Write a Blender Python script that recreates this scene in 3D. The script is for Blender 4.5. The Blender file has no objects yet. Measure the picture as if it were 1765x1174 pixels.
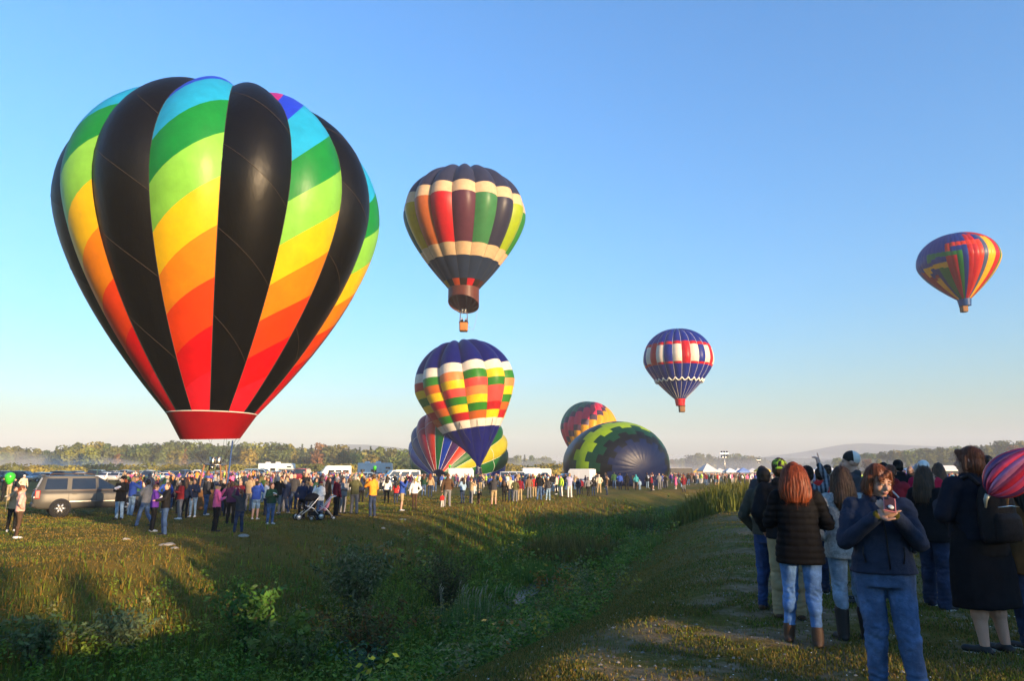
import bpy, bmesh, math, random
import numpy as np
from mathutils import Vector, Matrix, noise as mnoise

R = math.radians
PI = math.pi
rng = np.random.default_rng(7)
random.seed(7)
scene = bpy.context.scene
COL = scene.collection

# ------------------------------------------------------------------ camera
CAM_Z = 1.62
F_PX, CX, CY = 1177.0, 882.5, 587.0
PITCH = math.atan(225.0 / 1177.0)
cam_data = bpy.data.cameras.new('camera')
cam = bpy.data.objects.new('camera', cam_data)
COL.objects.link(cam)
cam.location = (0, 0, CAM_Z)
cam.rotation_euler = (PI / 2 + PITCH, 0, 0)
cam_data.sensor_width = 36.0
cam_data.lens = 36.0 * F_PX / 1765.0
cam_data.clip_start = 0.1
cam_data.clip_end = 12000
scene.camera = cam

# ------------------------------------------------------------------ light: low morning sun behind the camera on the right
SUN_EL, SUN_AZ = R(8), R(43)               # azimuth measured from straight behind the camera towards the right
TO_SUN = Vector((math.sin(SUN_AZ) * math.cos(SUN_EL), -math.cos(SUN_AZ) * math.cos(SUN_EL), math.sin(SUN_EL)))
world = bpy.data.worlds.new('World')
scene.world = world
world.use_nodes = True
wn = world.node_tree
wn.nodes.clear()
w_out = wn.nodes.new('ShaderNodeOutputWorld')
w_bg = wn.nodes.new('ShaderNodeBackground')
w_sky = wn.nodes.new('ShaderNodeTexSky')
w_sky.sky_type = 'NISHITA'
w_sky.sun_disc = False
w_sky.sun_elevation = SUN_EL
w_sky.sun_rotation = math.atan2(TO_SUN.x, TO_SUN.y)
w_sky.altitude = 100
w_sky.air_density = 1.6
w_sky.dust_density = 1.0
w_sky.ozone_density = 6.8
wn.links.new(w_sky.outputs[0], w_bg.inputs['Color'])
w_bg.inputs['Strength'].default_value = 0.15
wn.links.new(w_bg.outputs[0], w_out.inputs['Surface'])

sun_data = bpy.data.lights.new('sun', 'SUN')
sun_data.energy = 3.4
sun_data.angle = R(0.53)
sun_data.color = (1.0, 0.70, 0.40)
sun = bpy.data.objects.new('sun', sun_data)
COL.objects.link(sun)
sun.rotation_euler = (-TO_SUN).to_track_quat('-Z', 'Y').to_euler()

scene.view_settings.view_transform = 'Standard'
scene.view_settings.look = 'None'
scene.view_settings.gamma = 1.0
scene.view_settings.use_curve_mapping = False
scene.view_settings.exposure = 1.83
scene.render.engine = 'CYCLES'
cy = scene.cycles
cy.max_bounces = 6
cy.diffuse_bounces = 2
cy.glossy_bounces = 2
cy.transmission_bounces = 4
cy.transparent_max_bounces = 8
cy.volume_bounces = 0
cy.use_denoising = True
cy.use_adaptive_sampling = True
cy.adaptive_threshold = 0.02
cy.caustics_reflective = False
cy.caustics_refractive = False

# ------------------------------------------------------------------ pixel <-> world (only used to find where things stand)
CP, SP = math.cos(PITCH), math.sin(PITCH)

def ray(px, py):
    a, b = (px - CX) / F_PX, (CY - py) / F_PX
    return Vector((a, CP - b * SP, SP + b * CP))

def project(p):
    x, y, z = p[0], p[1], p[2] - CAM_Z
    d = y * CP + z * SP
    u = -y * SP + z * CP
    return CX + F_PX * x / d, CY - F_PX * u / d

def at(px, py, y):
    """the point on a pixel's ray at ground distance y"""
    r = ray(px, py)
    t = y / r.y
    return Vector((r.x * t, y, CAM_Z + r.z * t))

# ------------------------------------------------------------------ terrain
DITCH = np.array([(-60, -55), (-24, -14), (-14, -2), (-8, 5), (-4.5, 10), (-1.9, 14.5), (.3, 22), (5.4, 38), (18, 63), (45, 100), (120, 190), (300, 380)], float)

def ditch_s(x, y):
    """signed distance to the ditch's middle line: positive on the far (field) side"""
    x = np.asarray(x, float); y = np.asarray(y, float)
    best = np.full(x.shape, 1e9); sg = np.zeros(x.shape)
    for a, b in zip(DITCH[:-1], DITCH[1:]):
        d = b - a; L2 = d @ d
        t = np.clip(((x - a[0]) * d[0] + (y - a[1]) * d[1]) / L2, 0, 1)
        qx, qy = x - a[0] - t * d[0], y - a[1] - t * d[1]
        dist = np.hypot(qx, qy)
        s = np.where(d[0] * qy - d[1] * qx > 0, 1.0, -1.0)
        m = dist < best
        best = np.where(m, dist, best); sg = np.where(m, s, sg)
    return best * sg

def sst(a, b, x):
    t = np.clip((x - a) / (b - a), 0, 1)
    return t * t * (3 - 2 * t)

def bumps(x, y):
    return (.05 * np.sin(x * .83 + 1.3 * np.sin(y * .41)) * np.sin(y * .67 + .7) + .03 * np.sin(x * 2.1 + y * 1.3 + 2 * np.sin(y * .9))
            + .018 * np.sin(x * 4.7 - y * 3.1 + np.sin(x * 2.2)))

def height(x, y):
    x = np.asarray(x, float); y = np.asarray(y, float)
    s = ditch_s(x, y)
    r = np.hypot(x, y)
    near = -.5 * sst(45, 120, r)
    far = -.5 + .45 * sst(58, 112, r) * sst(.10, .32, -x / np.maximum(y, 1))
    fade = 1 - sst(90, 140, y)
    bot = -2.1
    w = 9.0 + 1.2 * np.sin(x * .21 + y * .13)
    zf = bot + (far - bot) * sst(.7, w, s)
    zn = bot + (near - bot) * sst(.6, 6.5, -s)
    z = np.where(s > 0, zf, zn)
    base = np.where(s > 0, far, near)
    z = base + (z - base) * fade
    g = bumps(x, y) * (1 - sst(60, 160, r))
    return z + g * np.where(s < 0, .55, .8) + .6 * bumps(x * .35, y * .35) * (1 - sst(60, 160, r))

def hz(x, y):
    return float(height(np.array([x]), np.array([y]))[0])

def ground_at(px, py):
    """where a pixel's ray meets the terrain"""
    r = ray(px, py)
    ys = np.geomspace(2.0, 900.0, 2600)
    t = ys / r.y
    x = r.x * t; z = CAM_Z + r.z * t
    h = height(x, ys)
    i = np.argmax(z <= h)
    if z[i] > h[i]:
        i = len(ys) - 1
    return Vector((float(x[i]), float(ys[i]), float(h[i])))

def stand(px, feet, head):
    """ground point under a standing figure and its height, from the rows of its feet and of the top of its head"""
    g = ground_at(px, feet)
    lo, hi = 0.3, 3.0
    for _ in range(30):
        m = (lo + hi) / 2
        if project((g.x, g.y, g.z + m))[1] > head: lo = m
        else: hi = m
    return g, (lo + hi) / 2

# ------------------------------------------------------------------ materials
def nodes(name):
    m = bpy.data.materials.new(name)
    m.use_nodes = True
    nt = m.node_tree
    return m, nt, nt.nodes['Principled BSDF']

def N(nt, kind, **kw):
    n = nt.nodes.new(kind)
    for k, v in kw.items():
        if k.startswith('i_'):
            key = k[2:]
            n.inputs[int(key) if key.isdigit() else key.replace('_', ' ')].default_value = v
        else:
            setattr(n, k, v)
    return n

def ramp(nt, fac, stops):
    n = nt.nodes.new('ShaderNodeValToRGB')
    el = n.color_ramp.elements
    while len(el) < len(stops): el.new(0.5)
    for e, (p, c) in zip(el, stops):
        e.position = p; e.color = (*c, 1)
    nt.links.new(fac, n.inputs[0])
    return n

def mixc(nt, fac, a, b, mode='MIX'):
    n = nt.nodes.new('ShaderNodeMix'); n.data_type = 'RGBA'; n.blend_type = mode
    for key, v in ((0, fac), (6, a), (7, b)):
        if hasattr(v, 'is_linked') or hasattr(v, 'links'): nt.links.new(v, n.inputs[key])
        elif key == 0: n.inputs[0].default_value = v
        else: n.inputs[key].default_value = (*v, 1) if len(v) == 3 else v
    return n.outputs[2]

_mats = {}
def mat(name, col=(.5, .5, .5), rough=.8, metal=0.0, spec=.3, var=.12, scale=20.0, bump=0.0, bscale=60.0, coat=0.0, sheen=0.0, trans=0.0):
    """a plain surface with a little mottling and fine relief"""
    if name in _mats: return _mats[name]
    m, nt, p = nodes(name)
    tc = N(nt, 'ShaderNodeTexCoord')
    if var > 0:
        nz = N(nt, 'ShaderNodeTexNoise', i_Scale=scale, i_Detail=4.0, i_Roughness=.6)
        nt.links.new(tc.outputs['Object'], nz.inputs['Vector'])
        lo = tuple(c * (1 - var) for c in col); hi = tuple(min(1, c * (1 + var)) for c in col)
        rp = ramp(nt, nz.outputs[0], [(.3, lo), (.7, hi)])
        nt.links.new(rp.outputs[0], p.inputs['Base Color'])
    else:
        p.inputs['Base Color'].default_value = (*col, 1)
    if bump > 0:
        nb = N(nt, 'ShaderNodeTexNoise', i_Scale=bscale, i_Detail=5.0, i_Roughness=.65)
        nt.links.new(tc.outputs['Object'], nb.inputs['Vector'])
        bp = N(nt, 'ShaderNodeBump', i_Strength=bump, i_Distance=.02)
        nt.links.new(nb.outputs[0], bp.inputs['Height'])
        nt.links.new(bp.outputs[0], p.inputs['Normal'])
    p.inputs['Roughness'].default_value = rough
    p.inputs['Metallic'].default_value = metal
    p.inputs['Specular IOR Level'].default_value = spec
    p.inputs['Coat Weight'].default_value = coat
    p.inputs['Sheen Weight'].default_value = sheen
    if trans > 0:
        p.inputs['Transmission Weight'].default_value = trans
    _mats[name] = m
    return m

def cloth(name, col, rough=.85, bump=.25, bscale=35.0, sheen=.0, var=.18, scale=9.0):
    return mat('cloth_' + name, col, rough, spec=.06, var=var, scale=scale, bump=bump, bscale=bscale, sheen=sheen)

def leafmat(name, attr=True, tint=(1, 1, 1), trans=.35, rough=.6, use_obj=False):
    """foliage: colour from the mesh attribute (each leaf its own green), thin and a little see-through"""
    if name in _mats: return _mats[name]
    m, nt, p = nodes(name)
    a = N(nt, 'ShaderNodeAttribute', attribute_name='Col')
    c = a.outputs['Color']
    if use_obj:
        oi = N(nt, 'ShaderNodeObjectInfo')
        c = mixc(nt, 1.0, c, oi.outputs['Color'], 'MULTIPLY')
    nt.links.new(c, p.inputs['Base Color'])
    p.inputs['Roughness'].default_value = rough
    p.inputs['Specular IOR Level'].default_value = .2
    tr = N(nt, 'ShaderNodeBsdfTranslucent')
    nt.links.new(c, tr.inputs['Color'])
    mx = N(nt, 'ShaderNodeMixShader', i_0=trans)
    nt.links.new(p.outputs[0], mx.inputs[1]); nt.links.new(tr.outputs[0], mx.inputs[2])
    nt.links.new(mx.outputs[0], nt.nodes['Material Output'].inputs['Surface'])
    _mats[name] = m
    return m

# ------------------------------------------------------------------ mesh helpers
def mesh_from(name, V, F, mats=(), midx=None, smooth=False, cols=None):
    """fast mesh from arrays; F is an (n,3) / (n,4) array or a list of tuples"""
    me = bpy.data.meshes.new(name)
    if isinstance(F, np.ndarray):
        V = np.asarray(V, np.float32); n, k = F.shape
        me.vertices.add(len(V)); me.vertices.foreach_set('co', V.ravel())
        me.loops.add(n * k); me.loops.foreach_set('vertex_index', F.astype(np.int32).ravel())
        me.polygons.add(n); me.polygons.foreach_set('loop_start', np.arange(0, n * k, k, dtype=np.int32))
        me.polygons.foreach_set('loop_total', np.full(n, k, np.int32))
        me.update(calc_edges=True)
    else:
        me.from_pydata([tuple(map(float, v)) for v in V], [], F)
    for m in mats: me.materials.append(m)
    if midx is not None: me.polygons.foreach_set('material_index', np.asarray(midx, np.int32))
    if smooth: me.polygons.foreach_set('use_smooth', np.ones(len(me.polygons), bool))
    if cols is not None:
        at_ = me.attributes.new('Col', 'FLOAT_COLOR', 'POINT')
        c = np.ones((len(me.vertices), 4), np.float32); c[:, :3] = cols
        at_.data.foreach_set('color', c.ravel())
    me.update()
    return me

def put(name, me, parent=None, loc=None, rotz=None, **props):
    o = bpy.data.objects.new(name, me)
    COL.objects.link(o)
    if parent is not None: o.parent = parent
    if loc is not None: o.location = loc
    if rotz is not None: o.rotation_euler = (0, 0, rotz)
    for k, v in props.items(): o[k] = v
    return o

def thing(name, label, category, loc=(0, 0, 0), rotz=0.0, group=None, me=None):
    o = put(name, me, None, loc, rotz, label=label, category=category)
    if group: o['group'] = group
    return o

class MB:
    """collects simple solids into one mesh"""
    def __init__(self): self.V = []; self.F = []; self.S = []
    def add(self, V, F, smooth=False):
        b = len(self.V)
        self.V.extend([tuple(map(float, v)) for v in V])
        self.F.extend([tuple(i + b for i in f) for f in F]); self.S.extend([smooth] * len(F))
        return self
    def box(self, c, s, rz=0.0, M=None):
        x, y, z = s[0] / 2, s[1] / 2, s[2] / 2
        P = [(-x, -y, -z), (x, -y, -z), (x, y, -z), (-x, y, -z), (-x, -y, z), (x, -y, z), (x, y, z), (-x, y, z)]
        if M is not None: P = [tuple(M @ Vector(p)) for p in P]
        ca, sa = math.cos(rz), math.sin(rz)
        P = [(c[0] + p[0] * ca - p[1] * sa, c[1] + p[0] * sa + p[1] * ca, c[2] + p[2]) for p in P]
        return self.add(P, [(0, 3, 2, 1), (4, 5, 6, 7), (0, 1, 5, 4), (1, 2, 6, 5), (2, 3, 7, 6), (3, 0, 4, 7)])
    def tube(self, pts, r, n=8, caps=True, closed=False):
        pts = [Vector(p) for p in pts]
        rs = r if isinstance(r, (list, tuple)) else [r] * len(pts)
        V = []; m = len(pts); up = None
        for i, p in enumerate(pts):
            d = (pts[(i + 1) % m] - pts[i - 1]) if closed else (pts[min(i + 1, m - 1)] - pts[max(i - 1, 0)])
            d.normalize()
            if up is None:
                up = Vector((0, 0, 1)) if abs(d.z) < .9 else Vector((0, 1, 0))
            a = d.cross(up)
            if a.length < 1e-4: a = d.cross(Vector((1, 0, 0)))
            a.normalize(); b = d.cross(a); up = -b if False else up
            for k in range(n):
                t = 2 * PI * k / n
                V.append(tuple(p + a * (rs[i] * math.cos(t)) + b * (rs[i] * math.sin(t))))
        F = []
        for i in range(m if closed else m - 1):
            j = (i + 1) % m
            for k in range(n):
                l = (k + 1) % n
                F.append((i * n + k, j * n + k, j * n + l, i * n + l))
        if caps and not closed:
            F.append(tuple(range(n))); F.append(tuple(range((m - 1) * n, m * n))[::-1])
        return self.add(V, F, True)
    def cyl(self, p0, p1, r0, r1=None, n=16): return self.tube([p0, p1], [r0, r0 if r1 is None else r1], n)
    def lathe(self, prof, c=(0, 0, 0), n=20, axis='z', cap=True):
        V = []; F = []
        for r, z in prof:
            for k in range(n):
                t = 2 * PI * k / n
                x, y = r * math.cos(t), r * math.sin(t)
                q = (x, y, z) if axis == 'z' else ((x, z, y) if axis == 'y' else (z, x, y))
                V.append((c[0] + q[0], c[1] + q[1], c[2] + q[2]))
        for i in range(len(prof) - 1):
            for k in range(n):
                l = (k + 1) % n
                F.append((i * n + k, i * n + l, (i + 1) * n + l, (i + 1) * n + k))
        if cap:
            F.append(tuple(range(n))[::-1]); F.append(tuple(range((len(prof) - 1) * n, len(prof) * n)))
        return self.add(V, F, True)
    def prism(self, poly, y0, y1, axis='y'):
        """outline in x,z pushed along y"""
        n = len(poly)
        V = [(x, y0, z) for x, z in poly] + [(x, y1, z) for x, z in poly]
        F = [tuple(range(n)), tuple(range(n, 2 * n))[::-1]] + [(i, i + n, (i + 1) % n + n, (i + 1) % n) for i in range(n)]
        return self.add(V, F)
    def mesh(self, name, m, recalc=True):
        me = mesh_from(name, self.V, self.F, [m] if m else [])
        if recalc:
            bm = bmesh.new(); bm.from_mesh(me); bmesh.ops.recalc_face_normals(bm, faces=bm.faces); bm.to_mesh(me); bm.free()
        if len(self.S) == len(me.polygons): me.polygons.foreach_set('use_smooth', np.array(self.S, bool))
        return me
    def build(self, name, m, parent=None, bevel=0.0, **kw):
        o = put(name, self.mesh(name, m), parent, **kw)
        if bevel:
            b = o.modifiers.new('bevel', 'BEVEL'); b.width = bevel; b.segments = 2; b.limit_method = 'ANGLE'; b.angle_limit = R(35)
        return o

def copy_tree(src, loc=None, rotz=None, label=None, group=None, scale=None):
    c = src.copy(); COL.objects.link(c)
    for ch in src.children:
        d = ch.copy(); COL.objects.link(d); d.parent = c
        for g in ch.children:
            e = g.copy(); COL.objects.link(e); e.parent = d
    if loc is not None: c.location = loc
    if rotz is not None: c.rotation_euler = (0, 0, rotz)
    if scale is not None: c.scale = scale if hasattr(scale, '__len__') else (scale,) * 3
    if label: c['label'] = label
    if group: c['group'] = group
    return c
# ================================================================== THE LAND
def ground_material():
    m, nt, p = nodes('ground_turf')
    g = N(nt, 'ShaderNodeNewGeometry')
    pos = g.outputs['Position']
    aw = N(nt, 'ShaderNodeAttribute', attribute_name='Wet').outputs['Fac']
    ad = N(nt, 'ShaderNodeAttribute', attribute_name='Dirt').outputs['Fac']
    def noi(scale, detail=5.0, rough=.6):
        n = N(nt, 'ShaderNodeTexNoise', i_Scale=scale, i_Detail=detail, i_Roughness=rough)
        nt.links.new(pos, n.inputs['Vector']); return n.outputs[0]
    big, mid, fine, tiny = noi(.16), noi(.9), noi(6.0), noi(38.0, 6.0, .7)
    dry = ramp(nt, mid, [(.32, (.105, .075, .014)), (.5, (.17, .112, .022)), (.68, (.22, .145, .036))])
    grn = ramp(nt, fine, [(.3, (.050, .062, .008)), (.55, (.095, .105, .014)), (.75, (.14, .135, .022))])
    f1 = ramp(nt, big, [(.38, (0, 0, 0)), (.62, (1, 1, 1))])
    base = mixc(nt, f1.outputs[0], grn.outputs[0], dry.outputs[0])
    tn = ramp(nt, tiny, [(.25, (.5, .5, .5)), (.75, (1.35, 1.35, 1.35))])
    base = mixc(nt, 1.0, base, tn.outputs[0], 'MULTIPLY')
    wet = ramp(nt, fine, [(.3, (.024, .050, .005)), (.7, (.060, .115, .012))])
    base = mixc(nt, aw, base, wet.outputs[0])
    soil = ramp(nt, fine, [(.3, (.13, .088, .048)), (.55, (.21, .15, .088)), (.75, (.29, .22, .14))])
    md = N(nt, 'ShaderNodeMath', operation='MULTIPLY')
    patch = N(nt, 'ShaderNodeTexNoise', i_Scale=.75, i_Detail=8.0, i_Roughness=.72); nt.links.new(pos, patch.inputs['Vector'])
    pr = ramp(nt, patch.outputs[0], [(.44, (0, 0, 0)), (.54, (1, 1, 1))])
    nt.links.new(ad, md.inputs[0]); nt.links.new(pr.outputs[0], md.inputs[1])
    base = mixc(nt, md.outputs[0], base, soil.outputs[0])
    nt.links.new(base, p.inputs['Base Color'])
    p.inputs['Roughness'].default_value = .95
    p.inputs['Specular IOR Level'].default_value = .08
    bp = N(nt, 'ShaderNodeBump', i_Strength=.6, i_Distance=.06)
    s = N(nt, 'ShaderNodeMath', operation='ADD'); nt.links.new(fine, s.inputs[0]); nt.links.new(tiny, s.inputs[1])
    nt.links.new(s.outputs[0], bp.inputs['Height']); nt.links.new(bp.outputs[0], p.inputs['Normal'])
    return m

def build_ground():
    az = np.concatenate([np.linspace(-180, -48, 50)[:-1], np.linspace(-48, 48, 640)[:-1], np.linspace(48, 180, 50)[:-1]])
    rad = np.concatenate([[0.0], np.geomspace(.6, 4200, 460)])
    A, Rr = np.meshgrid(np.radians(az), rad)
    X = Rr * np.sin(A); Y = Rr * np.cos(A)
    Z = height(X, Y)
    # the wooded rise on the right
    Z = Z + rise(X, Y)
    V = np.stack([X, Y, Z], -1).reshape(-1, 3)
    na, nr = len(az), len(rad)
    i = np.arange(nr - 1)[:, None]; j = np.arange(na)[None, :]; k = (j + 1) % na
    F = np.stack([i * na + j, i * na + k, (i + 1) * na + k, (i + 1) * na + j], -1).reshape(-1, 4)
    me = mesh_from('ground', V, F, [ground_material()], smooth=True)
    s = ditch_s(V[:, 0], V[:, 1])
    yy = V[:, 1]
    wet = np.exp(-(np.abs(s) / 4.2) ** 2.2) * (1 - sst(80, 120, yy))
    dirt = np.exp(-((s + 7.4) / 2.0) ** 2) * (1 - sst(26, 40, yy)) + .45 * ((s < -9) & (yy < 40)) * .8
    for nm, a in (('Wet', wet), ('Dirt', np.clip(dirt, 0, 1))):
        at_ = me.attributes.new(nm, 'FLOAT', 'POINT'); at_.data.foreach_set('value', a.astype(np.float32))
    put('ground', me, kind='structure')

def rise(x, y):
    """gentle wooded rise behind the crowd on the right"""
    a = np.degrees(np.arctan2(x, np.maximum(y, 1e-6)))
    r = np.hypot(x, y)
    up = sst(330, 560, r) * (1 - .0 * r)
    return np.where(y > 0, up * (9 * sst(24, 37, a) + 1.5 * sst(20, 26, a)), 0)

build_ground()

# dark water lying in the bottom of the ditch
def ditch_water():
    m, nt, p = nodes('ditch_water')
    p.inputs['Base Color'].default_value = (.012, .012, .009, 1); p.inputs['Roughness'].default_value = .3; p.inputs['Specular IOR Level'].default_value = .12
    nz = N(nt, 'ShaderNodeTexNoise', i_Scale=6.0, i_Detail=3.0)
    bp = N(nt, 'ShaderNodeBump', i_Strength=.15, i_Distance=.02)
    nt.links.new(nz.outputs[0], bp.inputs['Height']); nt.links.new(bp.outputs[0], p.inputs['Normal'])
    pts = np.array([(-.6, 19), (.3, 22), (2.2, 28), (3.4, 32)], float)
    V = []; F = []
    P = []
    for a, b in zip(pts[:-1], pts[1:]):
        for t in np.linspace(0, 1, 12)[:-1]: P.append(a + (b - a) * t)
    for i, q in enumerate(P):
        d = P[min(i + 1, len(P) - 1)] - P[max(i - 1, 0)]; d = d / np.linalg.norm(d); n = np.array([-d[1], d[0]])
        w = .40 + .12 * math.sin(i * 1.3)
        for sgn in (-1, 1):
            V.append((q[0] + n[0] * w * sgn, q[1] + n[1] * w * sgn, -2.05))
        if i: F.append((2 * i - 2, 2 * i - 1, 2 * i + 1, 2 * i))
    put('water', mesh_from('water', V, F, [m]), kind='structure')
ditch_water()

# ------------------------------------------------------------------ far hills
def hill(name, px_pts, dist, depth):
    """a long ridge; its crest follows the given skyline"""
    xs = np.array([p[0] for p in px_pts], float); ys = np.array([p[1] for p in px_pts], float)
    pxs = np.linspace(xs[0], xs[-1], 90)
    pys = np.interp(pxs, xs, ys)
    k = np.array([1, 2, 3, 2, 1.]) / 9
    pys[2:-2] = np.convolve(pys, k, 'valid')
    cr = [at(a, b, dist) for a, b in zip(pxs, pys)]
    V = []; rows = 14
    for i, c in enumerate(cr):
        for j in range(rows):
            u = j / (rows - 1) * 2 - 1
            h = (1 - abs(u) ** 1.6)
            y = dist + u * depth
            wob = 1 + .10 * math.sin(i * .9 + j * 1.7) * abs(u)
            V.append((c.x * (1 + .0 * u), y, -2 + (c.z + 2) * max(0, h) * (wob if abs(u) > .15 else 1)))
    F = np.array([(i * rows + j, (i + 1) * rows + j, (i + 1) * rows + j + 1, i * rows + j + 1) for i in range(len(cr) - 1) for j in range(rows - 1)])
    m = mat('wooded_hill', (.055, .075, .035), .95, var=.5, scale=.02, spec=.05)
    put(name, mesh_from(name, np.array(V), F, [m], smooth=True), kind='structure')
hill('distant_hill', [(470, 806), (560, 780), (598, 766), (640, 767), (690, 772), (760, 782), (900, 804)], 2300, 420)
hill('distant_hill', [(1130, 808), (1240, 798), (1330, 786), (1380, 780), (1425, 772), (1462, 764), (1500, 765), (1560, 768), (1640, 771), (1765, 786), (1900, 806)], 2500, 500)
hill('distant_hill', [(1020, 808), (1150, 795), (1230, 790), (1330, 789), (1440, 792), (1520, 800), (1600, 808)], 1500, 250)
# ================================================================== TREES, BUSHES, GRASS
def rand_unit(n):
    v = rng.normal(size=(n, 3)); return v / np.linalg.norm(v, axis=1)[:, None]

def cards(C, Nrm, size, cols, aspect=1.0, jit=.35):
    """leaf clumps: one four sided card at each point, facing roughly along its normal; returns V, F, colours"""
    n = len(C)
    Nn = Nrm + rng.normal(size=(n, 3)) * jit
    Nn /= np.linalg.norm(Nn, axis=1)[:, None]
    ref = rand_unit(n)
    a = np.cross(Nn, ref); a /= np.maximum(np.linalg.norm(a, axis=1)[:, None], 1e-6)
    b = np.cross(Nn, a)
    s = (np.asarray(size) * (0.7 + .6 * rng.random(n)))[:, None] if np.ndim(size) else size * (0.7 + .6 * rng.random(n))[:, None]
    q = [C + a * s * .5, C + b * s * .5 * aspect + Nn * s * .10, C - a * s * .55, C - b * s * .5 * aspect - Nn * s * .08]
    V = np.stack(q, 1).reshape(-1, 3)
    F = np.arange(4 * n).reshape(n, 4)
    return V, F, np.repeat(cols, 4, 0)

def crown_decid(h, w, lobes, per, leaf, base=(.9, .95, .8), low=.22):
    Vs, Fs, Cs = [], [], []; o = 0
    for i in range(lobes):
        t = (i + .5) / lobes
        z = h * (low + (1 - low) * t * .92)
        rad = w * .5 * math.sin(PI * min(.97, .16 + .82 * ((z / h - low) / (1 - low)))) ** .7
        an = i * 2.399 + random.uniform(-.4, .4); rr = rad * random.uniform(.25, .75)
        c = np.array([rr * math.cos(an), rr * math.sin(an), z])
        ra = np.array([1, 1, .8]) * w * random.uniform(.19, .30)
        d = rand_unit(per)
        P = c + d * ra * (.72 + .38 * rng.random(per))[:, None]
        tone = random.uniform(.62, 1.25)
        col = np.array(base) * tone * (0.75 + .5 * rng.random(per))[:, None]
        V, F, C = cards(P, d, leaf, col)
        Vs.append(V); Fs.append(F + o); Cs.append(C); o += len(V)
    return np.concatenate(Vs), np.concatenate(Fs), np.concatenate(Cs)

def crown_conif(h, w, tiers, per, leaf, base=(.8, .95, .75), low=.08):
    Vs, Fs, Cs = [], [], []; o = 0
    for i in range(tiers):
        t = i / (tiers - 1)
        z = h * (low + (1 - low) * t)
        rad = w * .5 * (1 - t) ** .85 * random.uniform(.85, 1.15) + .12
        m = max(6, int(per * (1 - t) + 5))
        an = rng.random(m) * 2 * PI; rr = rad * np.sqrt(rng.random(m)) * 1.0
        P = np.stack([rr * np.cos(an), rr * np.sin(an), z - rr * .35 + rng.normal(size=m) * h / tiers * .4], 1)
        d = np.stack([np.cos(an) * .6, np.sin(an) * .6, np.full(m, .8)], 1)
        col = np.array(base) * (0.6 + .7 * rng.random(m))[:, None]
        V, F, C = cards(P, d, leaf, col, aspect=.6)
        Vs.append(V); Fs.append(F + o); Cs.append(C); o += len(V)
    return np.concatenate(Vs), np.concatenate(Fs), np.concatenate(Cs)

BARK = mat('bark', (.075, .058, .042), .95, var=.4, scale=4, bump=.5, bscale=12)
CROWN = leafmat('crown_leaves', use_obj=True, trans=.25)

def trunk_mesh(h, r, limbs=5, conif=False):
    b = MB()
    top = h * (.96 if conif else .72)
    b.tube([(0, 0, -.3), (.02 * h * random.uniform(-1, 1), 0, h * .25), (.03 * h * random.uniform(-1, 1), .01 * h, h * .5), (0, 0, top)], [r * 1.25, r, r * .7, r * .15], 7)
    for k in range(0 if conif else limbs):
        z = h * random.uniform(.25, .55); a = k * 2.4 + random.random()
        e = Vector((math.cos(a), math.sin(a), .9)) * h * random.uniform(.16, .26)
        b.tube([(0, 0, z), tuple(Vector((0, 0, z)) + e * .5 + Vector((0, 0, -.02 * h))), tuple(Vector((0, 0, z)) + e)], [r * .45, r * .3, r * .08], 5)
    return b.mesh('trunk', BARK)

TREES = []      # (crown mesh, trunk mesh, height, conifer?)
for i in range(5):
    h = 15.0; w = (11, 10, 12.5, 9, 10.5)[i]
    V, F, C = crown_decid(h, w, 20, 46, 1.25)
    TREES.append((mesh_from('crown', V, F, [CROWN], cols=C), trunk_mesh(h, .32), h, False))
for i in range(2):
    V, F, C = crown_conif(16, 6.2, 20, 44, 1.15)
    TREES.append((mesh_from('crown', V, F, [CROWN], cols=C), trunk_mesh(16, .26, conif=True), 16, True))

TONES = {'olive green': (0.150, 0.170, 0.042), 'dark green': (0.070, 0.095, 0.036), 'yellow green': (0.231, 0.210, 0.045), 'rusty orange': (0.280, 0.133, 0.049),
         'golden': (0.308, 0.231, 0.049), 'mid green': (0.112, 0.133, 0.042), 'dull russet': (0.189, 0.112, 0.056)}
TREE_WHERE = [(0, 'behind the bronze car'), (250, 'left of the tall burner'), (400, 'right of the red balloon skirt'), (520, 'between the white campers'), (690, 'left of the rainbow balloon'),
              (860, 'right of the rainbow balloon'), (975, 'beyond the lying navy balloon'), (1160, 'behind the floodlight mast'), (1460, 'on the rise behind the tents'), (1640, 'on the rise at the far right')]

_lab = {}
ORD = ['', 'second ', 'third ', 'fourth ', 'fifth ', 'sixth ', 'seventh ', 'eighth ', 'ninth ', 'tenth ']
def nth(label):
    k = _lab.get(label, 0); _lab[label] = k + 1
    return (ORD[min(k, 9)] + label) if k else label

def plant(x, y, h, tone, variant, label, group, wide=1.0, name=None):
    if not label.startswith('dark spruce'): label = nth(label)
    cm, tm, hh, con = TREES[variant]
    s = h / hh
    nm = name or ('conifer_tree' if con else 'broadleaf_tree')
    o = thing(nm, label, 'tree', (x, y, hz(x, y) + float(rise(np.array([x]), np.array([y]))[0])), random.uniform(0, 6.28), group)
    c = put('crown', cm, o); c.scale = (s * wide, s * wide, s); k = tuple(q * random.uniform(.85, 1.15) for q in TONES[tone]); c.color = (*k, 1)
    t = put('trunk', tm, o); t.scale = (s, s, s)
    return o

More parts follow.
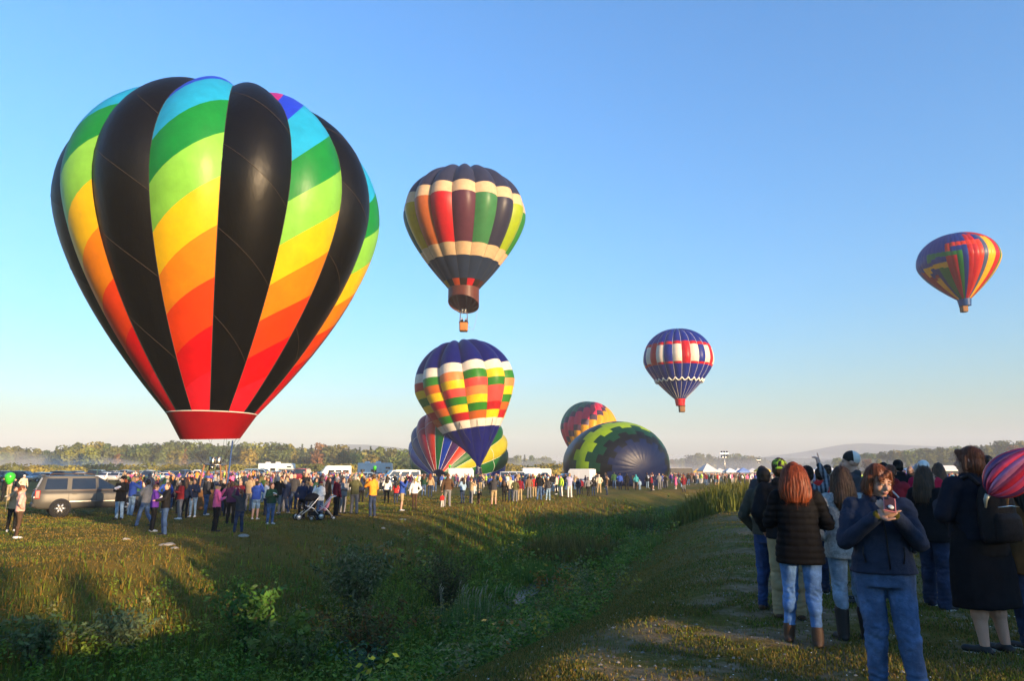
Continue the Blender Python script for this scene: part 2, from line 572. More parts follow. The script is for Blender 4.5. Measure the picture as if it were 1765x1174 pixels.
SKY_L = [(-60, 772), (0, 776), (40, 772), (75, 776), (130, 766), (200, 768), (250, 767), (300, 763), (400, 765), (440, 768), (480, 766), (520, 767), (560, 770), (590, 768), (640, 771), (690, 774), (760, 780), (870, 789), (905, 787), (970, 795), (1000, 796)]
SKY_R = [(1120, 795), (1160, 790), (1200, 784), (1260, 785), (1300, 787), (1340, 793), (1420, 797), (1455, 789), (1500, 781), (1560, 777), (1600, 774), (1650, 770), (1690, 766), (1730, 761), (1765, 763), (1850, 760)]
def tree_rows():
    used = {}
    def one(px, dist, top, front):
        p = at(px, top, dist)
        gz = hz(p.x, p.y) + float(rise(np.array([p.x]), np.array([p.y]))[0])
        h = max(4.5, p.z - gz)
        w = random.random()
        con = w < .16
        v = random.choice((5, 6)) if con else random.randrange(5)
        tone = ('dark green' if con and random.random() < .8 else random.choices(list(TONES), (.30, .20, .20, .04, .03, .20, .03))[0])
        size = 'tall' if h > 14 else ('low' if h < 9 else 'middling')
        where = [t for a, t in TREE_WHERE if px >= a][-1] if px >= 0 else TREE_WHERE[0][1]
        kind = 'conifer' if con else 'leafy tree'
        lab = f'{size} {tone} {kind} {"in front " if front else ""}{where}'
        wide = random.uniform(.9, 1.25) * (1.0 if h > 11 else 1.2)
        plant(p.x, p.y, h, tone, v, lab, 'trees of the misty treeline', wide)
    xs = np.interp
    SL = np.array(SKY_L, float); SR = np.array(SKY_R, float)
    px = -40
    while px < 1000:
        d = (335 if px < 700 else 335 + (px - 700) * .9) + random.uniform(-8, 14)
        one(px, d, float(np.interp(px, SL[:, 0], SL[:, 1])) + random.uniform(-2.5, 3.5), False)
        px += random.uniform(13, 21) * 330 / d
    px = -30
    while px < 1000:
        d = (306 if px < 700 else 306 + (px - 700) * .8) + random.uniform(-8, 8)
        one(px, d, float(np.interp(px, SL[:, 0], SL[:, 1])) + random.uniform(6, 17), True)
        px += random.uniform(14, 27) * 310 / d
    px = 1120
    while px < 1850:
        d = (560 if px < 1440 else 470) + random.uniform(-25, 25)
        one(px, d, float(np.interp(px, SR[:, 0], SR[:, 1])) + random.uniform(-1.5, 3), False)
        px += random.uniform(11, 17)
    px = 1440
    while px < 1850:
        d = 425 + random.uniform(-20, 20)
        one(px, d, float(np.interp(px, SR[:, 0], SR[:, 1])) + random.uniform(7, 15), True)
        px += random.uniform(13, 24)
tree_rows()

# the solid depth of the wood behind the front rows
def far_wood():
    Vs, Fs, Cs = [], [], []; o = 0
    for px in np.arange(-60, 1900, 5.0):
        if px < 1000: d = 372 + (0 if px < 700 else (px - 700) * .9); top = np.interp(px, *np.array(SKY_L, float).T) + 5
        elif px < 1120: d = 640; top = 796
        else: d = 600 if px < 1440 else 520; top = np.interp(px, *np.array(SKY_R, float).T) + 3
        p = at(px, top + random.uniform(0, 4), d)
        gz = hz(p.x, p.y) + float(rise(np.array([p.x]), np.array([p.y]))[0])
        h = max(4, p.z - gz); w = 7.5
        n = 70
        dd = rand_unit(n)
        P = np.array([p.x, p.y, gz + h * .5]) + dd * np.array([w * .55, w * .5, h * .52])
        tone = np.array(TONES[random.choice(('olive green', 'dark green', 'mid green', 'yellow green'))])
        V, F, C = cards(P, dd, 2.2, tone * (0.7 + .6 * rng.random(n))[:, None])
        Vs.append(V); Fs.append(F + o); Cs.append(C); o += len(V)
    put('woods', mesh_from('woods', np.concatenate(Vs), np.concatenate(Fs), [leafmat('wood_leaves', trans=.25)], cols=np.concatenate(Cs)), kind='stuff')
far_wood()

# goldenrod and brush along the far edge of the field
def brush_strip():
    for i in range(64):
        px = -30 + i * 16 + random.uniform(-5, 5)
        if px > 975: continue
        d = random.uniform(205, 232)
        top = 799 + random.uniform(-3, 4) + (2 if px < 250 else 0)
        p = at(px, top, d); gz = hz(p.x, p.y); h = max(1.2, p.z - gz)
        n = 260; dd = rand_unit(n); dd[:, 2] = np.abs(dd[:, 2])
        P = dd * rng.uniform(.75, 1.0, n)[:, None] * np.array([5.0, 2.2, h * .95]) + np.array([0, 0, h * .08])
        tone = np.array(random.choice([(.27, .23, .03), (.22, .20, .03), (.15, .16, .03), (.30, .24, .035)]))
        V, F, C = cards(P, dd, .8, tone * (0.7 + .6 * rng.random(n))[:, None])
        where = [t for a, t in TREE_WHERE if px >= a][-1] if px >= 0 else TREE_WHERE[0][1]
        nm = 'golden' if tone[0] > .25 else ('olive' if tone[0] < .18 else 'yellow green')
        thing('bush', nth(f'{random.choice(("low", "wide", "ragged", "rounded"))} {nm} bush along the field edge {where}'), 'bush', (p.x, p.y, gz), 0, 'bushes along the far edge of the field',
              mesh_from('bush', V, F, [leafmat('brush_leaves', trans=.3)], cols=C))
brush_strip()

# unseen spruces added behind the camera, heights shaped to throw the ditch's long shade
SH = Vector((-TO_SUN.x, -TO_SUN.y, 0)).normalized()         # the way shadows run
PERP = Vector((-SH.y, SH.x, 0))                              # across the shadows, growing to the far right
if PERP.x < 0: PERP = -PERP
def shade_row(S0=-46.0, less=0.0):
    tanel = math.tan(SUN_EL)
    prof = [(-60, 22), (0, 21), (2.4, 21), (3.3, 15), (4.2, 15), (4.6, 18), (5.0, 13), (7.1, 13), (7.6, 47), (10, 47), (12, 44), (15, 42), (18, 38), (21, 34), (23, 28), (24.2, 25), (25.5, 21), (30, 21), (33, 24), (40, 29), (47, 32), (55, 33), (95, 34)]  # how far the added row's shade reaches, with gaps left for sunlight
    pt = np.array(prof, float)
    t = -45.0
    while t < 92:
        reach = float(np.interp(t, pt[:, 0], pt[:, 1])) + less + random.uniform(-2.4, 1.4) * (1.5 if 23 < t < 52 else .25 if 2.4 < t < 7.4 else .8)
        s0 = S0 + random.uniform(-1.0, 1.0)
        p = PERP * t + SH * s0
        gz = hz(p.x, p.y)
        h = (reach - s0) * tanel - .5 - gz
        plant(p.x, p.y, h * 1.03, 'dark green', random.choice((5, 6)), 'dark spruce added out of view behind the photographer to cast shade', 'unseen spruces added to cast the shade', (1.15 * 16 / h * .55) * (.85 if 1.5 < t < 9 else 1), 'shade_spruce')
        t += random.uniform(1.3, 1.9)
shade_row(); S_ROW2 = -50.5; shade_row(S_ROW2, -1.2)

# ------------------------------------------------------------------ grass: blades near, tufts further off
GRASSM = leafmat('grass_blades', trans=.3, rough=.7)
def scatter(n, d0, d1, a0=-44, a1=44, power=1.0):
    """points over the view, thinning with distance"""
    a = np.radians(rng.uniform(a0, a1, n))
    u = rng.random(n)
    r = d0 * (d1 / d0) ** (u ** power)
    return r * np.sin(a), r * np.cos(a), r

def blades(x, y, z, h, w, cols, lean=.45):
    n = len(x)
    an = rng.random(n) * 2 * PI; ln = lean * (0.3 + rng.random(n)) * h
    tx, ty = np.cos(an + 1.3) , np.sin(an + 1.3)
    bx, by = np.cos(an) * w * .5, np.sin(an) * w * .5
    b0 = np.stack([x - bx, y - by, z - .01], 1); b1 = np.stack([x + bx, y + by, z - .01], 1)
    m0 = np.stack([x - bx * .7 + tx * ln * .35, y - by * .7 + ty * ln * .35, z + h * .55], 1); m1 = np.stack([x + bx * .7 + tx * ln * .35, y + by * .7 + ty * ln * .35, z + h * .55], 1)
    t = np.stack([x + tx * ln, y + ty * ln, z + h], 1)
    V = np.stack([b0, b1, m1, m0, t], 1).reshape(-1, 3)
    i = np.arange(n)[:, None] * 5
    F = np.concatenate([i + np.array([[0, 1, 2]]), i + np.array([[0, 2, 3]]), i + np.array([[3, 2, 4]])], 0)
    return V, F, np.repeat(cols, 5, 0)

def pick(n, pal, wts=None):
    pal = np.array(pal); k = rng.choice(len(pal), n, p=wts)
    return pal[k] * (0.65 + .7 * rng.random(n))[:, None]

def dirt_mask(x, y, s):
    d = np.exp(-((s + 7.4) / 2.0) ** 2) + .30 * (s < -9)
    nz = np.array([mnoise.fractal(Vector((a * .75, b * .75, 0)), .7, 2.0, 5) for a, b in zip(x, y)])
    return d * (nz > -.02)

def grass():
    n = 420000
    x, y, r = scatter(n, 2.6, 60, power=.85)
    s = ditch_s(x, y); z = height(x, y)
    keep = np.ones(n, bool)
    keep &= ~((np.abs(s) < .12))
    bare = dirt_mask(x, y, s)
    keep &= rng.random(n) > np.clip(bare * 1.15, 0, .93)
    lush = np.where(s > 0, np.exp(-(s / 4.6) ** 2.0), np.exp(-(s / 4.6) ** 3.2))
    L = rng.random(n) < lush
    dry = [(.20, .125, .020), (.15, .108, .016), (.24, .145, .030), (.100, .105, .014), (.28, .19, .065)]
    grn = [(0.102, 0.158, 0.011), (0.145, 0.194, 0.016), (0.072, 0.116, 0.009), (0.196, 0.189, 0.025)]
    nzv = np.sin(x * .9 + 2 * np.sin(y * .5)) * np.sin(y * .8 + 1.1) + rng.normal(size=n) * .35
    cols = pick(n, dry, [.27, .27, .16, .2, .1])
    mg = (nzv > .35) & ~L
    cols[mg] = pick(int(mg.sum()), grn)
    cols[L] = pick(int(L.sum()), grn, [.4, .25, .25, .1])
    nb = L & (s < -1.2); cols[nb] = pick(int(nb.sum()), [(.13, .23, .018), (.17, .26, .03), (.10, .18, .014)])
    fs = (s > 4) & (s < 9.5) & (rng.random(n) < .6); cols[fs] = pick(int(fs.sum()), [(.20, .115, .018), (.15, .10, .016), (.12, .115, .016)])
    h = np.where(L, rng.uniform(.07, .26, n), np.where(s > 0, rng.uniform(.018, .055, n), rng.uniform(.015, .040, n))) * np.where(rng.random(n) < .03, 1.5, 1.0)
    w = np.clip(.004 + r * .0008, .005, .05) * np.where(L, 1.5, 1.0)
    h = h * (.75 + r * .011)
    k = keep
    V, F, C = blades(x[k], y[k], z[k], h[k], w[k], cols[k])
    put('grass', mesh_from('grass', V, F, [GRASSM], cols=C), kind='stuff')
grass()

def turf():
    """the short trodden turf round the near group"""
    n = 170000
    x, y, r = scatter(n, 3.2, 15, -20, 43, .9)
    s = ditch_s(x, y); z = height(x, y)
    bare = dirt_mask(x, y, s)
    k = (s < -4.2) & (rng.random(n) > np.clip(bare * 1.05, 0, .9))
    x, y, r, z = x[k], y[k], r[k], z[k]; n = len(x)
    cols = pick(n, [(.10, .10, .016), (.075, .095, .014), (.15, .115, .022), (.12, .12, .03), (.20, .15, .06)], [.28, .3, .2, .14, .08])
    V, F, C = blades(x, y, z, rng.uniform(.012, .042, n), .0035 + r * .0007, cols, .8)
    put('turf', mesh_from('turf', V, F, [GRASSM], cols=C), kind='stuff')
turf()

def weeds():
    """leafy weeds crowding the ditch: stems carrying pairs of small leaves"""
    n = 7500
    x, y, r = scatter(n, 6.5, 90, -46, 34, .9)
    s = ditch_s(x, y)
    lim = np.where(s > 0, 5.6, 3.9) * (0.55 + .6 * rng.random(n))
    k = (np.abs(s) < lim) & (np.abs(s) > .12) & (y < 90)
    x, y, r, s = x[k], y[k], r[k], s[k]; z = height(x, y)
    Vs, Fs, Cs = [], [], []; o = 0
    pal = [(0.080, 0.158, 0.013), (0.109, 0.189, 0.018), (0.152, 0.210, 0.023), (0.065, 0.116, 0.011), (0.196, 0.189, 0.068), (0.261, 0.221, 0.022), (0.275, 0.126, 0.020)]
    for i in range(len(x)):
        H = random.uniform(.25, .75) * (1.15 if abs(s[i]) < 2.5 else .8)
        m = 34 if r[i] < 22 else 14
        c = np.array(pal[min(6, int(abs(mnoise.noise(Vector((x[i] * .35, y[i] * .35, 3)))) * 9 + random.random() * 2.2))])
        t = rng.random(m) ** .7
        an = rng.random(m) * 2 * PI; sp = H * .42 * (0.35 + t * .8) * np.sqrt(rng.random(m))
        P = np.stack([x[i] + sp * np.cos(an), y[i] + sp * np.sin(an), z[i] + H * t], 1)
        d = np.stack([np.cos(an) * .5, np.sin(an) * .5, np.full(m, .9)], 1)
        V, F, C = cards(P, d, (.065 if r[i] < 22 else .12) * (1 + .004 * r[i]), c * (0.6 + .8 * rng.random(m))[:, None], aspect=.55)
        Vs.append(V); Fs.append(F + o); Cs.append(C); o += len(V)
    put('weeds', mesh_from('weeds', np.concatenate(Vs), np.concatenate(Fs), [leafmat('weed_leaves', trans=.3)], cols=np.concatenate(Cs)), kind='stuff')
weeds()

def shrub(px, py, h, w, stems, leaves, leaf, col, label, name='shrub', aspect=.32, cat='shrub', up=.5, stemcol=(.06, .045, .025), dist_z=None, tip=None):
    g = ground_at(px, py)
    root = thing(name, label, cat, g, 0, None)
    b = MB(); P = []; D = []
    for k in range(stems):
        a = random.uniform(0, 6.28); ln = h * random.uniform(.6, 1.0); sp = w * .5 * random.uniform(.15, 1.0)
        pts = [Vector((random.uniform(-.08, .08), random.uniform(-.08, .08), -.1)), Vector((math.cos(a) * sp * .35, math.sin(a) * sp * .35, ln * .5)), Vector((math.cos(a) * sp, math.sin(a) * sp, ln))]
        b.tube(pts, [.006 + .003 * h, .004 + .0015 * h, .002], 4)
        for j in range(leaves // stems):
            t = random.uniform(.2, 1.0)
            q = pts[0].lerp(pts[1], t * 2) if t < .5 else pts[1].lerp(pts[2], t * 2 - 1)
            a2 = random.uniform(0, 6.28); off = random.uniform(.02, .10) * (1 + h * .4)
            P.append((q.x + math.cos(a2) * off, q.y + math.sin(a2) * off, q.z + random.uniform(-.03, .06))); D.append((math.cos(a2) * .6, math.sin(a2) * .6, up))
    b.build('stem', mat('shrub_stem_' + name, stemcol, .9), root)
    P = np.array(P); n = len(P)
    cols = np.array(col)[rng.integers(0, len(col), n)] * (0.65 + .7 * rng.random(n))[:, None]
    V, F, C = cards(P, np.array(D), leaf, cols, aspect=aspect, jit=.5)
    o = put('foliage', mesh_from('foliage', V, F, [leafmat('shrub_leaves', trans=.3)], cols=C), root)
    o['kind'] = 'stuff'
    if tip:
        tv = MB()
        for k in range(stems):
            i = random.randrange(n); q = P[i]
            tv = MB(); tv.tube([(q[0], q[1], max(q[2], h * .75)), (q[0] + .03, q[1], max(q[2], h * .75) + .14)], [.014, .006], 5)
            tv.build('seed_head', mat('seed_head', tip, .9), root)
    return root
shrub(610, 1075, 1.9, 2.6, 40, 3400, .13, [(0.085, 0.112, 0.037), (0.171, 0.188, 0.094), (0.062, 0.087, 0.020), (0.116, 0.128, 0.037)], 'tall willow shrub with pale narrow leaves on the far bank of the ditch', 'willow_shrub')
shrub(770, 1060, 1.6, 2.6, 44, 2200, .10, [(0.070, 0.068, 0.015), (0.093, 0.075, 0.020), (0.054, 0.068, 0.015)], 'brown twiggy shrub right of the pale willow shrub', 'twiggy_shrub', aspect=.3)
shrub(640, 1150, 1.2, 2.4, 32, 1700, .10, [(0.085, 0.068, 0.015), (0.155, 0.068, 0.015), (0.070, 0.083, 0.018)], 'reddish low shrub at the foot of the willow shrub', 'low_shrub')
shrub(425, 1125, 1.25, 1.8, 26, 1300, .12, [(0.046, 0.128, 0.018), (0.070, 0.150, 0.022), (0.034, 0.090, 0.015)], 'bright green leafy shrub left of the willow shrub', 'leafy_shrub', aspect=.5)
shrub(500, 1140, .9, 1.1, 12, 260, .14, [(0.147, 0.195, 0.022), (0.116, 0.165, 0.020)], 'yellow green maple seedling in the ditch weeds', 'maple_seedling', aspect=.8)
shrub(455, 1165, .8, 1.1, 10, 220, .14, [(.10, .13, .02), (.08, .115, .016)], 'yellow green seedling with broad leaves near the bottom edge', 'seedling', aspect=.8)
shrub(210, 1130, .8, 1.5, 26, 1000, .10, [(0.132, 0.173, 0.075), (0.101, 0.143, 0.056)], 'grey green mugwort clump on the left bank', 'mugwort_clump', aspect=.35)
shrub(60, 1150, .8, 1.8, 24, 1000, .11, [(0.085, 0.128, 0.050), (0.062, 0.105, 0.027)], 'dark weedy clump in the bottom left corner', 'weed_clump', aspect=.4)
shrub(530, 1172, .95, .9, 7, 210, .13, [(0.116, 0.143, 0.037), (0.093, 0.128, 0.035)], 'tall single weed with narrow leaves at the bottom edge', 'tall_weed', aspect=.28)
shrub(620, 1172, .7, 1.3, 16, 420, .10, [(0.093, 0.150, 0.081), (0.070, 0.128, 0.056)], 'blue green leafy clump at the bottom edge', 'leafy_clump', aspect=.45)

def tuft(px, py, h, rx, ry, n, w, pal, label, name, heads=0, cat='grass clump'):
    """a clump of long blades, some ending in a seed head"""
    g = ground_at(px, py)
    root = thing(name, label, cat, g, 0, None)
    a = rng.random(n) * 2 * PI; r = np.sqrt(rng.random(n))
    x, y = rx * r * np.cos(a), ry * r * np.sin(a)
    z = height(x + g.x, y + g.y) - g.z
    V, F, C = blades(x, y, z, h * (1.05 - .45 * r) * rng.uniform(.6, 1.1, n), np.full(n, w), pick(n, pal), .38)
    o = put('foliage', mesh_from('foliage', V, F, [GRASSM], cols=C), root); o['kind'] = 'stuff'
    for k in range(heads):
        i = rng.integers(0, n); q = Vector((x[i], y[i], z[i])); hh = h * random.uniform(.9, 1.15)
        t = MB(); b = q + Vector((random.uniform(-.12, .12), random.uniform(-.12, .12), hh))
        t.tube([q, q.lerp(b, .6) + Vector((0, 0, .03)), b], [.004, .003, .003], 4); t.tube([b, b + Vector((.02, 0, .05)), b + Vector((.05, 0, .12))], [.008, .014, .005], 5)
        t.build('seed_head', mat('seed_head', (.30, .25, .15), .9), root)
    return root
tuft(820, 1090, .85, .9, .7, 1500, .012, [(0.078, 0.165, 0.025), (0.109, 0.195, 0.037), (0.155, 0.180, 0.062)], 'grass clump with pale seed heads on the near bank', 'grass_clump', 26)
tuft(990, 965, 1.3, 2.0, 2.6, 1500, .035, [(0.132, 0.105, 0.020), (0.155, 0.128, 0.025), (0.093, 0.090, 0.018)], 'brown reedy clump in the middle of the ditch', 'reed_clump', cat='reeds')
tuft(1120, 912, 1.1, 1.6, 3.0, 900, .04, [(0.093, 0.120, 0.020), (0.124, 0.105, 0.022)], 'brownish green reed clump half way along the ditch', 'reed_clump', cat='reeds')
tuft(1215, 886, 1.2, 1.3, 3.5, 900, .05, [(0.109, 0.128, 0.020), (0.132, 0.143, 0.025)], 'tall green reeds on the far side of the ditch', 'reed_clump', cat='reeds')
tuft(1258, 872, 1.45, 2.6, 5.0, 1500, .06, [(.13, .13, .022), (.09, .10, .018), (.15, .14, .03)], 'yellow green reed bed in the ditch near the floodlight mast', 'reed_clump', cat='reeds')
tuft(1300, 866, 1.2, 3.0, 5.0, 1200, .06, [(0.093, 0.112, 0.018), (0.116, 0.128, 0.022)], 'dark rush clump at the end of the ditch beside the hooded man', 'reed_clump', cat='reeds')
tuft(930, 1000, .8, 1.2, 1.5, 900, .02, [(0.078, 0.150, 0.020), (0.109, 0.180, 0.025)], 'bright green grass clump beside the dark ditch water', 'grass_clump')
tuft(1090, 960, .7, 1.2, 2.2, 900, .02, [(0.093, 0.165, 0.025), (0.155, 0.180, 0.037)], 'pale green grass clump on the near ditch bank', 'grass_clump')
shrub(875, 1045, .6, 1.0, 10, 240, .16, [(0.070, 0.165, 0.020), (0.093, 0.180, 0.025)], 'fern like plant beside the dark ditch water', 'fern_plant', aspect=.4, cat='plant')

def pebbles():
    """small stones, dead leaves and white clover heads lying on the trodden strip and the turf"""
    n = 5200
    x, y, r = scatter(n, 3.0, 26, -40, 44, .8)
    s = ditch_s(x, y)
    k = (s < -5.2) | ((s > 7) & (rng.random(n) < .3))
    x, y, r = x[k], y[k], r[k]; z = height(x, y); n = len(x)
    kind = rng.random(n)
    sz = np.where(kind < .5, rng.uniform(.006, .022, n), np.where(kind < .8, rng.uniform(.012, .03, n), rng.uniform(.006, .011, n)))
    base = np.array([(1, 0, .1), (.3, .95, .05), (-.8, .6, .12), (-.85, -.55, .06), (.25, -1, .1), (0, 0, .8)])
    an = rng.random(n) * 6.28; c, s_ = np.cos(an), np.sin(an)
    P = base[None] * sz[:, None, None] * rng.uniform(.7, 1.3, (n, 6, 1))
    P[kind >= .5] *= np.array([1, .6, .35])
    V = np.stack([P[..., 0] * c[:, None] - P[..., 1] * s_[:, None] + x[:, None], P[..., 0] * s_[:, None] + P[..., 1] * c[:, None] + y[:, None], P[..., 2] + z[:, None] + np.where(kind > .8, .035, .002)[:, None]], -1).reshape(-1, 3)
    F = (np.array([(0, 1, 5), (1, 2, 5), (2, 3, 5), (3, 4, 5), (4, 0, 5)])[None] + np.arange(n)[:, None, None] * 6).reshape(-1, 3)
    pal = np.array([(.26, .22, .17), (.20, .12, .05), (.72, .70, .66)])
    C = pal[np.where(kind < .5, 0, np.where(kind < .8, 1, 2))] * (0.6 + .8 * rng.random(n))[:, None]
    put('pebbles', mesh_from('pebbles', V, F, [leafmat('litter', trans=0.0, rough=.9)], cols=np.repeat(C, 6, 0)), kind='stuff')
pebbles()
# ================================================================== HOT AIR BALLOONS
def nylon():
    """ripstop envelope cloth: the panel's own colour, a soft sheen and small wrinkles"""
    m, nt, p = nodes('envelope_cloth')
    oi = N(nt, 'ShaderNodeObjectInfo')
    tc = N(nt, 'ShaderNodeTexCoord')
    nz = N(nt, 'ShaderNodeTexNoise', i_Scale=1.3, i_Detail=5.0, i_Roughness=.6)
    nt.links.new(tc.outputs['Object'], nz.inputs['Vector'])
    rp = ramp(nt, nz.outputs[0], [(.3, (.86, .86, .86)), (.7, (1.06, 1.06, 1.06))])
    c = mixc(nt, 1.0, oi.outputs['Color'], rp.outputs[0], 'MULTIPLY')
    nt.links.new(c, p.inputs['Base Color'])
    p.inputs['Roughness'].default_value = .40
    p.inputs['Specular IOR Level'].default_value = .24
    mp = N(nt, 'ShaderNodeMapping'); mp.inputs['Scale'].default_value = (1, 1, .45)
    nt.links.new(tc.outputs['Object'], mp.inputs['Vector'])
    n2 = N(nt, 'ShaderNodeTexNoise', i_Scale=1.9, i_Detail=6.0, i_Roughness=.55)
    nt.links.new(mp.outputs[0], n2.inputs['Vector'])
    bp = N(nt, 'ShaderNodeBump', i_Strength=.22, i_Distance=.10)
    nt.links.new(n2.outputs[0], bp.inputs['Height']); nt.links.new(bp.outputs[0], p.inputs['Normal'])
    tr = N(nt, 'ShaderNodeBsdfTranslucent'); nt.links.new(c, tr.inputs['Color'])
    mx = N(nt, 'ShaderNodeMixShader', i_0=.22)
    nt.links.new(p.outputs[0], mx.inputs[1]); nt.links.new(tr.outputs[0], mx.inputs[2])
    nt.links.new(mx.outputs[0], nt.nodes['Material Output'].inputs['Surface'])
    return m
NYLON = nylon()
ROPE = mat('rope', (.30, .28, .24), .9)
DARK_ROPE = mat('dark_rope', (.03, .03, .035), .8)
TAPE = mat('pale_load_tape', (.62, .60, .55), .8)
BLACKTAPE = mat('dark_load_tape', (.03, .03, .03), .8)
WICKER = mat('wicker', (.20, .095, .035), .8, var=.4, scale=14, bump=.7, bscale=30)
LEATHER = mat('basket_leather', (.06, .035, .02), .6)
STEEL = mat('burner_steel', (.45, .43, .40), .35, metal=1.0)

class Envelope:
    """surface of revolution about the axis mouth -> crown with billowing gores"""
    def __init__(self, R_, low, up, rm, q, n, bulge, M, squash=1.0, phase=0.0):
        self.R, self.low, self.up, self.rm, self.q, self.n, self.bulge, self.M, self.phase = R_, low, up, rm, q, n, bulge, M, phase
        zs = np.linspace(-low, up, 400); self.zs = zs
        rs = self._r(zs)
        L = np.concatenate([[0], np.cumsum(np.hypot(np.diff(zs), np.diff(rs)))])
        self.L = L / L[-1]
        self.ground = None
    def _r(self, z):
        s = np.clip((z + self.low) / self.low, 0, 1)
        lo = self.rm + (1 - self.rm) * (1 - (1 - s) ** self.q)
        t = np.clip(z / self.up, 0, 1)
        hi = np.sqrt(np.clip(1 - t ** 2.15, 0, 1))
        return np.where(z < 0, lo, hi)
    def pt(self, v, a):
        """v: 0 mouth .. 1 crown along the cloth; a: azimuth in gores"""
        v = np.asarray(v, float); a = np.asarray(a, float)
        z = np.interp(v, self.L, self.zs); r = self._r(z)
        u = a - np.floor(a)
        w = 1 - (2 * u - 1) ** 2
        fade = np.clip(r * 1.25 - .28, 0, 1) ** .8
        rr = r * (1 + self.bulge * (w - .35) * fade)
        zz = z + self.bulge * .9 * (w - .35) * np.clip(z / self.up, 0, 1) * (r > .02) * np.clip(r * 2, 0, 1)
        th = (a * 2 * PI / self.n) + self.phase
        P = np.stack([rr * np.sin(th) * self.R, -rr * np.cos(th) * self.R, zz * self.R], -1)
        W = np.asarray(self.M.to_3x3())
        P = P @ W.T + np.asarray(self.M.translation)
        if self.ground is not None:
            g = self.ground + .06
            lowz = P[..., 2] < g
            P[..., 2] = np.where(lowz, g + .02 * np.sin(P[..., 0] * 3), P[..., 2])
        return P
    def v_at(self, py, a):
        """the height along gore azimuth a that shows on image row py (front side)"""
        vs = np.linspace(0, .995, 500)
        P = self.pt(vs, np.full(500, a))
        rows = np.array([project(p)[1] for p in P])
        k = int(np.argmin(rows)) if rows.argmin() > 5 else 499     # beyond the skyline the rows turn back
        return float(np.interp(-py, -rows[:k + 1], vs[:k + 1]))

def panel_mesh(env, a0, a1, lo, hi, origin, nu=5, nv=None):
    """one sewn panel: lo / hi are (left, right) heights"""
    span = max(hi[0] - lo[0], hi[1] - lo[1])
    nv = nv or max(2, int(span * 44) + 1)
    us = np.linspace(a0, a1 - 1e-6, nu + 1); t = (us - a0) / (a1 - a0)
    l = lo[0] + (lo[1] - lo[0]) * t; h = hi[0] + (hi[1] - hi[0]) * t
    k = np.linspace(0, 1, nv + 1)[:, None]
    Vv = l[None] * (1 - k) + h[None] * k
    fl = math.floor(a0 + 1e-6)
    A = np.broadcast_to(us[None], Vv.shape)
    A = np.clip(A, fl + 1e-7, fl + 1 - 1e-7)
    P = env.pt(np.clip(Vv, 0, 1), A) - np.asarray(origin)
    i = np.arange(nv)[:, None]; j = np.arange(nu)[None]
    F = np.stack([i * (nu + 1) + j, i * (nu + 1) + j + 1, (i + 1) * (nu + 1) + j + 1, (i + 1) * (nu + 1) + j], -1).reshape(-1, 4)
    return mesh_from('panel', P.reshape(-1, 3), F, [NYLON], smooth=True)

def panel(env, root, a0, a1, lo, hi, col, nu=5, name='panel'):
    o = put(name, panel_mesh(env, a0, a1, lo, hi, root.location, nu), root)
    o.color = (*[(x ** 1.16) * .88 for x in col], 1)
    return o

def seam(env, root, a, v0, v1, r, m, name='load_tape'):
    vs = np.linspace(v0, v1, 34)
    P = env.pt(vs, np.full(34, math.floor(a + .5) + 1e-6)) - np.asarray(root.location)
    b = MB(); b.tube(P, r, 5); b.build(name, m, root)

def ring(env, root, v, r, m, name='horizontal_tape', na=160, a0=None, a1=None, close=True):
    As = np.linspace(0, env.n, na, endpoint=False)
    P = env.pt(np.full(na, v), As) - np.asarray(root.location)
    b = MB(); b.tube(P, r, 5, closed=True); b.build(name, m, root)

def cone_skirt(env, root, drop, r1, col, flare_n=24, name='scoop', wob=.0, side=None):
    """the fire resistant skirt hanging below the mouth; side(theta) lets one side hang lower"""
    n = 48
    base = env.pt(np.zeros(n), np.linspace(0, env.n, n, endpoint=False) + 1e-6)
    c = base.mean(0); W = np.asarray(env.M.to_3x3()); ax = W[:, 2]
    rows = 6; V = []
    for i in range(rows):
        t = i / (rows - 1)
        for k in range(n):
            d = base[k] - c
            s = 1 + (r1 - 1) * t
            dd = drop * (1 + (side(2 * PI * k / n) if side else 0))
            V.append(c + d * (s + wob * math.sin(k * 1.7) * t) - ax * dd * t)
    V = np.array(V) - np.asarray(root.location)
    F = np.array([(i * n + k, i * n + (k + 1) % n, (i + 1) * n + (k + 1) % n, (i + 1) * n + k) for i in range(rows - 1) for k in range(n)])
    o = put(name, mesh_from(name, V, F, [NYLON], smooth=True), root); o.color = (*col, 1)
    return c, V[-n:] + np.asarray(root.location)

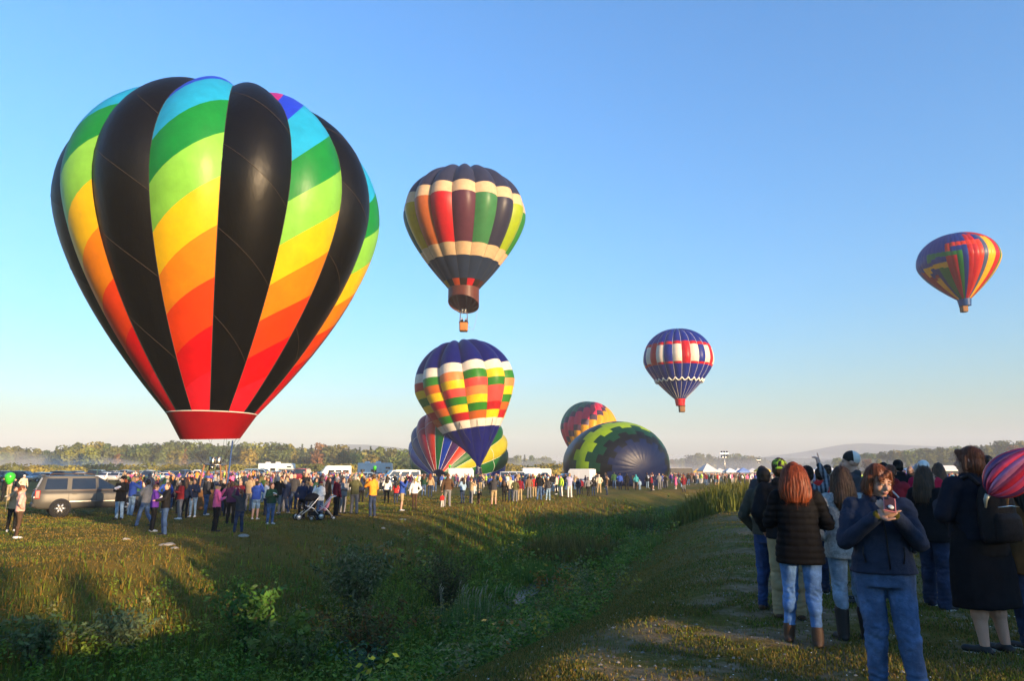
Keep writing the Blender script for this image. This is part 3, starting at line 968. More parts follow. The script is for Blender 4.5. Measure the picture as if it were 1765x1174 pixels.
def gondola(root, env, rim, basket_z, size=(1.25, 1.5, 1.15), col=WICKER, frame_h=1.9, wires=14, r_wire=.022, off=(0, 0)):
    """basket, uprights, burner and flying wires below an envelope"""
    L = Vector(root.location)
    c = Vector(rim.mean(0)); bx, by = c.x + off[0] - L.x, c.y + off[1] - L.y
    bz = basket_z - L.z
    w, d, h = size
    b = MB()
    n = 28
    prof = [(.86, 0), (.93, .05), (.97, .3), (.98, .6), (1.0, .92), (1.02, 1.0)]
    V = []; F = []
    for s, z in prof:
        for k in range(n):
            t = 2 * PI * k / n
            cx_, sx_ = math.cos(t), math.sin(t)
            e = .32
            x = math.copysign(abs(cx_) ** e, cx_) * w / 2 * s; y = math.copysign(abs(sx_) ** e, sx_) * d / 2 * s
            V.append((bx + x, by + y, bz + z * h))
    for i in range(len(prof) - 1):
        for k in range(n):
            l = (k + 1) % n; F.append((i * n + k, i * n + l, (i + 1) * n + l, (i + 1) * n + k))
    F.append(tuple(range(n))[::-1])
    b.add(V, F, True); b.build('basket', col, root)
    b = MB(); b.tube([V[(len(prof) - 1) * n + k] for k in range(n)], .055, 6, closed=True); b.build('basket_rim', LEATHER, root)
    b = MB(); b.tube([(v[0], v[1], v[2] + .02) for v in V[:n]], .05, 6, closed=True); b.build('basket_base', LEATHER, root)
    top = bz + h + frame_h - h * .25
    cs = [(bx + sx * w * .46, by + sy * d * .46) for sx, sy in ((-1, -1), (1, -1), (1, 1), (-1, 1))]
    ts = [(bx + sx * w * .38, by + sy * d * .38) for sx, sy in ((-1, -1), (1, -1), (1, 1), (-1, 1))]
    for (x, y), (tx, ty) in zip(cs, ts):
        q = MB(); q.cyl((x, y, bz + h * .9), (tx, ty, top), .035, .03, 8); q.build('upright', mat('padded_upright', (.10, .06, .03), .8), root)
    q = MB(); q.tube([(x, y, top) for x, y in ts], .04, 8, closed=True); q.build('burner_frame', STEEL, root)
    for sx in (-.2, .2):
        q = MB()
        q.cyl((bx + sx, by, top - .1), (bx + sx, by, top + .12), .10, .10, 12).cyl((bx + sx, by, top + .12), (bx + sx, by, top + .5), .13, .17, 12)
        q.tube([(bx + sx + .15 * math.cos(t), by + .15 * math.sin(t), top + .2 + .03 * t) for t in np.linspace(0, 4 * PI, 24)], .015, 5)
        q.build('burner', STEEL, root)
    idx = np.linspace(0, len(rim) - 1, wires, endpoint=False).astype(int)
    for i in idx:
        p = Vector(rim[i]) - L
        t = min(range(4), key=lambda k: (ts[k][0] - p.x) ** 2 + (ts[k][1] - p.y) ** 2)
        q = MB(); q.cyl((ts[t][0], ts[t][1], top), p, r_wire, r_wire, 5); q.build('flying_wire', DARK_ROPE, root)
    return (bx + L.x, by + L.y, basket_z)

BAL = 'hot air balloons at the festival'
def srgb(r, g, b):
    f = lambda c: ((c / 255 + .055) / 1.055) ** 2.4 if c > 10 else c / 255 / 12.92
    return (f(r), f(g), f(b))

def upright(px, py_eq, dist, R_px, lean=(0, 0)):
    """centre, radius and axis of a balloon that shows its equator at (px, py_eq)"""
    c = at(px, py_eq, dist)
    depth = c.y * CP + (c.z - CAM_Z) * SP
    Rm = R_px * depth / F_PX
    M = Matrix.Translation(c) @ Matrix.Rotation(lean[0], 4, 'X') @ Matrix.Rotation(lean[1], 4, 'Y')
    return c, Rm, M

def face_phase(c):
    """azimuth offset so that gore 0's left edge points at the camera"""
    return math.atan2(-c.x, c.y)

FLYERS = []
# ---------------------------------------------------------------- 1: black and rainbow balloon standing at the left
def rainbow_black():
    c, Rm, M = upright(394, 378, 38, 247)
    n = 16
    env = Envelope(Rm, 1.36, .86, .275, 1.60, n, .055, M, phase=face_phase(c) + R(-3.5))
    base = Vector((c.x, c.y, hz(c.x, c.y)))
    root = thing('hot_air_balloon', 'giant balloon with black gores between rainbow gores and a red skirt', 'hot air balloon', base, group=BAL)
    left = [712, 670, 613, 543, 476, 401, 317, 242, 172]
    right = [712, 639, 560, 477, 387, 303, 227, 172, 143]
    vl = [env.v_at(y, -.999) for y in left]; vr = [env.v_at(y, -.001) for y in right]
    vl[0] = vr[0] = 0.0
    vl = np.maximum.accumulate(vl); vr = np.maximum.accumulate(vr)
    vl[8] = max(vl[8], vl[7] + .085); vr[8] = max(vr[8], vr[7] + .06)
    vl = list(vl) + [min(.93, vl[8] + .09), 1.0]; vr = list(vr) + [min(.95, vr[8] + .09), 1.0]
    cols = [srgb(236, 40, 62), srgb(226, 22, 34), srgb(238, 82, 28), srgb(244, 150, 30), srgb(248, 206, 34), srgb(150, 214, 92), srgb(34, 150, 72), srgb(50, 180, 226), srgb(52, 84, 232), srgb(206, 40, 150)]
    cols = [tuple(x * .92 for x in q) for q in cols]
    for g in range(n):
        a0 = g
        if g % 2 == 0:
            prev = 0.0
            for v0, v1 in ((0, .17), (.17, .34), (.34, .5), (.5, .66), (.66, .82), (.82, 1.0)):
                sl = .05
                lo = (0, 0) if v0 == 0 else (v0 + sl, v0 - sl); hi = (1, 1) if v1 == 1 else (v1 + sl, v1 - sl)
                panel(env, root, a0, a0 + 1, lo, hi, (.006, .0052, .0048), 8)
                if v0:
                    us = np.linspace(0, 1 - 1e-5, 14); P_ = env.pt(v0 + sl - 2 * sl * us, a0 + us) - np.asarray(root.location)
                    q = MB(); q.tube(P_, .010, 4); q.build('panel_seam', mat('seam_thread', (.055, .036, .022), .7), root)
        else:
            for i, cc in enumerate(cols):
                panel(env, root, a0, a0 + 1, (vl[i], vr[i]), (vl[i + 1], vr[i + 1]), cc, 8)
        seam(env, root, a0, 0, .99, .02, BLACKTAPE)
    # skirt with a rolled pale hem, two orange tabs
    cc, rim = cone_skirt(env, root, Rm * .160, .66, srgb(140, 8, 20), side=lambda t: .07 * math.cos(t + .5))
    ring(env, root, .001, .028, TAPE, 'hem')
    cv = mat('orange_patch', (.75, .26, .03), .7)
    # basket, padded uprights and burner on the ground behind the crowd
    bp = at(371, 800, 39.5); g = hz(bp.x, bp.y)
    L = Vector(root.location)
    b = MB(); b.box((bp.x - L.x, bp.y - L.y, g + .58 - L.z), (1.5, 1.15, 1.1)); b.build('basket', WICKER, root, bevel=.12)
    pts = [(-.62, .45), (.62, .45), (.62, -.45), (-.62, -.45)]
    for i, (sx, sy) in enumerate(pts):
        q = MB(); q.tube([(bp.x - L.x + sx, bp.y - L.y + sy, g + 1.05 - L.z), (bp.x - L.x + sx * .86, bp.y - L.y + sy * .9, g + 2.0 - L.z), (bp.x - L.x + sx * .72, bp.y - L.y + sy * .85, g + 2.5 - L.z)], .05, 8)
        q.build('upright', mat('leather_upright', (.22, .11, .05), .7), root)
    q = MB(); q.tube([(bp.x - L.x + sx * .72, bp.y - L.y + sy * .85, g + 2.5 - L.z) for sx, sy in pts], .045, 8, closed=True); q.build('burner_frame', STEEL, root)
    for sx in (-.17, .17):
        q = MB(); x, y, z = bp.x - L.x + sx, bp.y - L.y, g + 2.38 - L.z
        q.cyl((x, y, z - .12), (x, y, z + .1), .11, .11, 14).lathe([(.10, .1), (.15, .2), (.17, .55), (.16, .56), (.13, .2)], (x, y, z), 16, cap=False)
        q.tube([(x + .14 * math.cos(t), y + .14 * math.sin(t), z + .22 + .022 * t) for t in np.linspace(0, 4 * PI, 26)], .018, 5)
        q.build('burner', STEEL, root)
    # crown line coming down and the flying wires
    q = MB(); p1 = at(401, 760, 37.5); p0 = at(391, 812, 36.5)
    q.cyl(Vector(p0) - L - Vector((0, 0, 2.2)), Vector(p1) - L, .045, .045, 6); q.build('handling_line', mat('blue_rope', (.03, .07, .18), .8), root)
    for i in range(0, 48, 4):
        p = Vector(rim[i]) - L
        k = min(pts, key=lambda s: (bp.x - L.x + s[0] - p.x) ** 2 + (bp.y - L.y + s[1] - p.y) ** 2)
        q = MB(); q.cyl((bp.x - L.x + k[0] * .72, bp.y - L.y + k[1] * .85, g + 2.5 - L.z), p, .008, .008, 4); q.build('flying_wire', DARK_ROPE, root)
    # small orange tag with white ticks on the skirt
    tp = at(343, 749, 35.9) - L
rainbow_black()

def banded(px, py, dist, Rpx, n, bulge, rows_py, colour, label, low, up, rm, q, off_deg, skirt=None, tape=None, lean=(0, 0), ref=None, nu=4, group=BAL, v_last=True):
    """a balloon sewn from horizontal rows of panels; rows_py: image rows of the seams from mouth to top"""
    c, Rm, M = upright(px, py, dist, Rpx, lean)
    env = Envelope(Rm, low, up, rm, q, n, bulge, M, phase=face_phase(c) + R(off_deg))
    root = thing('hot_air_balloon', label, 'hot air balloon', c, group=group)
    vs = [0.0] + [env.v_at(y, .5 if ref is None else ref) for y in rows_py] + [1.0]
    for g in range(n):
        col = colour(g if g < n / 2 else g - n)
        i = 0
        while i < len(vs) - 1:
            j = i
            while j + 1 < len(vs) - 1 and col[j + 1] == col[i] and tape is None and col[i] is not None and (col[i][0] == col[j + 1][0]): j += 1
            panel(env, root, g, g + 1, (vs[i], vs[i]), (vs[j + 1], vs[j + 1]), col[i], nu)
            i = j + 1
    if tape:
        for g in range(n): seam(env, root, g, 0, .99, tape[0], tape[1])
        for v in vs[1:-1]:
            if tape[2]: ring(env, root, v, tape[0], tape[1])
    return env, root, c, Rm, vs

# ---------------------------------------------------------------- 2: weathered navy and cream balloon high in the middle
def navy_cream():
    NV, CR, SL = srgb(62, 66, 92), srgb(226, 196, 160), srgb(52, 66, 92)
    pan = {-4: srgb(30, 100, 84), -3: srgb(206, 176, 26), -2: srgb(196, 112, 60), -1: srgb(202, 34, 44), 0: srgb(104, 60, 78), 1: srgb(78, 140, 92), 2: srgb(62, 62, 84), 3: srgb(166, 186, 40), 4: srgb(60, 140, 60)}
    sm = {-4: srgb(40, 60, 70), -3: srgb(190, 160, 30), -2: srgb(26, 22, 26), -1: srgb(206, 90, 36), 0: srgb(62, 42, 28), 1: srgb(206, 36, 44), 2: srgb(64, 42, 26), 3: srgb(96, 52, 44), 4: srgb(40, 60, 70)}
    def col(g):
        g = g + 1
        return [sm.get(g, srgb(70, 50, 40)), SL, CR, pan.get(g, random.choice(list(pan.values()))), CR, NV]
    env, root, c, Rm, vs = banded(801, 374, 90, 100, 16, .085, [479.5, 440, 417.6, 330.5, 312], col,
        'faded navy and cream banded balloon flying highest over the middle of the field', 1.28, .81, .26, 1.55, 10, tape=(.02, BLACKTAPE, False), nu=6)
    cc, rim = cone_skirt(env, root, Rm * .30, 1.0, srgb(92, 48, 34), side=lambda t: -.12 + .35 * math.cos(t - 2.6))
    cp = at(799, 571, 90)
    bb = gondola(root, env, rim, cp.z, (1.15, 1.15, 1.15), mat('orange_wicker', (.42, .15, .04), .75, var=.3, scale=16, bump=.5), 1.7, off=(cp.x - rim.mean(0)[0], 0))
    q = MB(); L = Vector(root.location)
    a, b_ = at(823, 535, 88.5) - L, at(806, 562, 88.8) - L
    q.tube([a, a + (b_ - a) * .3 + Vector((.15, 0, -.9)), a + (b_ - a) * .65 + Vector((.3, 0, -1.3)), b_], .025, 5); q.build('loose_line', ROPE, root)
    FLYERS.append((bb, 1.15))
navy_cream()

# ---------------------------------------------------------------- 3: blue topped patchwork balloon rising in the middle
def patchwork():
    BL, WH = srgb(12, 20, 118), srgb(232, 224, 212)
    G, Rd, Pe, Ye, Or, Sa, Dr = srgb(56, 136, 36), srgb(196, 34, 40), srgb(242, 150, 92), srgb(246, 206, 24), srgb(204, 112, 40), srgb(240, 92, 84), srgb(186, 32, 34)
    rows = {0: [Or, G, Ye, Pe, Sa, G], -1: [Dr, Ye, G, Sa, Ye, Pe], -2: [G, Or, Rd, Ye, Or, G], -3: [Or, Rd, Ye, G, Ye, Rd], 1: [Ye, Dr, Sa, Sa, G, Ye], 2: [Dr, Or, G, Ye, Pe, G]}
    pal = [G, Rd, Pe, Ye, Or, Sa]
    def col(g):
        g = g + 0
        r_ = rows.get(g) or [pal[(g * 5 + i * 3) % 6] for i in range(6)]
        return [BL, WH] + r_ + [WH, BL]
    env, root, c, Rm, vs = banded(802, 668, 108, 81, 12, .13, [735, 721, 707, 693, 679, 664, 649.5, 634.5, 619], col,
        'blue topped patchwork balloon of red, yellow, green and peach squares above the crowd', 1.68, .98, .085, 1.36, -2, lean=(R(-3), R(-9)), tape=(.018, BLACKTAPE, False), nu=8)
    L = Vector(root.location)
    # crown ring of red and green patches on the parachute top
    cc, rim = cone_skirt(env, root, 1.2, 1.05, srgb(16, 26, 70), name='skirt')
    g = hz(c.x + 1.5, c.y)
    gondola(root, env, rim, g + .05, (1.5, 1.2, 1.1), WICKER, 1.7)
    for a in (-.6, .4, 1.4):
        p = env.pt(.30, a) - np.asarray(L); p2 = env.pt(.16, a + .4) - np.asarray(L)
        q = MB(); q.tube([p, (p + p2) / 2 + np.array((0, -.5, -.25)), p2], .035, 5); q.build('loose_line', DARK_ROPE, root)
patchwork()

# ---------------------------------------------------------------- 4: blue, red and white striped balloon with swags
def swags():
    BL, RD, WH = srgb(26, 50, 150), srgb(206, 22, 44), srgb(236, 226, 212)
    pat = [WH, RD, WH, BL]
    def col(g): return [BL, BL, RD, pat[(g + 0) % 4], RD, BL]
    env, root, c, Rm, vs = banded(1169, 622, 140, 58, 24, .045, [647, 626, 622, 592, 587], col,
        'royal blue balloon with a red and white striped belt and white rope swags', 1.14, .95, .155, 1.5, -8.7, tape=(.035, TAPE, False), nu=4)
    for g in range(24):      # rope swags hanging in loops below the belt
        As = np.linspace(g, g + .999, 9)
        V = np.array([vs[1] - .012 - .034 * math.sin(PI * (a - g)) for a in As])
        P = env.pt(V, As); n_ = P - np.asarray(c); n_ /= np.linalg.norm(n_, axis=1)[:, None]
        q = MB(); q.tube(P + n_ * .16 - np.asarray(root.location), .13, 6); q.build('swag', mat('white_rope', (.74, .70, .62), .8), root)
    cc, rim = cone_skirt(env, root, Rm * .20, .80, srgb(206, 26, 40))
    cp = at(1175.5, 710.5, 140)
    bb = gondola(root, env, rim, cp.z, (1.2, 1.2, 1.2), WICKER, 1.5, off=(cp.x - rim.mean(0)[0], 0), r_wire=.03)
    FLYERS.append((bb, 1.2))
swags()

# ---------------------------------------------------------------- 5: blue balloon with stepped bright lines at the far right
def steps():
    BL, RD, OR, GR, YE, CM, SL = srgb(18, 62, 150), srgb(200, 24, 40), srgb(226, 70, 44), srgb(40, 136, 62), srgb(246, 190, 30), srgb(170, 24, 48), srgb(88, 104, 140)
    n = 48
    # each column: seams listed downwards as (image row, colour above it), last entry is the colour that runs to the mouth
    Y = lambda z: 380 + z * 180 / 1174
    cols = {}
    def c_(k, *seg): cols[k] = seg
    for k in range(-12, -8): c_(k, (Y(590), BL), (0, CM) if k > -11 else (0, BL))
    c_(-8, (Y(545), BL), (Y(640), YE), (0, CM)); c_(-7, (Y(535), BL), (Y(600), YE), (Y(650), BL), (Y(680), CM), (0, YE))
    c_(-6, (Y(385), BL), (Y(480), GR), (Y(520), BL), (Y(545), YE), (Y(615), BL), (Y(650), CM), (0, YE))
    c_(-5, (Y(375), BL), (Y(440), GR), (Y(495), BL), (Y(545), YE), (0, BL))
    c_(-4, (Y(365), BL), (Y(410), GR), (Y(480), BL), (Y(530), YE), (0, GR)); c_(-3, (Y(355), BL), (Y(405), GR), (Y(468), BL), (Y(530), YE), (0, GR))
    c_(-2, (Y(255), BL), (Y(345), OR), (Y(395), GR), (0, RD)); c_(-1, (Y(240), BL), (Y(285), OR), (Y(340), BL), (Y(385), GR), (0, RD))
    c_(0, (Y(232), BL), (Y(275), OR), (Y(330), BL), (0, GR)); c_(1, (Y(225), BL), (Y(265), OR), (0, BL))
    c_(2, (Y(150), BL), (Y(215), RD), (Y(262), OR), (0, RD)); c_(3, (Y(150), BL), (Y(210), RD), (Y(260), OR), (0, RD))
    c_(4, (Y(150), RD), (Y(205), BL), (0, OR)); c_(5, (Y(150), RD), (Y(205), SL), (0, SL))
    c_(6, (Y(170), RD), (0, YE)); c_(7, (Y(175), RD), (0, YE)); c_(8, (0, RD)); c_(9, (0, RD)); c_(10, (0, GR)); c_(11, (0, YE))
    c, Rm, M = upright(1651, 452, 128, 62, (R(1), R(-3)))
    env = Envelope(Rm, 1.06, .80, .17, 1.5, n, .018, M, phase=face_phase(c))
    root = thing('hot_air_balloon', 'blue balloon with stepped red, green and yellow lines flying alone on the right', 'hot air balloon', c, group=BAL)
    for g in range(n):
        k = g if g < n / 2 else g - n
        seg = cols.get(k) or ((0, (BL, BL, YE, BL, RD, GR)[k % 6]),)
        hi = 1.0
        for y, cc in seg:
            lo = 0.0 if y == 0 else min(hi - .004, env.v_at(y, k + .5))
            panel(env, root, g, g + 1, (lo, lo), (hi, hi), cc, 2); hi = lo
    cc, rim = cone_skirt(env, root, Rm * .19, .85, srgb(24, 70, 130))
    cp = at(1663, 537.5, 128)
    bb = gondola(root, env, rim, cp.z, (1.15, 1.15, 1.2), WICKER, 1.5, off=(cp.x - rim.mean(0)[0], 0), r_wire=.03)
    FLYERS.append((bb, 1.15))
steps()

# ---------------------------------------------------------------- 6: rainbow gore balloon lying half inflated behind the patchwork one
def lying_rainbow():
    G, B, V, C, O, Y = srgb(36, 128, 60), srgb(6, 80, 186), srgb(92, 56, 120), srgb(196, 22, 56), srgb(230, 84, 40), srgb(214, 206, 66)
    G, B, V, C, O, Y = [tuple((x ** 1.15) * .8 for x in q) for q in (G, B, V, C, O, Y)]
    n = 20
    mouth = at(757, 806, 104); mouth.z = hz(mouth.x, mouth.y) + 1.4
    ctr = at(789, 781, 113.5)
    ax = (ctr - mouth).normalized()
    depth = ctr.y * CP + (ctr.z - CAM_Z) * SP
    Rm = 85 * depth / F_PX
    rot = ax.to_track_quat('Z', 'Y').to_matrix().to_4x4()
    M = Matrix.Translation(ctr) @ rot
    env = Envelope(Rm, (ctr - mouth).length / Rm, .92, .12, 1.55, n, .05, M)
    env.ground = hz(ctr.x, ctr.y)
    root = thing('hot_air_balloon', 'rainbow gored balloon lying half inflated on the grass behind the blue topped patchwork balloon', 'hot air balloon', (ctr.x, ctr.y, env.ground), group=BAL)
    # number the gores by where they show: walk round from the left
    ang = []
    for g in range(n):
        p = env.pt(.45, g + .5); x, y = project(p); ang.append((math.atan2(-(y - 806), x - 757), g))
    ang.sort(reverse=True)
    order = {g: i for i, (a, g) in enumerate(ang)}
    seq = [G, B, V, C, O, G, B, V, O, G, Y, G, B, B, V, C, O, G, B, V]
    for g in range(n):
        i = order[g]; cc = seq[i % len(seq)]; alt = (Y, C, G, B, O)[i % 5] if i > 10 else (Y if i < 4 else cc)
        v = .62
        panel(env, root, g, g + 1, (0, 0), (v * .5, v * .5), cc, 6); panel(env, root, g, g + 1, (v * .5, v * .5), (v, v), cc, 6)
        panel(env, root, g, g + 1, (v, v), (1, 1), alt, 6)
        seam(env, root, g, 0, .98, .022, TAPE)
    ring(env, root, .36, .03, TAPE)
    ring(env, root, .002, .05, BLACKTAPE, 'mouth_hem')
lying_rainbow()

# ---------------------------------------------------------------- 7: pink, teal and yellow stair patterned balloon
def stairs():
    T, GY, PK, YE = srgb(74, 138, 112), srgb(92, 74, 96), srgb(226, 62, 100), srgb(240, 176, 36)
    n = 22
    c, Rm, M = upright(1015, 741, 168, 48, (R(-4), R(6)))
    env = Envelope(Rm, 1.35, 1.0, .15, 1.5, n, .05, M, phase=face_phase(c))
    root = thing('hot_air_balloon', 'pink balloon with grey, teal and yellow stair pattern standing behind the lying navy balloon', 'hot air balloon', c, group=BAL)
    for g in range(n):
        k = g if g < n / 2 else g - n
        s = .065 * k
        b1, b2 = .86 + s, .64 + s
        seg = [(1.0, T), (b1, GY), (b1 - .065, PK), (b2, GY), (b2 - .065, YE)]
        if k > 3: seg = [(1.0, PK if k < 7 else YE), (b2, GY), (b2 - .065, YE if k < 7 else T)]
        if k > 7 or k < -8: seg = [(1.0, YE), (.72, GY), (.65, T), (.3, PK)]
        for i, (h, cc) in enumerate(seg):
            lo = seg[i + 1][0] if i + 1 < len(seg) else 0.0
            h = min(max(h, .02), 1.0); lo = min(max(lo, .0 if i + 1 == len(seg) else .01), .985)
            if h - lo > .004: panel(env, root, g, g + 1, (lo, lo), (h, h), cc, 4)
    cone_skirt(env, root, Rm * .14, .9, srgb(120, 30, 50))
stairs()

# ---------------------------------------------------------------- 8: dark navy balloon lying on the field with green checks
def lying_navy():
    NV, DG, YG, BK = srgb(8, 34, 82), srgb(12, 74, 52), srgb(164, 196, 36), srgb(14, 18, 24)
    n = 26
    ctr = at(1064, 800, 101)
    g = hz(ctr.x, ctr.y)
    depth = ctr.y * CP + (ctr.z - CAM_Z) * SP
    Rm = 92 * depth / F_PX
    ax = Vector((.42, -.86, -.10)).normalized()          # the crown faces the camera
    rot = ax.to_track_quat('Z', 'Y').to_matrix().to_4x4()
    sq = Matrix.Diagonal((1.0, 1, .80, 1))
    ctr.z = g + 2.9
    M = Matrix.Translation(ctr) @ sq @ rot
    env = Envelope(Rm * 1.02, 1.5, .80, .2, 1.5, n, .004, M)
    env.ground = g
    root = thing('hot_air_balloon', 'dark navy balloon with a ring of lime and green checks lying on the grass', 'hot air balloon', (ctr.x, ctr.y, g), group=BAL)
    for k in range(n):
        e = .028 * (k % 2)
        seg = [(NV, 0, .3), (NV, .3, .50 + e), (DG, .50 + e, .57 + e), (YG, .57 + e, .655 + e), (DG, .655 + e, .72 + e), (BK, .72 + e, .785 + e), (NV, .785 + e, .9), (NV, .9, 1.0)]
        for cc, a, b in seg: panel(env, root, k, k + 1, (a, a), (b, b), cc, 4)
lying_navy()
# ================================================================== VEHICLES, TENTS, MASTS
GLASS = mat('tinted_glass', (.012, .015, .018), .06, spec=.8, var=0)
TYRE = mat('tyre', (.012, .012, .012), .85)
RIM = mat('alloy_rim', (.55, .54, .52), .3, metal=.9, var=.05)
CHROME = mat('chrome', (.75, .75, .75), .15, metal=1.0, var=0)
DARKPL = mat('dark_plastic', (.02, .02, .022), .6)
TAIL = mat('tail_lamp', (.42, .012, .012), .2, spec=.6, var=.1)
LAMP = mat('clear_lamp', (.7, .7, .68), .15, spec=.7, var=.05)

def paint(name, col, metal=.25):
    return mat('paint_' + name, col, .45, metal=metal, spec=.3, var=.06, scale=2.0)

def smooth_path(xs, pts):
    P = np.array(pts, float); return np.interp(xs, P[:, 0], P[:, 1])

def body_shell(L0, L1, hw, belt, sill=.32, n=30, deck=None):
    """lower body lofted along x; belt: (x, z) line of the shoulder"""
    xs = np.concatenate([[L0, L0 + .04], np.linspace(L0 + .15, L1 - .15, n), [L1 - .04, L1]])
    b = MB(); V = []; k = None
    for x in xs:
        e = min((x - L0) / .35, (L1 - x) / .55, 1.0); e = max(e, 0)
        taper = .86 + .14 * math.sin(e * PI / 2)
        w = hw * taper; zb = float(smooth_path([x], belt)[0]); z0 = sill + .10 * (1 - math.sin(min(1, e * 1.5) * PI / 2))
        half = [(w * .80, z0), (w * .965, z0 + .10), (w, z0 + (zb - z0) * .45), (w * .985, z0 + (zb - z0) * .80), (w * .95, zb - .015), (w * .80, zb + .025), (w * .4, zb + .045)]
        ring = [(x, y, z) for y, z in half] + [(x, -y, z) for y, z in half[::-1]]
        k = len(ring); V += ring
    F = []
    for i in range(len(xs) - 1):
        for j in range(k):
            l = (j + 1) % k; F.append((i * k + j, i * k + l, (i + 1) * k + l, (i + 1) * k + j))
    F.append(tuple(range(k))[::-1]); F.append(tuple(range((len(xs) - 1) * k, len(xs) * k)))
    b.add(V, F, True)
    return b

class House:
    """greenhouse: base and roof rectangles joined by four leaning sides with a slightly domed roof"""
    def __init__(self, base, roof, wb, wr, zb, zr):
        self.b0, self.b1 = base; self.r0, self.r1 = roof; self.wb, self.wr, self.zb, self.zr = wb, wr, zb, zr
    def side(self, x, t, sgn, out=0.0):
        """point on the side at height fraction t; x is absolute"""
        y = self.wb + (self.wr - self.wb) * t + out
        return (x, sgn * y, self.zb + (self.zr - self.zb) * t)
    def xr(self, t): return self.b0 + (self.r0 - self.b0) * t, self.b1 + (self.r1 - self.b1) * t
    def shell(self, b):
        rows = 7; V = []
        nx = 9
        for i in range(rows):
            t = i / (rows - 1); x0, x1 = self.xr(t); w = self.wb + (self.wr - self.wb) * t
            z = self.zb + (self.zr - self.zb) * t
            for k in range(nx): V.append((x0 + (x1 - x0) * k / (nx - 1), w, z))
            for k in range(nx): V.append((x1 - (x1 - x0) * k / (nx - 1), -w, z))
        m = 2 * nx; F = []
        for i in range(rows - 1):
            for k in range(m):
                l = (k + 1) % m; F.append((i * m + k, i * m + l, (i + 1) * m + l, (i + 1) * m + k))
        x0, x1 = self.r0, self.r1; o = len(V)
        for j in range(7):
            y = self.wr * (1 - 2 * j / 6)
            for k in range(nx):
                u = k / (nx - 1) * 2 - 1; V.append((x0 + (x1 - x0) * k / (nx - 1), y, self.zr + .05 * (1 - u * u * .8) * (1 - (1 - 2 * j / 6) ** 2 * .9)))
        for j in range(6):
            for k in range(nx - 1):
                a = o + j * nx + k; F.append((a, a + nx, a + nx + 1, a + 1))
        b.add(V, F, True)
    def pane(self, x0b, x1b, x0t, x1t, t0, t1, sgn, out=.006):
        b = MB(); V = []
        for o_ in (out, out - .03):
            V += [self.side(x0b, t0, sgn, o_), self.side(x1b, t0, sgn, o_), self.side(x1t, t1, sgn, o_), self.side(x0t, t1, sgn, o_)]
        b.add(V, [(0, 1, 2, 3), (7, 6, 5, 4), (0, 4, 5, 1), (1, 5, 6, 2), (2, 6, 7, 3), (3, 7, 4, 0)])
        return b
    def end(self, front, t0, t1, inset=.1, out=.006):
        b = MB(); V = []
        s = 1 if front else -1
        for o_ in (out, out - .03):
            for t, sg in ((t0, 1), (t0, -1), (t1, -1), (t1, 1)):
                x0, x1 = self.xr(t); x = (x1 if front else x0) + s * o_
                w = self.wb + (self.wr - self.wb) * t - inset
                V.append((x, sg * w, self.zb + (self.zr - self.zb) * t))
        b.add(V, [(0, 1, 2, 3), (7, 6, 5, 4), (0, 4, 5, 1), (1, 5, 6, 2), (2, 6, 7, 3), (3, 7, 4, 0)])
        return b

def wheel_parts(root, x, y, r=.36, w=.23, spokes=6, detail=True):
    """tyre with its rim as a sub-part"""
    sg = 1 if y > 0 else -1
    b = MB(); b.lathe([(r * .60, -w / 2), (r * .92, -w / 2), (r, -w * .3), (r, w * .3), (r * .92, w / 2), (r * .60, w / 2)], (x, y, r), 22 if detail else 14, axis='y', cap=False)
    o = b.build('wheel', TYRE, root)
    q = MB(); yo = y + sg * w * .30
    q.lathe([(.0, 0), (r * .62, 0), (r * .64, sg * .06)], (x, yo, r), 20 if detail else 12, axis='y', cap=False)
    if detail:
        for k in range(spokes):
            a = 2 * PI * k / spokes
            p0 = (x + math.cos(a) * r * .1, yo + sg * .05, r + math.sin(a) * r * .1); p1 = (x + math.cos(a) * r * .6, yo + sg * .06, r + math.sin(a) * r * .6)
            q.tube([p0, p1], [.055, .04], 6)
        q.lathe([(0, sg * .03), (r * .16, sg * .03), (r * .14, sg * .09), (0, sg * .095)], (x, yo, r), 12, axis='y', cap=False)
    q.build('rim', RIM if detail else RIM, o)
    return o

def arch(root, x, y, r, m=DARKPL):
    b = MB(); sg = 1 if y > 0 else -1
    b.lathe([(0, 0), (r, 0), (r, -sg * .05)], (x, y, .37), 24, axis='y', cap=False)
    b.build('wheel_arch', m, root)

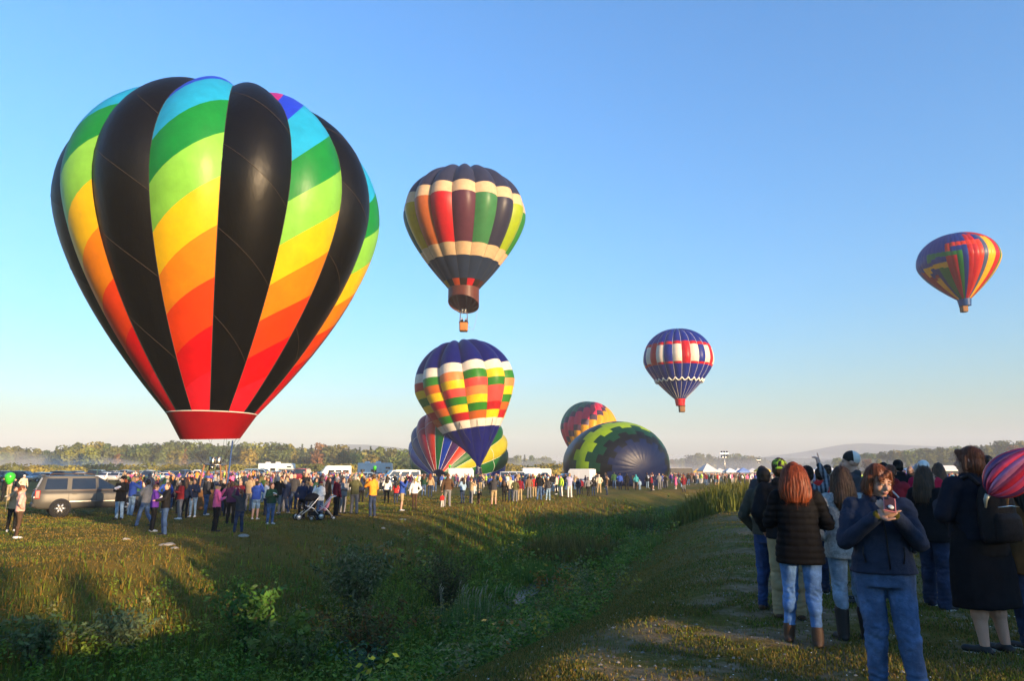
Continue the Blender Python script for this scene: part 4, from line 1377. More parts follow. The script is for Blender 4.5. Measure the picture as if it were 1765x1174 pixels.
def big_suv():
    """bronze grey family car parked at the left, seen from its rear right corner"""
    g = ground_at(104, 892)
    a = R(37)
    c = Vector((g.x + 1.39 * math.cos(a), g.y + 1.39 * math.sin(a), 0)); c -= Vector((-math.sin(a), math.cos(a), 0)) * -.85
    c.z = (hz(c.x, c.y) + g.z) / 2
    root = thing('parked_car', 'bronze grey family car with roof rails parked at the left of the crowd', 'car', c, a, None)
    P = paint('bronze_grey', (.082, .078, .070), .2)
    b = body_shell(-2.42, 2.42, .985, [(-2.42, 1.02), (-2.2, 1.12), (-1.0, 1.13), (.9, 1.10), (1.1, 1.07), (2.0, .98), (2.3, .88), (2.42, .76)], .34)
    b.build('body', P, root)
    h = House((-2.36, 1.12), (-2.12, -.02), .945, .735, 1.10, 1.745)
    q = MB(); h.shell(q); q.build('cabin', P, root)
    for sg in (-1, 1):
        for nm, x0, x1, u0, u1 in (('window', -2.06, -1.20, -1.99, -1.20), ('window', -1.02, -.06, -1.02, -.10), ('window', .06, .92, .02, .08)):
            w = h.pane(x0, x1, u0, u1, .13, .86, sg).build(nm, GLASS, root)
        z = lambda x: 1.12
        for x, nm in ((-1.11, 'door_seam'), (-.01, 'door_seam'), (1.0, 'door_seam')):
            MB().box((x, sg * .984, .74), (.012, .012, .66)).build(nm, DARKPL, root)
        for x in (-.88, .22): MB().box((x, sg * .99, .985), (.20, .04, .035)).build('door_handle', P, root, bevel=.012)
        MB().box((.0, sg * .992, .66), (2.1, .016, .035)).build('side_strip', CHROME, root)
        MB().box((.02, sg * .95, 1.14), (1.95, .02, .02)).build('belt_trim', mat('red_brown_trim', (.10, .03, .02), .4), root)
        q = MB(); q.tube([(-1.9, sg * .70, 1.78), (-1.75, sg * .70, 1.86), (-.3, sg * .70, 1.86), (-.12, sg * .70, 1.80)], .022, 6); q.build('roof_rail', mat('dark_rail', (.05, .03, .025), .5), root)
        MB().box((.98, sg * 1.06, 1.16), (.14, .20, .15)).build('mirror', P, root, bevel=.04)
        q = MB(); q.box((-2.30, sg * .86, .98), (.20, .22, .36)).build('tail_light', TAIL, root, bevel=.03)
        MB().box((-2.405, sg * .84, .86), (.06, .18, .08)).build('reverse_light', LAMP, root, bevel=.01)
        MB().box((2.22, sg * .74, .80), (.30, .30, .20)).build('headlight', LAMP, root, bevel=.04)
        for x in (-1.39, 1.39):
            arch(root, x, sg * .990, .425)
            wheel_parts(root, x, sg * .885, .365)
    h.end(False, .10, .90, .10).build('rear_window', GLASS, root)
    h.end(True, .06, .93, .10).build('windscreen', GLASS, root)
    MB().box((-2.40, 0, .52), (.16, 1.72, .20)).build('bumper', DARKPL, root, bevel=.05)
    MB().box((-2.445, 0, .92), (.02, .32, .16)).build('number_plate', mat('plate', (.6, .6, .55), .5), root)
    q = MB(); q.box((-2.16, 0, 1.80), (.22, 1.2, .03)).build('spoiler', P, root, bevel=.012)
    for x in (-1.35, -.55): MB().box((x, 0, 1.87), (.05, 1.42, .03)).build('roof_bar', DARKPL, root)
    root.scale = (1.05, 1.05, 1.09)
    return root
SUV = big_suv()

def car_proto(kind):
    """a parked car with separate body, windows, wheels and lamps; colour is set per copy"""
    root = bpy.data.objects.new('parked_car', None); COL.objects.link(root)
    P = OBJPAINT
    if kind == 'saloon':
        b = body_shell(-2.25, 2.25, .88, [(-2.25, .80), (-2.1, .94), (-1.5, .95), (.9, .92), (1.9, .80), (2.2, .68), (2.25, .6)], .26, 16); h = House((-1.75, 1.05), (-1.05, .15), .84, .62, .93, 1.40)
    elif kind == 'estate':
        b = body_shell(-2.3, 2.3, .93, [(-2.3, .95), (-2.1, 1.05), (.9, 1.02), (1.9, .92), (2.25, .8), (2.3, .7)], .32, 16); h = House((-2.25, 1.1), (-1.95, .1), .89, .70, 1.03, 1.64)
    elif kind == 'van':
        b = body_shell(-2.6, 2.6, 1.0, [(-2.6, 1.15), (-2.4, 1.18), (1.5, 1.15), (2.1, 1.05), (2.55, .85), (2.6, .75)], .36, 16); h = House((-2.58, 1.85), (-2.48, 1.0), .97, .84, 1.15, 2.02)
    else:
        b = body_shell(-2.75, 2.75, .98, [(-2.75, 1.05), (1.0, 1.08), (1.1, 1.10), (2.4, 1.02), (2.7, .9), (2.75, .8)], .42, 16); h = House((-.7, 1.2), (-.45, .35), .92, .74, 1.08, 1.80)
    o = b.build('body', P, root)
    q = MB(); h.shell(q); q.build('cabin', P, root)
    n = {'saloon': 2, 'estate': 3, 'van': 3, 'pickup': 2}[kind]
    for sg in (-1, 1):
        x0, x1 = h.b0 + .18, h.b1 - .16; u0, u1 = h.xr(.85)[0] + .10, h.xr(.85)[1] - .08
        for k in range(n):
            f0, f1 = k / n + .02, (k + 1) / n - .02
            h.pane(x0 + (x1 - x0) * f0, x0 + (x1 - x0) * f1, u0 + (u1 - u0) * f0, u0 + (u1 - u0) * f1, .1, .85, sg).build('window', GLASS, root)
        wx = 1.75 if kind in ('van', 'pickup') else 1.38
        for x in (-wx, wx): wheel_parts(root, x, sg * (.80 if kind == 'saloon' else .86), .33 if kind == 'saloon' else .37, detail=False)
        L1 = {'saloon': 2.2, 'estate': 2.25, 'van': 2.55, 'pickup': 2.7}[kind]
        MB().box((L1 - .06, sg * .62, .70), (.16, .26, .14)).build('headlight', LAMP, root, bevel=.03)
        MB().box((-L1 + .02, sg * .72, .80), (.12, .2, .2)).build('tail_light', TAIL, root, bevel=.03)
    h.end(True, .06, .93).build('windscreen', GLASS, root); h.end(False, .12, .9).build('rear_window', GLASS, root)
    return root

def objpaint():
    m, nt, p = nodes('car_paint')
    oi = N(nt, 'ShaderNodeObjectInfo'); nt.links.new(oi.outputs['Color'], p.inputs['Base Color'])
    p.inputs['Roughness'].default_value = .25; p.inputs['Coat Weight'].default_value = .4; p.inputs['Metallic'].default_value = .15
    return m
OBJPAINT = objpaint()
PROTOS = {k: car_proto(k) for k in ('saloon', 'estate', 'van', 'pickup')}
CAR_COL = {'silver': (.42, .43, .44), 'white': (.75, .75, .73), 'black': (.02, .02, .022), 'navy blue': (.03, .05, .12), 'grey': (.16, .17, .18), 'dark green': (.03, .06, .045), 'dark red': (.22, .02, .025), 'pale blue': (.22, .32, .42), 'tan': (.34, .29, .22)}
CAR_KIND = {'saloon': 'saloon car', 'estate': 'tall estate car', 'van': 'minibus', 'pickup': 'pickup truck'}
used_labels = set()
first = {k: True for k in PROTOS}
CARG = 'cars parked behind the crowd'
def park(px, dist, kind, colour, rz, where, extra='', z=None):
    p = at(px, 815, dist); g = hz(p.x, p.y)
    lab = f'{colour} {CAR_KIND[kind]} {extra}parked {where}'.replace('  ', ' ')
    used_labels.add(lab)
    src = PROTOS[kind]
    if first[kind]:
        o = src; first[kind] = False; o.location = (p.x, p.y, g); o.rotation_euler = (0, 0, rz)
    else:
        o = copy_tree(src, (p.x, p.y, g), rz)
    o['label'] = lab; o['category'] = 'car'; o['group'] = CARG
    for ch in o.children:
        if ch.name.split('.')[0] in ('body', 'cabin'): ch.color = (*CAR_COL[colour], 1)
    return o
CAR_WHERE = [(-40, 'beyond the bronze car'), (60, 'above the bronze car\'s roof'), (215, 'behind the people beside the bronze car'), (330, 'behind the tall burner'), (405, 'right of the burner'), (448, 'in front of the cabover camper'), (515, 'between the two campers'), (600, 'near the high roofed van'), (715, 'in front of the rainbow balloon'), (825, 'right of the pale box trailer'), (880, 'near the far camping trailers')]
def car_rows():
    seen = set()
    for row, (d0, step, off) in enumerate(((108, 21, 0), (126, 19, 8))):
        px = -25 + off
        while px < 950:
            if not (655 < px < 712 or 755 < px < 822 or 835 < px < 850 or (row == 0 and 560 < px < 590)):
                where = [t for a, t in CAR_WHERE if px >= a][-1] if px >= -40 else CAR_WHERE[0][1]
                for _ in range(60):
                    k = random.choices(('saloon', 'estate', 'pickup', 'van'), (.38, .42, .13, .07))[0]; c = random.choice(list(CAR_COL))
                    ex = random.choice(('facing right ', 'facing left ', 'facing away ', 'facing the crowd '))
                    if (k, c, where, ex) not in seen: break
                seen.add((k, c, where, ex))
                rz = {'facing right ': 0, 'facing left ': PI, 'facing away ': PI / 2, 'facing the crowd ': -PI / 2}[ex] + random.uniform(-.2, .2)
                park(px, d0 + random.uniform(-3, 3) - (8 if px > 820 else 0), k, c, rz, where, ex)
            px += step * random.uniform(.85, 1.3)
car_rows()
park(688, 92, 'van', 'white', R(205), 'just left of the rainbow balloon', 'with many windows ').scale = (1.05, 1.05, 1.05)
park(975, 92, 'pickup', 'navy blue', R(190), 'in front of the white box trailer', 'towing ')
WHITEP = mat('white_panel', (.72, .72, .70), .4, spec=.4, var=.05, scale=1.5)
STRIPE = mat('camper_stripe', (.10, .14, .2), .5)

def camper(px, dist, rz, label, L=7.0, H=2.9, pod=True):
    p = at(px, 810, dist); g = hz(p.x, p.y)
    root = thing('camper_van', label, 'camper', (p.x, p.y, g), rz, 'campers and vans behind the crowd')
    x0, x1 = -L / 2, L / 2 - 1.5
    b = MB(); b.prism([(x0, .5), (x1, .5), (x1, 1.9), (x1 + 1.35, 2.02), (x1 + 1.25, H - .12), (x1 + .9, H), (x0 + .1, H), (x0, H - .15)], -1.15, 1.15)
    b.build('body', WHITEP, root, bevel=.06)
    c = MB(); c.prism([(x1, .45), (x1 + 1.62, .45), (x1 + 1.66, 1.0), (x1 + .95, 1.12), (x1 + .45, 1.88), (x1, 1.88)], -.98, .98); c.build('cab', WHITEP, root, bevel=.05)
    for sg in (-1, 1):
        for x, z, w, h in ((x0 + .9, 1.9, .75, .55), (x0 + 2.9, 1.85, 1.0, .65), (x1 + .55, 2.45, .85, .30)):
            MB().box((x, sg * 1.153, z), (w, .03, h)).build('window', GLASS, root, bevel=.02)
        MB().box((x0 + 4.1, sg * 1.153, 1.5), (.62, .025, 1.75)).build('door', mat('camper_door', (.62, .62, .6), .4), root)
        MB().box(((x0 + x1) / 2, sg * 1.152, 1.25), (x1 - x0 - .3, .015, .10)).build('stripe', STRIPE, root)
        q = MB(); q.prism([(x1 + .18, 1.18), (x1 + .8, 1.18), (x1 + .42, 1.78), (x1 + .18, 1.78)], sg * .985, sg * .995); q.build('cab_window', GLASS, root)
        for x in (x0 + 1.5, x1 + .75): wheel_parts(root, x, sg * .92, .38, detail=False)
    q = MB(); q.prism([(x1 + .98, 1.14), (x1 + 1.0, 1.16), (x1 + .5, 1.88), (x1 + .47, 1.87)], -.85, .85); q.build('windscreen', GLASS, root)
    for x in (x0 + 1.6, x0 + 3.6): MB().box((x, 0, H + .14), (.9, .7, .28)).build('roof_unit', WHITEP, root, bevel=.08)
    return root
camper(478, 140, R(4), 'long white cabover camper with two roof units above the crowd left of centre', 7.0, 3.15)
camper(648, 128, R(6), 'taller white camper with a dark door behind the white minibus', 6.4, 3.35)

def hightop(px, dist, rz, label):
    p = at(px, 810, dist); g = hz(p.x, p.y)
    root = thing('cargo_van', label, 'van', (p.x, p.y, g), rz, 'campers and vans behind the crowd')
    b = MB(); b.prism([(-2.9, .4), (2.75, .4), (2.8, 1.0), (2.05, 1.25), (1.55, 1.95), (1.2, 2.5), (.9, 2.62), (-2.8, 2.62), (-2.9, 2.45)], -.98, .98); b.build('body', WHITEP, root, bevel=.09)
    for sg in (-1, 1):
        for x in (-2.0, -.8, .35): MB().box((x, sg * .985, 1.6), (.95, .02, .55)).build('window', GLASS, root, bevel=.02)
        for x in (-1.8, 1.8): wheel_parts(root, x, sg * .85, .37, detail=False)
    q = MB(); q.prism([(2.08, 1.26), (2.11, 1.28), (1.6, 1.97), (1.57, 1.95)], -.85, .85); q.build('windscreen', GLASS, root)
    return root
hightop(574, 116, R(200), 'white high roofed van between the two campers')

def trailer(px, dist, rz, label, L=4.2, H=2.3, col=(.72, .72, .70), wdt=1.1, name='box_trailer'):
    p = at(px, 812, dist); g = hz(p.x, p.y)
    root = thing(name, label, 'trailer', (p.x, p.y, g), rz, 'trailers on the field')
    m = mat('trailer_' + label.split()[0], col, .4, var=.05)
    b = MB(); b.prism([(-L / 2, .5), (L / 2 - .3, .5), (L / 2, .9), (L / 2, H - .3), (L / 2 - .25, H), (-L / 2, H)], -wdt, wdt); b.build('body', m, root, bevel=.08)
    MB().box((0, 0, H + .012), (L - .5, wdt * 2 - .2, .03)).build('roof', WHITEP, root)
    for sg in (-1, 1):
        MB().box((L / 2 - 1.2, sg * (wdt + .004), 1.3), (.8, .015, 1.5)).build('side_door', m, root, bevel=.006)
        MB().box((0, sg * (wdt + .006), .62), (L - .2, .02, .10)).build('kick_strip', CHROME, root)
        MB().box((-.4, sg * (wdt + .02), .78), (1.0, .2, .06)).build('mudguard', DARKPL, root)
        wheel_parts(root, -.4, sg * (wdt - .08), .34, detail=False)
    q = MB(); q.tube([(L / 2 - .2, 0, .55), (L / 2 + 1.0, 0, .5)], .05, 6); q.build('drawbar', DARKPL, root)
    return root
trailer(795, 100, R(2), 'pale grey box trailer in front of the rainbow balloon', 3.6, 2.45, (.55, .58, .60))
trailer(1003, 94, R(152), 'white box trailer at the left edge of the lying navy balloon', 3.2, 2.35)
trailer(916, 150, R(4), 'small white camping trailer beyond the crowd right of the rainbow balloon', 4.0, 2.7, (.74, .74, .72), 1.1, 'camping_trailer')
trailer(938, 158, R(-8), 'second white camping trailer with a sloping front further right', 3.2, 2.6, (.7, .7, .69), 1.1, 'camping_trailer')
trailer(1172, 150, R(5), 'dark box trailer right of the lying navy balloon', 5.0, 2.7, (.03, .03, .035))

# ------------------------------------------------------------------ tents
def tent(px, dist, w, cols, label, peak=3.0, eave=2.1, d=None):
    dist *= 1.12; p = at(px, 812, dist); g = hz(p.x, p.y) - .1; d = d or w
    root = thing('canopy_tent', label, 'tent', (p.x, p.y, g), random.uniform(-.25, .25), 'festival tents')
    m = mat('canvas_%.2f_%.2f_%.2f' % cols, cols, .8, var=.05, scale=1.0)
    b = MB(); x, y = w / 2, d / 2
    r = max(0, (d - w)) / 2 if d > w else 0
    rx = max(0, (w - d)) / 2
    V = [(-x, -y, eave), (x, -y, eave), (x, y, eave), (-x, y, eave), (-rx, 0, peak), (rx, 0, peak), (-x, -y, eave - .3), (x, -y, eave - .3), (x, y, eave - .3), (-x, y, eave - .3)]
    F = [(0, 1, 5, 4), (1, 2, 5), (2, 3, 4, 5), (3, 0, 4), (6, 7, 1, 0), (7, 8, 2, 1), (8, 9, 3, 2), (9, 6, 0, 3)]
    b.add(V, F); b.build('canopy', m, root)
    for sx in (-1, 1):
        for sy in (-1, 1):
            q = MB(); q.cyl((sx * (x - .06), sy * (y - .06), -.05), (sx * (x - .06), sy * (y - .06), eave), .035, .035, 6); q.build('leg', STEEL, root)
    return root
WT = (.60, .59, .57)
tent(1219, 142, 3.6, WT, 'largest white peaked tent, standing left of the floodlight mast', 3.9, 2.3)
tent(1240, 170, 3.0, WT, 'small white tent just left of the floodlight mast')
tent(1258, 165, 3.0, (.70, .73, .76), 'pale bluish tent just right of the floodlight mast')
tent(1272, 175, 3.0, WT, 'low white tent second to the right of the floodlight mast', 3.0)
tent(1281, 150, 2.6, (.16, .26, .55), 'blue canopied tent between white ones')
tent(1297, 168, 3.2, WT, 'white tent between the blue tent and the yellow tent')
tent(1314, 140, 2.8, (.75, .52, .04), 'yellow canopied tent left of the lime capped man', 3.4, 2.3)
tent(1203, 152, 2.2, (.62, .38, .08), 'orange tan tent left of the largest white tent', 2.8, 2.1)
tent(1338, 150, 3.0, WT, 'white tent right of the yellow tent')
for i, (px, w, t) in enumerate(((1392, 3.0, 'below the pointing hand'), (1412, 3.4, 'right of the pointing hand'), (1432, 3.0, 'left of the two tone beanie'), (1447, 3.0, 'just behind the two tone beanie'),
                               (1522, 3.2, 'right of the texting woman\'s head'), (1540, 3.0, 'behind the ponytailed woman'), (1570, 4.0, 'behind the man with the dark hat'))):
    tent(px, 150 + (i % 3) * 8, w, WT if i % 2 else (.68, .70, .72), f'white festival tent {t}', 3.3 + .2 * (i % 2))
tent(1640, 150, 9.5, WT, 'long white marquee behind the crowd at the right', 3.5, 2.5, 4.0)

def mast(px, top, dist, arms, label):
    p = at(px, 812, dist); g = hz(p.x, p.y); h = at(px, top, dist).z - g
    root = thing('light_mast', label, 'floodlight', (p.x, p.y, g), .2, None)
    b = MB(); b.box((0, 0, .5), (1.6, 1.1, .8)); b.build('generator', mat('generator_yellow', (.45, .36, .12), .5), root, bevel=.05)
    q = MB(); q.tube([(0, 0, .4), (0, 0, h * .55), (0, 0, h)], [.09, .08, .06], 8); q.build('mast', STEEL, root)
    q = MB(); q.box((0, 0, h * .93), (arms * .62, .07, .07)); q.box((0, 0, h * .80), (arms * .5, .06, .06)); q.build('crossbar', STEEL, root)
    for k in range(arms):
        for z in (h * .97, h * .83):
            x = (k - (arms - 1) / 2) * .62
            l = MB(); l.lathe([(.05, -.2), (.24, .02), (.26, .08), (0, .10)], (x, -.12, z), 10, axis='y', cap=False); l.build('lamp', mat('lamp_housing', (.10, .10, .11), .4), root)
mast(1250, 778, 150, 3, 'tall floodlight mast with six lamps above the far crowd')
mast(1309, 791, 210, 2, 'smaller distant floodlight mast near the yellow tent')
# ================================================================== PEOPLE
SKIN = {'fair': (.48, .27, .19), 'tan': (.36, .19, .12), 'brown': (.16, .075, .045)}
HAIRC = {'brown': (.055, .028, .014), 'dark': (.014, .010, .008), 'blond': (.30, .20, .09), 'grey': (.24, .23, .22), 'red': (.13, .026, .007), 'auburn': (.10, .032, .012)}
TOPC = {'black': (.012, .012, .014), 'navy': (.016, .024, .055), 'charcoal': (.045, .045, .05), 'grey': (.17, .17, .18), 'white': (.70, .69, .66), 'cream': (.56, .47, .35), 'red': (.42, .03, .03), 'maroon': (.15, .014, .024),
        'green': (.035, .085, .035), 'olive': (.085, .085, .04), 'royal blue': (.03, .07, .32), 'pale blue': (.24, .36, .50), 'purple': (.10, .03, .25), 'pink': (.72, .12, .28), 'orange': (.72, .26, .03), 'lime': (.42, .62, .06), 'pale pink': (.62, .36, .30),
        'brown': (.085, .05, .03), 'tan': (.34, .25, .15), 'teal': (.05, .30, .34), 'lilac': (.36, .32, .46), 'dark green': (.014, .045, .026), 'plum': (.065, .022, .06)}
BOTC = {'blue': (.055, .10, .20), 'dark blue': (.022, .035, .075), 'pale blue': (.20, .30, .42), 'black': (.012, .012, .013), 'grey': (.16, .16, .17), 'khaki': (.33, .25, .14), 'brown': (.075, .045, .03), 'white': (.55, .53, .50)}
SHOEC = {'white': (.60, .59, .57), 'black': (.015, .015, .015), 'brown': (.06, .032, .018)}

def skin(n): return mat('skin_' + n, SKIN[n], .5, spec=.35, var=.06, scale=30)
def hairm(n):
    nm = 'hair_' + n
    if nm in _mats: return _mats[nm]
    m, nt, p = nodes(nm)
    tc = N(nt, 'ShaderNodeTexCoord'); mp = N(nt, 'ShaderNodeMapping'); mp.inputs['Scale'].default_value = (60, 60, 5)
    nt.links.new(tc.outputs['Object'], mp.inputs['Vector'])
    nz = N(nt, 'ShaderNodeTexNoise', i_Scale=1.0, i_Detail=3.0); nt.links.new(mp.outputs[0], nz.inputs['Vector'])
    c = HAIRC[n]; rp = ramp(nt, nz.outputs[0], [(.3, tuple(x * .5 for x in c)), (.7, tuple(min(1, x * 1.7) for x in c))])
    nt.links.new(rp.outputs[0], p.inputs['Base Color']); p.inputs['Roughness'].default_value = .48; p.inputs['Specular IOR Level'].default_value = .25
    bp = N(nt, 'ShaderNodeBump', i_Strength=.6, i_Distance=.01); nt.links.new(nz.outputs[0], bp.inputs['Height']); nt.links.new(bp.outputs[0], p.inputs['Normal'])
    _mats[nm] = m
    return m
def denim(n):
    nm = 'denim_' + n
    if nm in _mats: return _mats[nm]
    m, nt, p = nodes(nm)
    tc = N(nt, 'ShaderNodeTexCoord'); c = BOTC[n]
    nz = N(nt, 'ShaderNodeTexNoise', i_Scale=5.0, i_Detail=5.0, i_Roughness=.6); nt.links.new(tc.outputs['Object'], nz.inputs['Vector'])
    rp = ramp(nt, nz.outputs[0], [(.33, tuple(x * .55 for x in c)), (.52, c), (.72, tuple(x * 2.0 for x in c))])
    nt.links.new(rp.outputs[0], p.inputs['Base Color']); p.inputs['Roughness'].default_value = .85; p.inputs['Specular IOR Level'].default_value = .15
    n2 = N(nt, 'ShaderNodeTexNoise', i_Scale=26.0, i_Detail=4.0); nt.links.new(tc.outputs['Object'], n2.inputs['Vector'])
    bp = N(nt, 'ShaderNodeBump', i_Strength=.55, i_Distance=.02); nt.links.new(n2.outputs[0], bp.inputs['Height']); nt.links.new(bp.outputs[0], p.inputs['Normal'])
    _mats[nm] = m
    return m
def topm(n): return cloth(n, TOPC[n])
def shoem(n): return mat('shoe_' + n, SHOEC[n], .6)

# ---- solids: tapered limbs, ovals and lofted trunks, each carrying what it is made of
def limb(tag, p0, p1, r0, r1, flat=1.0):
    return ('limb', tag, Vector(p0), Vector(p1), r0, r1, flat)
def oval(tag, c, r, M=None):
    return ('oval', tag, Vector(c), Vector(r), M or Matrix.Identity(3))
def loft(tag, rings):
    """rings: (z, rx, ry, x, y)"""
    return ('loft', tag, [tuple(list(r) + [0.0] * (5 - len(r))) for r in rings])

def prim_mesh(pr, V, F, seg=12):
    o = len(V)
    k = pr[0]
    if k == 'limb':
        _, _, a, b, r0, r1, flat = pr
        d = (b - a); L = d.length
        if L < 1e-5: d = Vector((0, 0, 1))
        else: d = d / L
        up = Vector((0, 0, 1)) if abs(d.z) < .92 else Vector((0, 1, 0))
        u = d.cross(up).normalized(); w = d.cross(u)
        st = []
        for t in (-80, -50, -20): st.append((a + d * (r0 * math.sin(R(t))), r0 * math.cos(R(t))))
        st.append((a, r0)); st.append((b, r1))
        for t in (20, 50, 80): st.append((b + d * (r1 * math.sin(R(t))), r1 * math.cos(R(t))))
        for c, r in st:
            for j in range(seg):
                an = 2 * PI * j / seg
                V.append(tuple(c + u * (r * math.cos(an)) + w * (r * math.sin(an) * flat)))
        m = len(st)
    elif k == 'oval':
        _, _, c, r, M = pr
        m = 9
        for i in range(m):
            ph = PI * (i + .5) / m - PI / 2
            for j in range(seg):
                an = 2 * PI * j / seg
                V.append(tuple(c + M @ Vector((r.x * math.cos(ph) * math.cos(an), r.y * math.cos(ph) * math.sin(an), r.z * math.sin(ph) * 1.02))))
    else:
        rings = pr[2]; m = len(rings); seg = 20
        for z, rx, ry, x, y in rings:
            for j in range(seg):
                an = 2 * PI * j / seg; cx_, sx_ = math.cos(an), math.sin(an)
                V.append((x + rx * math.copysign(abs(cx_) ** .85, cx_), y + ry * math.copysign(abs(sx_) ** .85, sx_), z))
    for i in range(m - 1):
        for j in range(seg):
            l = (j + 1) % seg
            F.append((o + i * seg + j, o + i * seg + l, o + (i + 1) * seg + l, o + (i + 1) * seg + j))
    F.append(tuple(o + j for j in range(seg))[::-1]); F.append(tuple(o + (m - 1) * seg + j for j in range(seg)))

def prim_dist(pr, P):
    k = pr[0]
    if k == 'limb':
        _, _, a, b, r0, r1, flat = pr
        a = np.array(a); d = np.array(b) - a; L2 = max(d @ d, 1e-9)
        t = np.clip((P - a) @ d / L2, 0, 1)
        return np.linalg.norm(P - a - t[:, None] * d, axis=1) - (r0 + (r1 - r0) * t) * (.5 + .5 * flat)
    if k == 'oval':
        _, _, c, r, M = pr
        q = (P - np.array(c)) @ np.array(M)
        r = np.array(r); n = np.linalg.norm(q / r, axis=1)
        return (n - 1) * np.linalg.norm(q, axis=1) / np.maximum(n, 1e-6)
    rings = np.array(pr[2]); o = np.argsort(rings[:, 0]); rg = rings[o]
    z = np.clip(P[:, 2], rg[0, 0], rg[-1, 0])
    rx, ry, x, y = (np.interp(z, rg[:, 0], rg[:, i]) for i in (1, 2, 3, 4))
    qx, qy = P[:, 0] - x, P[:, 1] - y
    n = np.hypot(qx / rx, qy / ry)
    dr = (n - 1) * np.hypot(qx, qy) / np.maximum(n, 1e-6)
    dz = np.abs(P[:, 2] - z)
    return np.where(dz > 1e-6, np.hypot(np.maximum(dr, 0), dz), dr)

_tmp = None
def fuse(prims, voxel, smooth=4, factor=.5):
    """one continuous skin round all the solids; returns vertices and quads"""
    global _tmp
    V, F = [], []
    for p in prims: prim_mesh(p, V, F)
    me = bpy.data.meshes.new('fusing'); me.from_pydata(V, [], F)
    o = bpy.data.objects.new('fusing', me); COL.objects.link(o)
    r = o.modifiers.new('r', 'REMESH'); r.mode = 'VOXEL'; r.voxel_size = voxel
    if smooth:
        s = o.modifiers.new('s', 'SMOOTH'); s.factor = factor; s.iterations = smooth
    ev = o.evaluated_get(bpy.context.evaluated_depsgraph_get())
    m = ev.data
    n = len(m.vertices); co = np.empty(n * 3, np.float32); m.vertices.foreach_get('co', co)
    nf = len(m.polygons); lv = np.empty(len(m.loops), np.int32); m.loops.foreach_get('vertex_index', lv)
    quads = lv.reshape(nf, 4).copy()
    co = co.reshape(n, 3).copy()
    bpy.data.objects.remove(o); bpy.data.meshes.remove(me)
    return co.astype(float), quads

def normals(V, F):
    n = np.cross(V[F[:, 2]] - V[F[:, 0]], V[F[:, 3]] - V[F[:, 1]])
    N_ = np.zeros_like(V)
    for k in range(4): np.add.at(N_, F[:, k], n)
    return N_ / np.maximum(np.linalg.norm(N_, axis=1)[:, None], 1e-9)

def arms_pose(kind, s):
    """elbow, hand for side s (+1 = the figure's left), figure 1.70 m tall facing -y"""
    return {'down': ((.255, .03, 1.11), (.265, -.05, .86)), 'pocket': ((.28, .07, 1.12), (.20, -.09, .93)), 'camera': ((.25, -.17, 1.22), (.055, -.27, 1.50)),
            'chest': ((.26, -.03, 1.13), (.08, -.24, 1.20)), 'up': ((.25, -.12, 1.60), (.20, -.22, 1.86)), 'over': ((.26, -.20, 1.46), (.10, -.33, 1.70)),
            'cross': ((.27, -.05, 1.13), (-.06, -.20, 1.15)), 'hip': ((.36, .08, 1.14), (.20, -.02, .98)), 'low': ((.25, -.03, 1.12), (.10, -.22, .98)), 'fwd': ((.25, -.10, 1.16), (.20, -.34, 1.14))}[kind]

